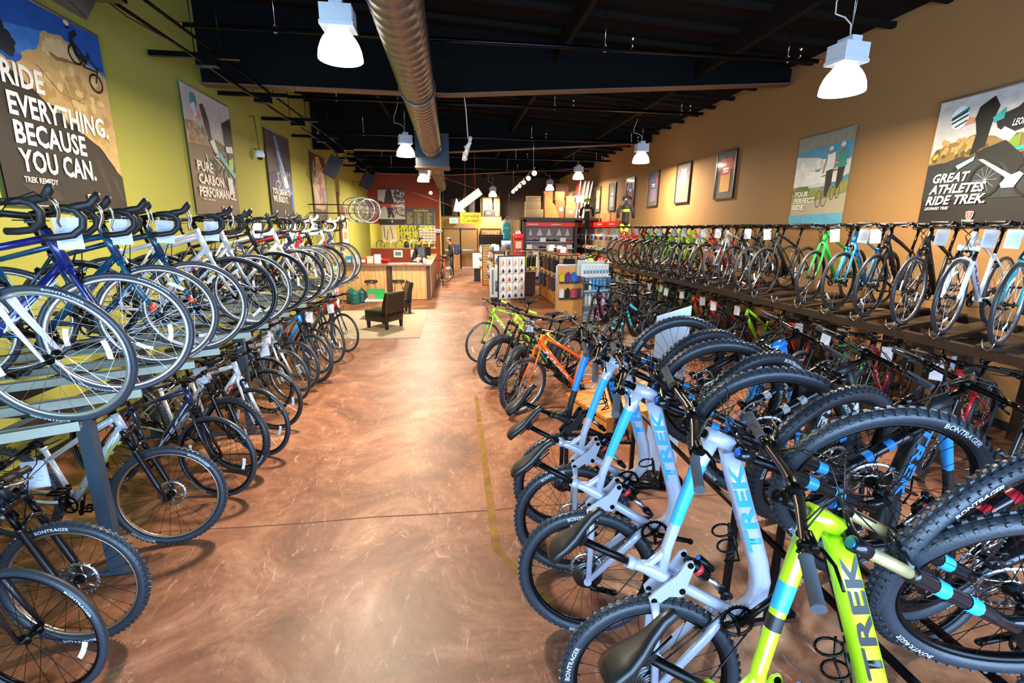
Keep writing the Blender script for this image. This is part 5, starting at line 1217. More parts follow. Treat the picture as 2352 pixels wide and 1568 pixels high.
# wire shelf with goods, left of the jugs
ws = empty('wire_shelf', 'chrome wire shelf with bright goods between the rack end and the jugs', 'shelf', (-3.15, 12.4, 0))
for a in (-.22, .22):
    for b in (-.4, .4): put('shelf_pole', MB().tube([(a, b, 0), (a, b, 1.05)], .012, 6), steel, ws)
for zz in (.12, .45, .78, 1.03): put('wire_tier', MB().bb(-.23, .23, -.42, .42, zz, zz + .015), steel, ws)
gc = ['d8402c', 'f0c030', 'e8e8e4', 'c8a070', '3a6ac0', 'e06a80', 'f2f0ea', 'b48a5a', '2a2c30', 'e8a05a', 'd6d6de', '7ab04a']
nm_c = ['red', 'yellow', 'white', 'tan', 'blue', 'pink', 'cream', 'kraft', 'black', 'apricot', 'pale grey', 'green']
tierw = ['bottom', 'second', 'third', 'top']
for t, zz in enumerate((.135, .465, .795, 1.045)):
    for q in range(3):
        i = (t * 3 + q) % 12; h = rp.uniform(.12, .22)
        thing('goods_box', '%s packet on the %s tier of the wire shelf' % (nm_c[i], tierw[t]), 'box', (-3.13, 12.13 + q * .27, zz), [('carton', bevbox(-.12, .12, -.1, .1, 0, h, .012, 2), M('goods_' + gc[i], gc[i], .5)), ('label_band', MB().bb(.1205, .122, -.08, .08, h * .3, h * .7), white)], group='goods on the wire shelf')
# things on the counter
ZK = ZC + .05
thing('computer_monitor', 'flat black computer monitor on the counter corner', 'monitor', (-1.0, 16.1, ZK), [('screen', MB().bb(-.02, .02, -.26, .26, .1, .42), black), ('display', MB().bb(-.023, -.0205, -.24, .24, .12, .4), M('dim_blue_display', '5a78b8', .2)), ('stand', MB().tube([(.03, 0, .2), (.05, 0, 0)], .02, 8).lathe([(.001, .01), (.1, .01), (.1, 0)], n=16), black)], rot=(0, 0, .5))
thing('computer_monitor', 'second thin monitor turned edge-on behind the first', 'monitor', (-.95, 17.2, ZK), [('screen', MB().bb(-.02, .02, -.24, .24, .1, .4), black), ('stand', MB().tube([(.03, 0, .2), (.05, 0, 0)], .02, 8).lathe([(.001, .01), (.1, .01), (.1, 0)], n=16), black)], rot=(0, 0, .9))
thing('keyboard', 'black keyboard and papers tray on the counter corner', 'keyboard', (-1.1, 15.2, ZK), [('key_deck', MB().bb(-.25, .25, -.1, .1, 0, .03), black), ('key_rows', MB().bb(-.23, .23, .03, .07, .03, .036).bb(-.23, .23, -.03, .01, .03, .036).bb(-.23, .23, -.08, -.045, .03, .036), dark_metal)])
for i, (x, y, c, lab) in enumerate([(-1.05, 14.75, 'd8d4cc', 'pale pump bottle on the counter corner'), (-.92, 14.95, '2c2e33', 'black bottle beside the pale pump bottle'), (-.85, 14.6, 'e8e8ea', 'short white bottle at the counter edge')]):
    thing('pump_bottle', lab, 'bottle', (x, y, ZK), [('bottle', MB().lathe([(.001, 0), (.04, 0), (.042, .12), (.03, .16), (.015, .18)], n=14), M('btl_' + c, c, .35)), ('pump', MB().tube([(0, 0, .17), (0, 0, .22), (-.04, 0, .22)], .009, 6), black)])
for i, (x, lab) in enumerate([(-1.7, 'left sheet of paper on the counter front edge'), (-1.1, 'right sheet of paper on the counter front edge')]):
    tag(put('paper_sheet', MB().bb(x - .2, x + .2, Y0 - .06, Y0 + .16, ZK, ZK + .004), white), 'white ' + lab, 'paper')
cc = [('f2c81e', 'yellow'), ('2a9fd8', 'blue'), ('e8e4da', 'white'), ('c8402c', 'red'), ('d8b890', 'tan'), ('e8e8e8', 'pale')]
for i, (c, nmn) in enumerate(cc):
    thing('supply_box', '%s supply box in the pile on the counter\'s left end' % nmn, 'box', (-3.3 + i * .21, 14.65 + .06 * (i % 2), ZK), [('carton', bevbox(-.09, .09, -.08, .08, 0, .17 + .05 * ((i * 7) % 3), .01, 2), M('goods_' + c, c, .5)), ('front_label', MB().bb(-.06, .06, -.083, -.0805, .04, .12), print_w)], group='supply boxes on the counter')
thing('red_bowl', 'shiny red bowl on the raised corner of the counter', 'bowl', (-2.05, 14.9, ZK), [('bowl_body', MB().lathe([(.001, 0), (.06, 0), (.14, .07), (.16, .13), (.15, .13), (.12, .07), (.001, .03)], n=20), M('red_gloss', 'c81e2c', .2)), ('bowl_foot', MB().lathe([(.05, 0), (.055, -.0), (.05, .01)], n=16), dark_metal)])
# notices on the red half wall
for i, (x, w_, h_, lab, c) in enumerate([(-2.55, .42, .34, 'framed small screen notice on the red half wall', '5f8a98'), (-1.75, .42, .36, 'white paper notice on the red half wall', 'e8e4e8'), (-1.1, .14, .12, 'small white card on the red half wall', 'e8e0d4')]):
    o = thing('notice', lab, 'notice', (x, YS - .02, .78), [('notice_sheet', MB().bb(-w_ / 2, w_ / 2, 0, .012, 0, h_), white), ('notice_print', MB().bb(-w_ * .32, w_ * .32, -.004, 0, h_ * .25, h_ * .75), M('print_' + c, c, .5))])

# ================================================================== WORKSHOP BEHIND THE RED WALL
def tool(kind, x, z, lab, m=steel):
    mb = MB()
    if kind == 0: mb.tube([(0, 0, 0), (0, 0, .25)], .012, 6).lathe([(.02, -.01), (.04, -.01), (.04, .01), (.02, .01), (.02, -.01)], (0, 0, .28), 'y', 12)
    elif kind == 1: mb.tube([(-.03, 0, 0), (0, 0, .14), (.02, 0, .22)], .01, 6).tube([(.03, 0, 0), (0, 0, .14), (-.02, 0, .22)], .01, 6)
    else: mb.tube([(0, 0, 0), (0, 0, .12)], .018, 8).tube([(0, 0, .12), (0, 0, .28)], .006, 6)
    thing('hand_tool', lab, 'tool', (x, 26.36, z), [('tool_body', mb, m), ('tool_hook', MB().tube([(0, .0, .2), (0, .05, .2)], .006, 5), steel)], group='hand tools on the workshop wall')
kn_ = ['wrench', 'pliers', 'screwdriver']
for i in range(15):
    tool(i % 3, -2.75 + (i % 8) * .15, 1.95 - (i // 8) * .38, '%s hanging on the workshop wall, %s in the %s row' % (kn_[i % 3], ORD[i % 8], ['upper', 'lower'][i // 8]), steel if i % 2 else black)
thing('pegboard', 'white pegboard with white cables at the left of the workshop wall', 'board', (-3.3, 26.38, 1.35), [('board', MB().bb(-.42, .35, 0, .02, 0, .95), M('white_peg', 'd8cfae', .6)), ('cable_loop', MB().tube([(-.3, -.02, .9), (-.28, -.02, .3), (-.15, -.02, .15), (-.1, -.02, .6), (.05, -.02, .85), (.15, -.02, .2)], .012, 6), black)])
pb = empty('parts_bins', 'grid of pale parts drawers on the workshop wall', 'drawers', (-1.35, 26.2, 1.3))
for r_ in range(6):
    for c_ in range(5): put('drawer', MB().bb(-.4 + c_ * .19, -.4 + c_ * .19 + .17, 0, .14, r_ * .15, r_ * .15 + .125), M('pale_bin', 'b9b4a4', .4), pb)
put('bin_case', MB().bb(-.43, .56, .1, .18, -.02, .92), M('grey_case', '6a6a68', .5), pb)
for i in range(9):
    o = thing('tyre_ring', 'spare bicycle tyre on the half wall, %s from the green wall' % ORD[i], 'tyre', (-3.45 + i * .31, 23.6, 1.30), [('tyre_body', cached('small_tyre', lambda: MB().torus(.26, [(.02 * math.cos(2 * PI * j / 8), .02 * math.sin(2 * PI * j / 8)) for j in range(8)], 28)), [tyre_m, M('yellow_tyre', 'c9a020', .6), M('cream_tyre', 'c8b898', .6)][i % 3]), ('tyre_bead', cached('small_bead', lambda: MB().torus(.24, [(.004 * math.cos(2 * PI * j / 6), .012 + .004 * math.sin(2 * PI * j / 6)) for j in range(6)], 28)), steel)], rot=(0, 0, .9 + .1 * (i % 3)), group='spare tyres in the workshop')
thing('work_bench', 'workshop bench behind the red half wall', 'bench', (-2.2, 23.75, 0), [('bench_top', MB().bb(-1.5, 1.35, -.3, .3, .96, 1.01), walnut)] + [('leg', MB().bb(a - .03, a + .03, b - .03, b + .03, 0, .96), black) for a in (-1.4, 1.25) for b in (-.25, .25)])
for i, (x, c, lab) in enumerate([(-2.75, 'f0d020', 'bare yellow bicycle frame hanging in the workshop'), (-1.95, '2a3a4a', 'bare dark bicycle frame hanging in the workshop'), (-1.35, 'd8c820', 'bare black and yellow bicycle frame near the red post')]):
    o = empty('hanging_frameset', lab, 'bicycle frame', (x + .0, 24.6, 1.75), (0, 0, .1), 'bare frames hanging in the workshop')
    put('frame_tubes', cached('frame_road', lambda: frame('road')), paint(c), o, loc=(-.3, 0, 0)); put('hang_hook', MB().tube([(.0, 0, .8), (.0, 0, 2.1)], .008, 5), steel, o)
sn = thing('oval_sign', 'small white oval sign with blue print at the end of the red wall', 'sign', (-.62, YS - .22, 2.02), [('sign_disc', MB().lathe([(.001, -.012), (.15, -.012), (.15, .012), (.001, .012)], axis='y', n=28), white), ('hang_wire', MB().tube([(0, 0, .1), (0, .1, .35), (0, .2, .35)], .004, 5), steel)])
sn.scale = (1.25, 1, .6); put('print_lettering', MB().bb(-.09, -.04, -.016, -.0125, -.04, .04).bb(-.02, .03, -.016, -.0125, -.05, .05).bb(.05, .1, -.016, -.0125, -.04, .04), M('blue_print', '2a5ac0', .5), sn)
# hanging wheels on the green wall
o = empty('wheel_hooks', 'wall hooks holding a cluster of spare wheels on the green wall', 'hook', (-3.78, 13.5, 2.62)); put('hook_arm', MB().tube([(0, 0, .12), (1.75, 0, .12)], .015, 6), black, o); put('hook_arm', MB().tube([(0, 0, -.1), (1.6, 0, -.1)], .015, 6), black, o)
for i in range(6):
    w_o = empty('spare_wheel', 'silver spare wheel in the cluster on the green wall, %s from the wall' % ORD[i], 'wheel', (-2.62 + i * .09, 13.5 - .05 * i, 2.62 - .02 * (i % 3)), (0, .3 * i, .25 + .1 * (i % 3)), 'spare wheels on the wall hooks')
    put('rim', cached('rim_road', lambda: rim('road')), rim_silver if i % 2 else M('dark_alloy_rim', '5a5650', .3, .8), w_o); put('spokes', cached('spokes_road', lambda: spokes('road')), spoke_s, w_o); put('wheel_hub', cached('hub_0', lambda: hub(False)), steel, w_o)
thing('height_chart', 'tall brown board with a white sheet on the green wall', 'board', (XL + .01, 17.0, 1.4), [('backing_board', MB().bb(0, .03, 0, 1.2, 0, 1.45), M('brown_board', '7a5438', .6)), ('white_sheet', MB().bb(.03, .036, .15, 1.1, .2, 1.15), M('cream_sheet', 'e6d8c0', .6)), ('sheet_print', MB().bb(.036, .039, .3, .5, .7, 1.0).bb(.036, .039, .6, .9, .7, 1.0).bb(.036, .039, .3, .9, .35, .6), M('brown_print', 'a88a6a', .6)), ('edge_strip', MB().bb(0, .06, -.15, -.05, -.2, 1.9), M('brown_board', '7a5438', .6))])

# ================================================================== SERVICE CENTER SIGNS
sg = empty('service_sign', 'yellow hanging sign reading Service Center', 'sign', (.28, 14.95, 2.30)); m_sy = M('bright_yellow_sign', 'f4d800', .5, grain=0)
put('sign_panel', MB().bb(0, .64, 0, .03, 0, .33), m_sy, sg)
for txt, zz in (('Service', .175), ('Center', .04)):
    me = textfit(txt, .5, .11, .0, .15)
    for v in me.vertices: v.co = Vector((.07 + v.co.x, -.004, zz + v.co.y))
    put('sign_lettering', me, M('brown_letter', '6a3a10', .6, grain=0), sg)
put('sign_pointer', MB().prism([(.43, 0), (.57, 0), (.51, -.2)], (0, 0, 0), (1, 0, 0), (0, 0, 1), (0, 1, 0), .02), m_sy, sg)
put('sign_cord', MB().tube([(.16, .01, .33), (.16, .01, 2.98)], .006, 5).tube([(.46, .01, .33), (.46, .01, 2.98)], .006, 5), M('red_cord', 'a0583a', .6), sg)
ar = empty('arrow_sign', 'large lit arrow sign pointing down to the left over the aisle', 'sign', (.92, 15.1, 3.28), (0, math.radians(-36) , 0))
sh = [(0, .12), (-.78, .12), (-.74, .27), (-1.05, 0), (-.74, -.27), (-.78, -.12), (0, -.12)]
put('arrow_case', MB().prism([(a, b) for a, b in sh], (0, 0, 0), (1, 0, 0), (0, 0, 1), (0, 1, 0), .12), M('metal_arrow_case', 'b09a80', .4, .3), ar)
put('arrow_face', MB().prism([(a * .97 - .015, b * .84) for a, b in sh], (0, -.004, 0), (1, 0, 0), (0, 0, 1), (0, 1, 0), .004), M('lit_arrow_face', 'ffd08c', .4, emit=2.2, grain=0), ar)
put('arrow_cord', MB().tube([(-.95, .06, .1), (-1.75, .06, 1.2)], .006, 5).tube([(-.05, .06, .1), (-.85, .06, 1.2)], .006, 5), M('red_cord', 'a0583a', .6), ar)
ex = thing('exit_sign', 'small pale exit sign with green face beside the Service Center sign', 'sign', (.12, 25.80, 2.42), [('sign_case', MB().bb(-.22, .22, 0, .1, -.02, .26), white), ('green_face', MB().bb(-.12, .12, -.005, 0, .03, .2), M('green_exit_face', '36c878', .5, emit=.8, grain=0))])
me = textfit('EXIT', .18, .09, .02)
for v in me.vertices: v.co = Vector((-.09 + v.co.x, -.007, .07 + v.co.y))
put('exit_lettering', me, white, ex)

# ================================================================== MERCHANDISE AT THE BACK OF THE SHOP
slat_m = M('pale_maple_slatwall', 'd2ac78', .5); m_frm = M('blue_grey_frame', '3a4a5c', .4, .5); m_kfr = M('black_metal_frame', '1c1c20', .4, .4)


def gondola(label, x0, x1, y0, y1, h, facing, base_h=.35):
    """slatwall gondola: horizontal slats on both long faces, wooden base, dark frame"""
    o = empty('slatwall_gondola', label, 'display', (0, 0, 0)); z = base_h
    put('core_panel', MB().bb(x0 + .03, x1 - .03, y0 + .03, y1 - .03, 0, h - .01), M('slat_groove', '7a5a38', .6), o)
    put('base_board', MB().bb(x0, x1, y0, y1, .02, base_h - .01), mat_wood('honey_base', 'c07a34', 'd8964c') if 'honey_base' not in MATS else MATS['honey_base'], o)
    while z + .095 < h: put('slat', MB().bb(x0, x1, y0, y1, z, z + .085), slat_m, o); z += .1
    f = MB()
    for a in (x0, x1):
        for b in (y0, y1): f.bb(a - .012, a + .012, b - .012, b + .012, 0, h + .01)
    f.bb(x0 - .012, x1 + .012, y0 - .012, y0 + .012, h - .01, h + .015).bb(x0 - .012, x1 + .012, y1 - .012, y1 + .012, h - .01, h + .015).bb(x0 - .012, x0 + .012, y0, y1, h - .01, h + .015).bb(x1 - .012, x1 + .012, y0, y1, h - .01, h + .015)
    put('gondola_frame', f, m_kfr, o); return o


gondola('long maple slatwall gondola with honey wood base right of the gap', 2.92, 3.45, 12.7, 15.4, 1.45, -1)
gondola('narrow slatwall gondola near the aisle behind the white product board', 1.28, 1.62, 14.6, 16.6, 1.42, 1, .2)
gondola('far slatwall gondola close to the aisle by the cap rack', 1.15, 1.5, 18.0, 19.6, 1.5, 1, .2)
# white product board
pbz = empty('product_board', 'white product board with dark blue frame facing the shop front', 'display', (1.34, 13.5, 0), (0, 0, .40))
put('board_panel', MB().bb(0, .88, 0, .03, .12, 1.36), M('cream_board', 'efe7da', .5), pbz)
put('board_frame', MB().bb(-.025, 0, -.01, .045, 0, 1.39).bb(.88, .905, -.01, .045, 0, 1.39).bb(-.025, .905, -.01, .045, 1.36, 1.39), m_frm, pbz)
for zz in (.14, .37, .62, .87): put('shelf_strip', MB().bb(0, .88, -.012, 0, zz, zz + .012), M('white_laminate', 'd8d8d6', .4), pbz)
put('board_foot', MB().bb(-.02, .04, -.25, .28, 0, .03).bb(.84, .9, -.25, .28, 0, .03), m_frm, pbz)
ca, sa = math.cos(.40), math.sin(.40); rw = ['lowest', 'second lowest', 'middle', 'second highest', 'top']
pc = ['22242a', 'b84a2a', 'd8a020', '2a3a6a', '3a3a40', '6a6a70']; pw = ['black', 'rust', 'amber', 'navy', 'charcoal', 'grey']
for r_ in range(5):
    for c_ in range(4):
        u = .12 + c_ * .21; zz = (.15, .38, .63, .88, 1.10)[r_]; i = (r_ * 5 + c_ * 3) % 6; ph = .19 if r_ == 4 else .13
        th = thing('blister_pack', '%s product on white card, %s across the %s row of the board' % (pw[i], ORD[c_], rw[r_]), 'package', (1.34 + u * ca + .02 * sa, 13.5 + u * sa - .02 * ca, zz), [('card', MB().bb(-.07, .07, -.004, 0, 0, ph + .05), white), ('product', MB().lathe([(.001, .0), (.018 if r_ == 4 else .035, .01), (.022 if r_ == 4 else .04, .05), (.008, ph - .02), (.001, ph)], (0, -.025, .02), n=8), M('prod_' + pc[i], pc[i], .4)), ('card_mark', MB().bb(-.05, -.02, -.0055, -.0042, ph + .02, ph + .04), M('aqua_mark', '4ac4e0', .5))], rot=(0, 0, .40), group='packs on the white product board')
# silver poster panel at the end of the aisle gondola
thing('poster_panel', 'narrow silver and white poster panel standing at the aisle end of the gondola', 'panel', (1.12, 14.0, 0), [('panel_board', MB().bb(0, .36, 0, .03, .12, 1.02), M('silver_panel', 'c9d2d4', .35)), ('panel_print', MB().bb(.05, .11, -.004, -.001, .2, .95).bb(.15, .32, -.004, -.001, .3, .62), M('grey_print', '6a7a80', .5)), ('rider_print', MB().prism([(.17, .3), (.22, .5), (.2, .6), (.26, .66), (.3, .55), (.28, .3)], (0, -.006, 0), (1, 0, 0), (0, 0, 1), (0, 1, 0), .002), black), ('panel_foot', MB().bb(.02, .34, -.15, .18, 0, .12), m_kfr)])
# literature and white bin at the aisle
thing('white_bin', 'white upright display bin beside the aisle near the doors', 'bin', (1.05, 19.5, 0), [('bin_body', bevbox(-.2, .2, -.2, .2, .55, 1.15, .02, 2), white), ('bin_stand', MB().bb(-.15, .15, -.15, .15, 0, .55), black)])


def garment():
    mb = MB(); mb.prism([(-.24, 0), (.24, 0), (.22, .50), (.26, .30), (.34, .32), (.27, .66), (.08, .74), (-.08, .74), (-.27, .66), (-.34, .32), (-.26, .30), (-.22, .50)], (0, -.03, 0), (1, 0, 0), (0, 0, 1), (0, 1, 0), .06)
    return mb


def garment_pants():
    return MB().prism([(-.17, .8), (.17, .8), (.18, .35), (.15, 0), (.03, 0), (0, .5), (-.03, 0), (-.15, 0), (-.18, .35)], (0, -.02, 0), (1, 0, 0), (0, 0, 1), (0, 1, 0), .04)


def hang(kind, lab, loc, yaw, c, group, sc_=1, accent=None):
    g_ = cached('garment' + kind, garment if kind == 'j' else garment_pants)
    o = empty('hanging_jacket' if kind == 'j' else 'hanging_shorts', lab, 'clothing', loc, (0, 0, yaw), group); o.scale = (sc_,) * 3
    put('cloth_body', g_, M('cloth_' + c, c, .85), o)
    put('hanger', cached('hanger' + kind, lambda: MB().tube([(-.2, 0, .7), (0, 0, .78), (.2, 0, .7)], .012, 5).tube([(0, 0, .78), (0, 0, .86), (.03, 0, .88)], .005, 5)), M('wood_hanger', 'b07a44', .5), o)
    if accent: put('stripe', cached('stripe' + kind, lambda: MB().bb(-.23, .23, -.034, .034, .45, .5)), M('cloth_' + accent, accent, .8), o)
    return o


# clothes racks
cr1 = empty('clothes_rack', 'low chrome clothes rack full of black jackets behind the product board', 'clothes rack', (2.0, 16.6, 0))
put('rack_bar', MB().tube([(-.1, .0, 1.38), (1.15, 0, 1.38)], .014, 6).tube([(-.1, 0, 1.38), (-.1, 0, 0)], .014, 6).tube([(1.15, 0, 1.38), (1.15, 0, 0)], .014, 6), steel, cr1)
put('rack_foot', MB().bb(-.12, -.08, -.3, .3, 0, .03).bb(1.13, 1.17, -.3, .3, 0, .03), steel, cr1)
jc = ['16171a', '1c1d22', '16171a', '2a2c30', 'a83a2c', '16171a', '222428', '9ac02a', '16171a', '3a3c42', '16171a', 'd8d8d4']
jw = ['black', 'jet black', 'plain black', 'charcoal', 'brick red', 'deep black', 'soft black', 'lime', 'long black', 'slate', 'thin black', 'white']
for i in range(12): hang('j', '%s jacket on the low clothes rack, %s from the aisle' % (jw[i], ORD[i]), (1.95 + i * .1, 16.6, .50), 1.25, jc[i], 'jackets on the low rack', 1, '9ac02a' if i in (3, 9) else None)
cr2 = empty('clothes_rack', 'tall clothes rack with black shorts on wooden hangers near the doors', 'clothes rack', (1.35, 21.5, 0))
put('rack_bar', MB().tube([(-.1, 0, 1.95), (1.3, 0, 1.95)], .014, 6).tube([(-.1, 0, 1.95), (-.1, 0, 0)], .014, 6).tube([(1.3, 0, 1.95), (1.3, 0, 0)], .014, 6), steel, cr2)
put('rack_foot', MB().bb(-.12, -.08, -.3, .3, 0, .03).bb(1.28, 1.32, -.3, .3, 0, .03), steel, cr2)
for i in range(8): hang('p', 'black cycling shorts on a wooden hanger, %s from the aisle on the tall rack' % ORD[i], (1.38 + i * .15, 21.5, 1.1), .25, '1a1b1e', 'shorts on the tall rack', .98)
hang('j', 'bright sky blue shirt hanging above the tall clothes rack', (2.42, 21.0, 1.70), .9, '3ab8e0', None, 1, 'd8e020')
ptn = thing('shirt_pole', 'thin chrome pole holding the sky blue shirt', 'pole', (2.42, 21.0, 0), [('pole_tube', MB().tube([(0, 0, .02), (0, 0, 2.6)], .015, 6), steel), ('pole_base', MB().lathe([(.001, .02), (.2, .02), (.2, 0)], n=16), steel)])
o = empty('wheel_display', 'small silver wheel shown high above the tall clothes rack', 'wheel', (2.65, 22.0, 2.45)); o.scale = (.8,) * 3
put('rim', cached('rim_road', lambda: rim('road')), rim_silver, o); put('spokes', cached('spokes_road', lambda: spokes('road')), spoke_s, o); put('hang_cord', MB().tube([(0, 0, .33), (0, 0, 2.6)], .006, 4), steel, o)


def bag(lab, loc, yaw, c, group):
    return thing('bike_bag', lab, 'bag', loc, [('bag_body', cached_bag(), M('cloth_' + c, c, .8)), ('bag_flap', MB().bb(-.15, .15, -.085, -.06, .22, .34), M('cloth_' + c, c, .8)), ('bag_strap', MB().tube([(-.1, 0, .33), (-.05, 0, .44), (.05, 0, .44), (.1, 0, .33)], .012, 5), black)], rot=(0, 0, yaw), group=group)


def cached_bag():
    if 'bag' not in CA: CA['bag'] = bevbox(-.15, .15, -.07, .07, 0, .34, .04, 3)
    return CA['bag']


bl = [('1c1d20', 'black'), ('24262a', 'soft black'), ('6a3a2a', 'brown'), ('1c1d20', 'large black'), ('3a3c42', 'grey'), ('7a3a2c', 'rust brown'), ('1c1d20', 'small black'), ('2a3a5a', 'navy')]
for i in range(8):
    bag('%s bag hung on the end of the maple gondola, %s in the %s row' % (bl[i][1], ORD[i % 4], 'upper' if i < 4 else 'lower'), (2.83, 12.85 + (i % 4) * .6, .98 if i < 4 else .45), -PI / 2, bl[i][0], 'bags on the maple gondola')
for i in range(3):
    bag('%s bag on the gondola end panel facing the shop front, %s' % (['black', 'dark grey', 'blue grey'][i], ['topmost', 'middle', 'lowest'][i]), (3.18, 12.60, 1.02 - i * .36), 0, ['17181b', '2f3136', '35425a'][i], 'bags on the gondola end panel')
gl = ['d8c020', '5a2a8a', '2a6ad0', 'e8e8e8', '1c1d20', 'c83a50']; gn = ['yellow', 'purple', 'blue', 'white', 'black', 'crimson']
hp = thing('glove_panel', 'honey wood panel of hanging gloves left of the bottle shelf', 'display', (2.66, 10.75, 0), [('panel_board', MB().bb(-.22, .3, 0, .04, .1, 1.32), M('honey_panel', 'd89c50', .5)), ('panel_frame', MB().bb(-.24, -.22, -.01, .05, 0, 1.35).bb(.3, .32, -.01, .05, 0, 1.35).bb(-.24, .32, -.01, .05, 1.32, 1.35), steel)])
for i in range(6):
    thing('cycling_glove', '%s glove hanging on the honey wood panel, %s row' % (gn[i], 'upper' if i < 3 else 'lower'), 'glove', (2.55 + (i % 3) * .14, 10.7, .95 - (i // 3) * .38), [('glove_palm', MB().prism([(-.05, 0), (.05, 0), (.055, .12), (.05, .2), (.03, .21), (.028, .13), (.02, .23), (.005, .23), (.0, .13), (-.008, .22), (-.022, .22), (-.025, .12), (-.04, .19), (-.055, .18), (-.052, .1)], (0, -.02, 0), (1, 0, 0), (0, 0, 1), (0, 1, 0), .03), M('cloth_' + gl[i], gl[i], .7)), ('glove_cuff', MB().bb(-.055, .055, -.025, .015, -.04, 0), black)], group='gloves on the honey panel')
# bottle shelf
bs = empty('bottle_shelf', 'white and pale blue shelf unit of drink bottles and cartons', 'shelf', (3.28, 10.55, 0), (0, 0, .25)); m_pb = M('pale_blue_panel', 'b4cdd8', .4)
put('back_panel', MB().bb(-.36, .36, .16, .19, 0, 1.42), m_pb, bs)
for zz in (.06, .42, .76, 1.08): put('shelf_board', MB().bb(-.36, .36, -.16, .16, zz, zz + .02), M('white_laminate', 'd8d8d6', .4), bs)
put('side_post', MB().bb(-.37, -.35, -.16, .19, 0, 1.1).bb(.35, .37, -.16, .19, 0, 1.1), steel, bs)
mwb = Matrix.Translation((3.28, 10.55, 0)) @ Matrix.Rotation(.25, 4, 'Z')
for i in range(8):
    p = mwb @ Vector((-.30 + i * .086, -.02, 1.10))
    thing('drink_carton', 'white carton with blue and red marks, %s from the glove panel on the top shelf' % ORD[i], 'carton', p, [('carton_body', MB().bb(-.038, .038, -.05, .05, 0, .26), white), ('blue_mark', MB().bb(-.03, .03, -.052, -.0505, .05, .14), M('aqua_mark', '4ac4e0', .5)), ('red_mark', MB().bb(-.02, .005, -.0535, -.0522, .07, .12), M('red_mark', 'c83040', .5))], rot=(0, 0, .25), group='cartons on the top of the bottle shelf')
for r_, zz in enumerate((.78, .44)):
    for i in range(7):
        p = mwb @ Vector((-.29 + i * .096, 0, zz)); c, n_ = [('2a3c30', 'dark green'), ('2a3c30', 'dark green'), ('d8e8f4', 'clear'), ('2a98e8', 'bright blue'), ('2a98e8', 'bright blue'), ('2f8ad8', 'blue'), ('3aa0ea', 'light blue')][i] if r_ == 0 else ('e4ecf2', 'white')
        thing('drink_bottle', '%s bottle, %s from the glove panel on the %s shelf' % (n_, ORD[i], ['middle', 'lower'][r_]), 'bottle', p, [('bottle_body', cached('btl', lambda: MB().lathe([(.001, 0), (.036, 0), (.038, .03), (.034, .08), (.038, .12), (.036, .17), (.016, .2), (.016, .22)], n=12)), M('btl_' + c, c, .25)), ('bottle_cap', cached('btlcap', lambda: MB().lathe([(.018, .215), (.018, .24), (.001, .242)], n=10)), white)], group='bottles on the bottle shelf')
# small goods on the aisle gondolas
gc2 = ['1c1d20', 'd8402c', 'e8e8e4', '3a6ac0', 'd8c020', '5a5d64', '2a8a5a']; gw2 = ['black', 'red', 'white', 'blue', 'yellow', 'grey', 'green']


def peg_goods(rows, cols, p0, du, yaw, where, group, off=0):
    for r_ in range(rows):
        for c_ in range(cols):
            i = (r_ * 3 + c_ * 2 + off) % 7; p = Vector(p0) + Vector(du) * c_ + Vector((0, 0, -.3 * r_))
            thing('peg_pack', '%s packet, %s across the %s row on the %s' % (gw2[i], ORD[c_], ['top', 'second', 'third', 'lowest'][r_], where), 'package', p, [('pack_card', cached('pgc', lambda: MB().bb(-.055, .055, -.006, 0, 0, .22)), white), ('pack_item', cached('pgi', lambda: MB().tube([(-.02, -.03, .03), (.015, -.035, .08), (-.01, -.03, .14)], [.03, .035, .025], 8)), M('good_' + gc2[i], gc2[i], .5)), ('pack_hook', cached('pgh', lambda: MB().tube([(0, .02, .2), (0, -.06, .205)], .005, 5)), steel)], rot=(0, 0, yaw), group=group)


peg_goods(3, 7, (1.27, 16.4, 1.12), (0, -.27, 0), -PI / 2, 'aisle side of the narrow gondola', 'packets on the narrow gondola')
peg_goods(3, 2, (1.38, 14.58, 1.12), (.15, 0, 0), 0, 'end of the narrow gondola', 'packets on the gondola ends', 3)
peg_goods(3, 5, (1.14, 19.4, 1.2), (0, -.3, 0), -PI / 2, 'aisle side of the far gondola', 'packets on the far gondola', 1)
for i in range(6):
    hang('j', '%s vest hung on the far side of the maple gondola, %s from the bicycles' % (['orange', 'white', 'tan', 'grey', 'lime', 'navy'][i], ORD[i]), (3.62, 12.95 + i * .42, .62), PI / 2, ['d8682a', 'e4e4e0', '8a6a48', '7a7c82', 'a8d828', '24345a'][i], 'vests on the maple gondola', .85)
for i, (x, y, c, lab) in enumerate([(1.4, 15.0, '3a6ac0', 'blue'), (1.45, 15.7, '8a8c92', 'grey'), (1.42, 16.3, 'd8b020', 'yellow'), (3.1, 13.1, 'd84030', 'red'), (3.2, 14.0, '1c1d20', 'black'), (3.15, 14.8, 'e8e4dc', 'cream')]):
    z = 1.42 + .02 if x < 2 else 1.47
    thing('storage_tub', lab + ' tub of small goods on top of the %s gondola' % ('narrow' if x < 2 else 'maple'), 'tub', (x, y, z), [('tub_body', bevbox(-.13, .13, -.12, .12, 0, .13, .015, 2), M('good_' + c, c, .5)), ('tub_card', MB().bb(-.08, .08, -.125, -.1205, .03, .2), white)])
thing('low_table', 'long low table of folded clothes between the product board and the clothes rack', 'table', (2.3, 15.4, 0), [('table_top', MB().bb(-.5, .45, -.3, .3, .78, .82), pine), ('table_skirt', MB().bb(-.46, .41, -.26, .26, .05, .78), m_bpost)])
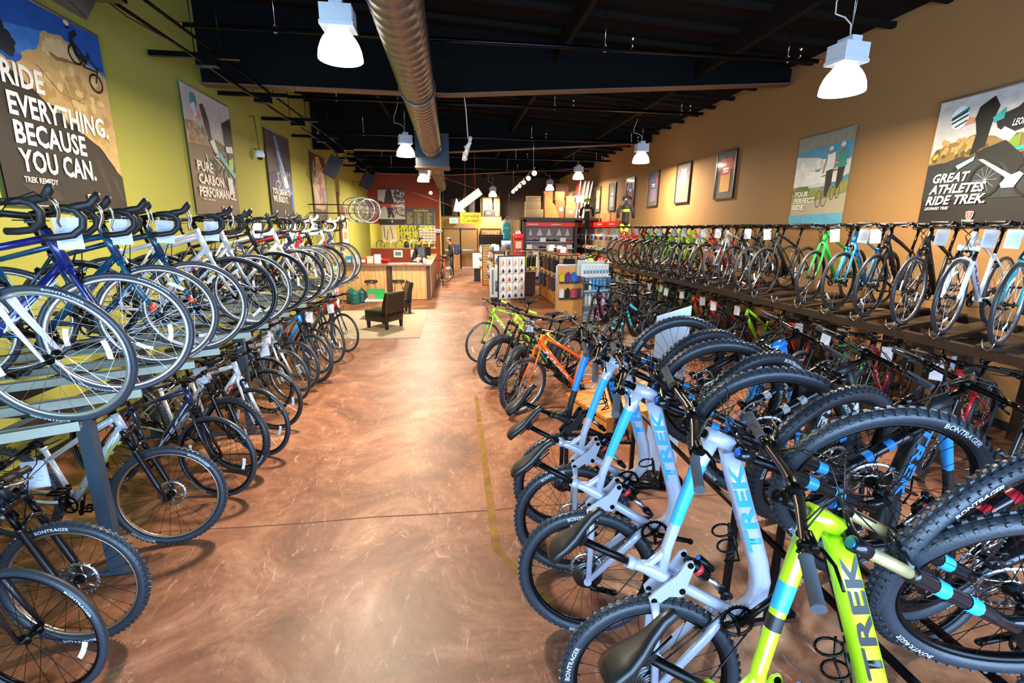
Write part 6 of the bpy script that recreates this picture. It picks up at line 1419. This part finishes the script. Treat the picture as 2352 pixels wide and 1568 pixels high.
for i in range(5):
    thing('folded_shirts', '%s folded shirts on the low table, %s from the aisle' % (['white', 'red', 'grey', 'navy', 'yellow'][i], ORD[i]), 'clothing', (1.92 + i * .18, 15.35, .82), [('shirt_pile', bevbox(-.08, .08, -.14, .14, 0, .09 + .02 * (i % 3), .015, 2), M('cloth_' + ['e4e4e0', 'c83a50', '7a7c82', '24345a', 'd8c020'][i], ['e4e4e0', 'c83a50', '7a7c82', '24345a', 'd8c020'][i], .85)), ('size_card', MB().bb(-.04, .04, -.145, -.1405, .02, .07), print_w)], group='folded shirts on the low table')

# low wooden platform behind the tipped bikes
pf = empty('display_platform', 'low honey wood display platform behind the orange bicycle', 'platform', (2.0, 4.9, 0), (0, 0, .3))
for i in range(6): put('plank', MB().bb(-.6, .7, -.42 + i * .14, -.42 + i * .14 + .132, .22, .25), M('honey_plank', 'c8803c', .45), pf)
put('platform_side', MB().bb(-.58, .68, -.40, -.38, 0, .22).bb(-.58, -.56, -.38, .38, 0, .22).bb(.66, .68, -.38, .38, 0, .22), M('honey_plank', 'c8803c', .45), pf)

# shoe wall
YW = 18.6; X0, X1 = 2.88, 4.82
sw = empty('shoe_wall', 'dark framed shoe wall with a red header and grey photo band', 'display', (0, 0, 0)); m_sf = M('dark_bronze_frame', '352a22', .5)
put('wall_frame', MB().bb(X0 - .12, X0, YW - .25, YW + .1, 0, 2.5).bb(X1, X1 + .12, YW - .25, YW + .1, 0, 2.5).bb(X0 - .12, X1 + .12, YW - .25, YW + .1, 2.42, 2.5), m_sf, sw)
put('back_panel', MB().bb(X0, X1, YW + .02, YW + .08, 0, 2.42), M('grey_back', '8a8486', .6), sw)
put('red_header', MB().bb(X0, X1, YW - .22, YW - .18, 2.25, 2.40), M('glowing_red_header', 'e02a1c', .45, emit=.15, grain=0), sw)  # faint glow put into the header red to brighten it, no lamp inside
for xx, wd_ in ((X0 + .1, .38), (X0 + 1.0, .38)): put('header_lettering', MB().bb(xx, xx + wd_, YW - .223, YW - .2205, 2.31, 2.335), print_w, sw)
put('photo_band', MB().bb(X0, X1, YW - .02, YW + .02, 1.86, 2.23), M('grey_photo', '6d6a70', .5), sw)
pz = MB()
for (px_, w_) in ((.15, .12), (.45, .25), (.85, .2), (1.25, .22), (1.6, .2)): pz.prism([(px_, 1.9), (px_ + w_, 1.9), (px_ + w_ * .8, 2.05), (px_ + w_ * .5, 2.18), (px_ + w_ * .2, 2.0)], (X0, YW - .024, 0), (1, 0, 0), (0, 0, 1), (0, 1, 0), .003)
put('photo_shapes', pz, M('pale_photo_print', 'c8c4ca', .5), sw)
for k in range(6): put('shelf_board', MB().bb(X0, X1, YW - .22, YW + .02, .3 + k * .27, .32 + k * .27), M('white_laminate', 'd8d8d6', .4), sw)


def shoe():
    mb = MB(); S = [(-.13, .03, .06, .03), (-.11, .035, .09, .03), (-.05, .034, .085, .03), (.0, .036, .065, .03), (.06, .042, .05, .03), (.11, .038, .04, .028), (.135, .02, .03, .024)]; vs = []; n = 8
    for x, hw, h, b in S:
        for j in range(n): a = 2 * PI * j / n; vs.append((x, hw * math.cos(a), .012 + h / 2 + h / 2 * math.sin(a)))
    m_ = len(S); mb.add(vs, [(i * n + j, i * n + (j + 1) % n, (i + 1) * n + (j + 1) % n, (i + 1) * n + j) for i in range(m_ - 1) for j in range(n)] + [tuple(range(n - 1, -1, -1)), tuple((m_ - 1) * n + j for j in range(n))], 0, True)
    return mb


sole = lambda: MB().prism([(-.14, -.03), (.0, -.03), (.09, -.045), (.14, -.02), (.14, .02), (.09, .045), (0, .03), (-.14, .03)], (0, 0, 0), (1, 0, 0), (0, 1, 0), (0, 0, 1), .016)
shc = ['e8e8ea', '2a2c34', '3a4a7a', 'd83a5a', '1c1d20', 'c8ccd0', '5a6a7a']; shn = ['white', 'black', 'navy', 'pink', 'jet black', 'silver', 'slate']
tr = ['bottom', 'second', 'third', 'fourth', 'fifth', 'top']
for k in range(6):
    for j in range(7):
        i = (k * 4 + j * 3) % 7; zz = .32 + k * .27
        if (j + k) % 3 == 1:
            thing('shoe_box', 'white shoe box, %s from the left on the %s shelf of the shoe wall' % (ORD[j], tr[k]), 'box', (X0 + .15 + j * .27, YW - .1, zz), [('box_body', cached('sbox', lambda: MB().bb(-.11, .11, -.08, .08, 0, .12)), white), ('box_lid', cached('slid', lambda: MB().bb(-.113, .113, -.083, .083, .12, .15)), M('red_mark', 'c83040', .5) if j == 4 else print_w)], group='boxes and shoes on the shoe wall')
        else:
            thing('cycling_shoe', '%s shoe, %s from the left on the %s shelf of the shoe wall' % (shn[i], ORD[j], tr[k]), 'shoe', (X0 + .15 + j * .27, YW - .1, zz), [('shoe_upper', cached('shoe', shoe), M('shoe_' + shc[i], shc[i], .45)), ('sole', cached('sole', sole), black)], rot=(0, 0, .35), group='boxes and shoes on the shoe wall')
# red helmet tower
ht_ = empty('helmet_tower', 'red boxy display tower with a white notice left of the shoe wall', 'display', (2.55, 18.2, 0))
put('tower_body', bevbox(-.18, .18, -.18, .18, 0, 1.75, .02, 2), M('deep_red_tower', 'b4141c', .4), ht_); put('tower_notice', MB().bb(-.12, .1, -.19, -.182, 1.42, 1.68), M('cream_sheet', 'e6d8c0', .6), ht_); put('tower_top', bevbox(-.2, .2, -.2, .2, 1.76, 1.96, .05, 3), M('bright_red', 'd81c24', .3), ht_)
thing('mirror_stand', 'narrow mirror in a pale blue frame beside the red tower', 'mirror', (2.1, 18.3, 0), [('mirror_frame', MB().bb(-.2, .2, 0, .04, .2, 1.72), M('pale_blue_frame', '7ab4d0', .4)), ('mirror_glass', MB().bb(-.17, .17, -.006, 0, .24, 1.68), M('mirror_glass', 'c8d4d8', .05, 1.0, grain=0)), ('mirror_foot', MB().bb(-.15, .15, -.2, .24, 0, .2), steel)])
thing('door_notice', 'small white notice with red print on the wall beside the red tower', 'notice', (2.3, 25.85, 1.72), [('notice_sheet', MB().bb(-.16, .16, 0, .02, 0, .36), white), ('notice_print', MB().bb(-.11, .11, -.004, 0, .08, .14).bb(-.11, .11, -.004, 0, .2, .25), M('red_mark', 'c83040', .5))])


def helmet_me():
    mb = MB(); n, m_ = 14, 6; vs = []
    for i in range(m_ + 1):
        t = PI / 2 * i / m_
        for j in range(n):
            a = 2 * PI * j / n; r = math.cos(t); vs.append((.15 * r * math.cos(a), .105 * r * math.sin(a), .13 * math.sin(t) + (.02 if math.cos(a) > .5 and i == 0 else 0)))
    fs = [(i * n + j, i * n + (j + 1) % n, (i + 1) * n + (j + 1) % n, (i + 1) * n + j) for i in range(m_) for j in range(n)]
    mb.add(vs, fs, 0, True)
    for k in (-2, -1, 0, 1, 2):
        mb.tube([(.15 * math.cos(t) * 1.02, k * .035 * math.cos(t * .5), .13 * math.sin(t) * 1.06 + .006) for t in (.3, .8, 1.4, 2.0, 2.7)], .011, 5, mi=1)
    return mb


def helmet(lab, loc, c, c2, yaw, group):
    o = empty('bike_helmet', lab, 'helmet', loc, (0, 0, yaw), group); put('helmet_shell', cached('helm', helmet_me), [M('helm_' + c, c, .3), M('helm_' + c2, c2, .3)], o)
    put('chin_strap', cached('strap', lambda: MB().tube([(.02, -.1, .02), (.02, -.05, -.1), (.02, .05, -.1), (.02, .1, .02)], .006, 5)), black, o); return o


helmet('white helmet on top of the red display tower', (2.55, 18.2, 1.965), 'e4e4e6', '9a9ca0', 1.2, None)
# red pegwall units along the tan wall with helmets, gloves and packs
hc = [('e4e4e6', '1c1d20', 'white and black'), ('1c1d20', 'd8402c', 'black and red'), ('a8d828', 'e8e8e8', 'lime and white'), ('e8e8e8', 'd8402c', 'white and red'), ('2a2c34', '8a8c92', 'charcoal'), ('d83040', 'e8e8e8', 'red and white'), ('e8f0f0', 'a8d828', 'white and lime'), ('3a6ac0', 'e8e8e8', 'blue and white')]
for s in range(4):
    y0 = 21.6 - s * 1.4
    u = empty('pegwall_unit', 'red headed wall unit on the tan wall, %s from the bicycle shelf' % ORD[3 - s], 'display', (XR - .30, y0, 0), group='red headed wall units')
    put('unit_panel', MB().bb(.1, .2, -1.34, 0, .2, 2.2), M('pale_back', 'c9b08a', .6), u); put('unit_header', MB().bb(-.02, .2, -1.34, 0, 2.24, 2.44), M('glowing_red_header', 'e02a1c', .45, emit=.15, grain=0), u)  # unit header shares the red with added glow
    put('header_lettering', MB().bb(-.023, -.0205, -.9, -.35, 2.33, 2.36), print_w, u); put('photo_card', MB().bb(.09, .1, -1.2, -.2, 1.85, 2.2), M('pale_photo_print', 'c8c4ca', .5), u)
    for yy in (-1.34, -.67, 0): put('upright_post', MB().tube([(.15, yy, 0), (.15, yy, 2.75), (.02, yy, 2.75)], .014, 6), steel, u)
    put('unit_shelf', MB().bb(-.3, .1, -1.34, 0, .62, .64), white, u)
    for r_ in range(2):
        for c_ in range(4):
            i = (s * 3 + r_ * 5 + c_) % 8; c1, c2, n_ = hc[i]
            helmet('%s helmet, %s in the %s row, %s red headed unit' % (n_, ORD[c_], ['lower', 'upper'][r_], ORD[3 - s]), (XR - .5, y0 - .18 - c_ * .33, 1.02 + r_ * .36), c1, c2, PI, 'helmets on the tan wall')
        put('helmet_peg', MB().bb(-.3, .1, -1.3, -.05, 1.0 + r_ * .36, 1.01 + r_ * .36), steel, u)
    for r_ in range(2):
        for c_ in range(6):
            i = (s + r_ * 2 + c_) % 6; cz = .66 if r_ == 0 else 1.72
            thing('hang_pack', '%s packet, %s in the %s row, %s red headed unit' % (gn[i], ORD[c_], ['shelf', 'top'][r_], ORD[3 - s]), 'package', (XR - .42 + .12 * r_, y0 - .14 - c_ * .21, cz), [('pack_card', cached('pcard', lambda: MB().bb(-.006, .006, -.07, .07, 0, .24)), white), ('pack_item', cached('pitem', lambda: MB().bb(-.045, -.006, -.05, .05, .03, .17)), M('cloth_' + gl[i], gl[i], .7))], group='packets on the tan wall')
# free floor shelves in front of the pegwall
for s, (x, y, lab) in enumerate([(4.45, 16.4, 'low black shelf of helmets in front of the shoe wall'), (3.9, 15.0, 'low white shelf of shoes and caps between gondola and shoe wall'), (4.4, 13.6, 'low shelf with white packs beside the far bicycles')]):
    o = empty('low_shelf', lab, 'shelf', (x, y, 0))
    for zz in (.3, .75, 1.15): put('shelf_board', MB().bb(-.5, .5, -.2, .2, zz, zz + .02), [m_kfr, white, slat_m][s], o)
    put('side_panel', MB().bb(-.52, -.5, -.2, .2, 0, 1.2), [m_kfr, white, slat_m][s], o); put('side_panel', MB().bb(.5, .52, -.2, .2, 0, 1.2), [m_kfr, white, slat_m][s], o)
    for t, zz in enumerate((.32, .77, 1.17)):
        for c_ in range(3):
            i = (s * 4 + t * 3 + c_ * 5) % 8; c1, c2, n_ = hc[i]
            helmet('%s helmet, %s on the %s board of the %s' % (n_, ORD[c_], ['lower', 'middle', 'top'][t], ['low black shelf', 'low white shelf', 'low shelf of packs'][s]), (x - .32 + c_ * .32, y, zz), c1, c2, -PI / 2, 'helmets on the low shelves')

# dressed torso stands
def torso(lab, x, y, z0, z1, c1, c2, topc):
    o = empty('jersey_stand', lab, 'mannequin', (x, y, 0)); z = z0
    put('torso_form', MB().tube([(0, 0, z), (0, 0, z + .12), (0, 0, z + .35), (0, 0, z + .52), (0, 0, z + .6), (0, 0, z + .66)], [.15, .16, .15, .19, .14, .05], 14, sq=(1, .6, .9)), M('cloth_' + c1, c1, .7), o)
    put('jersey_band', MB().tube([(0, 0, z + .38), (0, 0, z + .46)], [.168, .185], 14, sq=(1, .62, .9), cap=False), M('cloth_' + c2, c2, .7), o)
    for s in (-1, 1): put('sleeve', MB().tube([(s * .15, 0, z + .56), (s * .24, 0, z + .42), (s * .25, -.02, z + .2)], [.06, .055, .045], 8), M('cloth_' + c1, c1, .7), o)
    put('shorts', MB().tube([(-.07, 0, z + .02), (-.08, 0, z - .3)], [.085, .07], 10).tube([(.07, 0, z + .02), (.08, 0, z - .3)], [.085, .07], 10), M('cloth_' + c2 if c2 == 'a8d828' else 'cloth_' + c1, c2 if c2 == 'a8d828' else c1, .7), o)
    put('helmet_shell', cached('helm', helmet_me), [M('helm_' + topc, topc, .3), black], o, loc=(0, 0, z + .72)); put('stand_pole', MB().tube([(0, 0, 0), (0, 0, z + .72)], .018, 8).lathe([(.001, .015), (.2, .015), (.2, 0)], n=20), steel, o)
torso('torso stand in black and white jersey with lime helmet beside the shoe wall', 5.24, 18.2, 2.45, 0, '1c1d20', 'e8e8e8', 'a8d828')
torso('torso stand in black and lime jersey near the far end of the bicycle shelf', 5.35, 14.3, 2.3, 0, '1c1d20', 'a8d828', '2a2c30')

# loft top with stored boxes
lf = struct('trim_loft_deck', MB().bb(2.7, XR, 19.0, 26.9, 2.5, 2.6), m_sf)
struct('wall_loft_front', MB().bb(2.7, 2.76, 19.0, YB, 0, 2.5), mtl)
thing('shoe_carton', 'lowest pale carton in the stack at the left end of the loft', 'box', (3.35, 19.4, 2.6), [('carton', bevbox(-.35, .35, -.25, .25, 0, .32, .01, 2), M('pale_carton', 'b39a70', .7)), ('tape', MB().bb(-.352, .352, -.03, .03, .318, .323), M('tape', 'b08a54', .5))])
thing('shoe_carton', 'middle pale carton in the stack at the left end of the loft', 'box', (3.3, 19.4, 2.925), [('carton', bevbox(-.3, .3, -.22, .22, 0, .3, .01, 2), M('pale_carton', 'b39a70', .7)), ('tape', MB().bb(-.302, .302, -.03, .03, .298, .303), M('tape', 'b08a54', .5))])
thing('shoe_carton', 'topmost pale carton in the stack at the left end of the loft', 'box', (3.32, 19.4, 3.23), [('carton', bevbox(-.27, .27, -.2, .2, 0, .2, .01, 2), M('pale_carton', 'b39a70', .7)), ('carton_lid', MB().bb(-.28, .28, -.21, .21, .15, .205), M('pale_carton', 'b39a70', .7))])
thing('wooden_wedge', 'tall honey wood ramp wedge leaning on the loft beside the cartons', 'wedge', (3.98, 19.35, 2.6), [('wedge_board', MB().prism([(-.2, 0), (.4, 0), (.2, .5), (-.2, .95)], (0, -.12, 0), (1, 0, 0), (0, 0, 1), (0, 1, 0), .24), M('honey_panel', 'd89c50', .5)), ('wedge_panel', MB().bb(-.22, .16, .12, .15, 0, 1.05), M('rust_board', 'b4703c', .6))])
CB = [(4.55, 19.9, .32, .72, '8a5a34', 'tall brown carton at the back of the loft stack'), (4.95, 19.8, .3, .5, '7a6a48', 'olive box beside the wedge'), (4.95, 19.8, .26, .38, 'b4743c', 'orange-brown carton', .5), (4.5, 19.95, .25, .35, 'c07a44', 'rust carton', .72), (5.35, 19.8, .2, .6, '3a302a', 'dark box by the leaning boards'), (5.3, 19.8, .24, .28, 'd8d8e0', 'white and blue carton', .62), (4.75, 20.6, .4, 1.45, '6a4630', 'very tall carton behind the others')]
for i, t in enumerate(CB):
    x, y, hw, h, c, lab = t[:6]; dz = t[6] if len(t) > 6 else 0
    thing('storage_carton', lab + (' stacked on the loft' if len(lab.split()) < 5 else ''), 'box', (x, y, 2.6 + dz), [('carton', bevbox(-hw / 2 - .08, hw / 2 + .08, -.18, .18, 0, h, .01, 2), M('carton_' + c, c, .7)), ('carton_label', MB().bb(-.06, .08, -.183, -.1805, h * .4, h * .6), M('blue_label', '3a7ab8', .5) if 'blue' in lab else print_w)], group='stored cartons on the loft')
for i, (x, c, tlt, lab) in enumerate([(5.25, 'c83a24', .10, 'red'), (5.42, 'c8884a', .12, 'tan'), (5.55, 'e8e0d0', .14, 'white edged'), (5.66, 'a8642c', .16, 'brown')]):
    thing('leaning_board', '%s board leaning against the tan wall on the loft' % lab, 'board', (x - .1, 19.5, 2.6), [('board_face', MB().bb(-.02, .02, 0, .6, 0, 1.5), M('board_' + c, c, .5)), ('board_edge', MB().bb(-.022, .022, -.006, 0, 0, 1.5), white)], rot=(0, tlt, 0), group='boards leaning on the loft')
# back storage over the doors
st_ = empty('storage_rack', 'dark storage shelf over the back doors with boxes', 'rack', (0, 0, 0))
put('rack_deck', MB().bb(-.5, 2.7, 25.9, YB - .02, 2.76, 2.80), m_sf, st_)
for xx in (-.4, .7, 1.6, 2.6): put('rack_upright', MB().bb(xx - .03, xx + .03, 25.95, 26.0, 2.8, 4.1), m_sf, st_)
for i, (x, hw, h, c, lab) in enumerate([(.2, .3, .9, '3a3630', 'dark upright case over the left door'), (1.1, .3, .8, '2c2824', 'black upright case over the right door'), (1.95, .5, 1.0, 'b8935a', 'large tan carton with a yellow edge over the doors'), (2.45, .3, 1.05, 'b4743c', 'tall rust carton over the doors')]):
    thing('storage_carton', lab, 'box', (x, 26.3, 2.8), [('carton', bevbox(-hw / 2, hw / 2, -.25, .25, 0, h, .01, 2), M('carton_' + c, c, .7)), ('carton_edge', MB().bb(-hw / 2 - .004, -hw / 2 + .03, -.256, -.2, 0, h), M('yellow_edge', 'd8c820', .5) if 'yellow' in lab else print_k)])
thing('black_machine', 'black boxy machine sitting before the tan carton over the doors', 'machine', (2.1, 25.98, 2.8), [('machine_base', MB().bb(-.3, .25, -.08, .08, 0, .35), black), ('machine_head', MB().bb(-.1, .12, -.07, .07, .35, .7), black), ('machine_mark', MB().bb(-.2, 0, -.085, -.081, .12, .18), print_w)])
for i in range(3):
    thing('folded_tube', 'long silver tube leaning in the dark storage, %s from the aisle side' % ORD[i], 'tube', (.45 + i * .18, 26.2, 2.8), [('tube_body', MB().tube([(0, 0, 0), (.02, .1, 1.0 + .1 * i)], .04, 8), M('dull_silver_tube', '8a8c84', .4, .5)), ('tube_cap', MB().tube([(.02, .1, 1.0 + .1 * i), (.02, .1, 1.03 + .1 * i)], .045, 8), black)], group='tubes in the storage')
cardboard = thing('yellow_carton', 'pine coloured tall crate standing beside the back door behind the person', 'crate', (.12, 24.6, 0), [('crate_body', bevbox(-.28, .28, -.2, .2, 0, 1.15, .01, 2), pine), ('crate_batten', MB().bb(-.29, .29, -.215, -.2, .2, .28).bb(-.29, .29, -.215, -.2, .85, .93), pine)])

# ================================================================== PEOPLE
def skin_mesh(verts, edges, radii, root_i, levels=2):
    import bmesh
    bm = bmesh.new(); lay = bm.verts.layers.skin.verify(); vs = [bm.verts.new(v) for v in verts]
    for a, b in edges: bm.edges.new((vs[a], vs[b]))
    for i, r_ in enumerate(radii): vs[i][lay].radius = r_ if isinstance(r_, tuple) else (r_, r_); vs[i][lay].use_root = (i == root_i)
    me = bpy.data.meshes.new('body'); bm.to_mesh(me); bm.free(); o = bpy.data.objects.new('tmp', me); col.objects.link(o)
    o.modifiers.new('s', 'SKIN').use_smooth_shade = True; m_ = o.modifiers.new('u', 'SUBSURF'); m_.levels = levels; m_.render_levels = levels
    dg = bpy.context.evaluated_depsgraph_get(); dg.update(); out = bpy.data.meshes.new_from_object(o.evaluated_get(dg)); bpy.data.objects.remove(o)
    for p in out.polygons: p.use_smooth = True
    out.materials.clear(); return out


def person(label, loc, yaw, lean=0.0, cloth='1e1f24', legs='2c2f36', skin='a8704e', hair='1a1412', cap=None, pack=None, arms='book', shoe='b8b8b4'):
    """faces +X; one continuous body, clothing coloured by region of the same body, head parts and pack as children"""
    o = empty('person', label, 'person', loc, (0, 0, yaw)); L_ = math.sin(lean)
    tx = lambda z: (z - .95) * math.tan(lean) if z > .95 else 0
    V = [(0, 0, .95), (tx(1.1), 0, 1.1), (tx(1.3), 0, 1.28), (tx(1.42), 0, 1.42), (tx(1.5) + .01, 0, 1.50), (tx(1.6) + .03, 0, 1.58), (tx(1.7) + .03, 0, 1.66)]
    E_ = [(0, 1), (1, 2), (2, 3), (3, 4), (4, 5), (5, 6)]; R_ = [(.15, .11), (.135, .10), (.16, .11), (.13, .09), .055, .075, .078]
    for s in (-1, 1):
        b = len(V); V += [(0, s * .09, .88), (.02 + s * .05, s * .10, .50), (-.02 + s * .05, s * .10, .10), (.03 + s * .05, s * .10, .05), (.13 + s * .05, s * .11, .04)]; R_ += [.095, .065, .045, .042, .032]
        E_ += [(0, b), (b, b + 1), (b + 1, b + 2), (b + 2, b + 3), (b + 3, b + 4)]
        a = len(V); sx = tx(1.42)
        if arms == 'book': V += [(sx, s * .19, 1.40), (sx - .02, s * .23, 1.12), (sx + .16, s * .15, .98), (sx + .22, s * .13, 1.0)]
        else: V += [(sx, s * .19, 1.38), (sx + .10, s * .22, 1.12), (sx + .26, s * .16, .98), (sx + .32, s * .14, .94)]
        R_ += [.062, .048, .036, .028]; E_ += [(3, a), (a, a + 1), (a + 1, a + 2), (a + 2, a + 3)]
        # hand: palm and five separate fingers
        w_ = Vector(V[a + 3]); h = len(V); V.append(tuple(w_ + Vector((.05, 0, -.01)))); R_.append((.034, .018)); E_.append((a + 3, h))
        for q, (oy, ln) in enumerate(((-.03, .06), (-.01, .075), (.01, .07), (.03, .055))):
            f_ = len(V); V += [tuple(w_ + Vector((.085, oy, -.012))), tuple(w_ + Vector((.085 + ln * .6, oy, -.02 - ln * .5)))]; R_ += [.0095, .008]; E_ += [(h, f_), (f_, f_ + 1)]
        f_ = len(V); V += [tuple(w_ + Vector((.03, -s * .035, 0))), tuple(w_ + Vector((.06, -s * .055, -.01)))]; R_ += [.011, .009]; E_ += [(h, f_), (f_, f_ + 1)]
    me = skin_mesh(V, E_, R_, 0); neck = 1.475
    ms = [M('cloth_' + legs, legs, .8), M('cloth_' + cloth, cloth, .8), M('skin_' + skin, skin, .5), M('shoe_' + shoe, shoe, .5)]
    body = put('body', me, ms, o); hx = tx(1.42) + (.19 if arms == 'book' else .29)
    for p in me.polygons:
        c = p.center; p.material_index = 3 if c.z < .085 else (0 if c.z < .93 and abs(c.y) < .22 and c.x < .15 + tx(1) else (2 if c.z > neck or c.x > hx else 1))
    hc_ = Vector((tx(1.64) + .045, 0, 1.645)); hm = MB()
    hm.sphere(hc_, .098, 0, 16, (1.02, .80, 1.18)); hm.sphere(hc_ + Vector((.10, 0, -.005)), .018, 0, 8, (1, .7, 1.3)); hm.tube([hc_ + Vector((.088, -.022, -.045)), hc_ + Vector((.094, 0, -.046)), hc_ + Vector((.088, .022, -.045))], .006, 6, mi=1)
    for s in (-1, 1):
        hm.sphere(hc_ + Vector((.083, s * .033, .012)), .012, 2, 8); hm.sphere(hc_ + Vector((.093, s * .034, .012)), .005, 3, 6); hm.sphere(hc_ + Vector((-.005, s * .080, -.005)), .024, 0, 8, (.6, .35, 1.1))
    put('head', hm, [ms[2], M('lips', '8a4a3c', .5), M('eye_white', 'e8e6e0', .3), M('eye_dark', '1a1412', .3)], body)
    hr = MB(); n, m_ = 16, 7; vs = []
    for i in range(m_ + 1):
        t = PI * .56 * i / m_
        for j in range(n):
            a = 2 * PI * j / n; bk = (1 - math.cos(a)) * .5; tt = t * (.62 + .5 * bk); vs.append(hc_ + Vector((.108 * math.sin(tt) * math.cos(a), .090 * math.sin(tt) * math.sin(a), .128 * math.cos(tt) + .002)))
    hr.add(vs, [(i * n + j, i * n + (j + 1) % n, (i + 1) * n + (j + 1) % n, (i + 1) * n + j) for i in range(m_) for j in range(n)], 0, True); put('hair', hr, M('hair_' + hair, hair, .7), body)
    if cap:
        cm = MB(); cm.lathe([(.001, .075), (.06, .07), (.1, .045), (.113, 0), (.115, -.012)], hc_ + Vector((-.003, 0, .06)), n=18); cm.prism([(.08, -.075), (.15, -.06), (.19, 0), (.15, .06), (.08, .075)], hc_ + Vector((0, 0, .045)), (1, 0, 0), (0, 1, 0), (0, 0, 1), .008); put('cap', cm, M('cap_' + cap, cap, .8), body)
    if pack:
        pb_ = thing('backpack', 'dark blue backpack worn by the person in the grey cap', 'backpack', (0, 0, 0), [])
        pb_.parent = None; pb_.location = Vector(loc) + Matrix.Rotation(yaw, 3, 'Z') @ Vector((-.22, 0, 1.02)); pb_.rotation_euler = (0, 0, yaw)
        put('pack_body', bevbox(-.11, .09, -.15, .15, 0, .44, .06, 3), M('cloth_' + pack, pack, .75), pb_); put('pack_pocket', bevbox(-.16, -.10, -.12, .12, .04, .24, .025, 2), M('cloth_' + pack, pack, .75), pb_)
        for s in (-1, 1): put('pack_strap', MB().tube([(.08, s * .1, .40), (.15, s * .11, .47), (.33, s * .11, .43), (.36, s * .12, .28), (.3, s * .16, .12), (.1, s * .15, .05)], .014, 6, sq=(1.6, .6, 1)), black, pb_)
    if arms == 'book': put('jacket_collar', MB().tube([(tx(1.49) + .05 * math.cos(a), .075 * math.sin(a), 1.47 + .01 * math.cos(a)) for a in [2 * PI * i / 14 for i in range(15)]], .022, 7), M('cloth_3a2a2a', '3a2a2a', .8), body)
    return o


person('person in a grey cap, dark jacket and jeans standing by the counter, looking down', (-.02, 20.9, 0), PI + .15, .10, cap='7a787a', pack='1e3466', arms='book')
person('dark-haired person in a black shirt leaning over the far end of the counter', (-1.62, 20.6, 0), -.35, .42, cloth='1c1c20', legs='26262c', arms='reach')
person('dark-haired person in a dark shirt working behind the red half wall', (-2.25, 24.4, 0), -1.3, .25, cloth='2a2c30', legs='26262c', arms='reach')
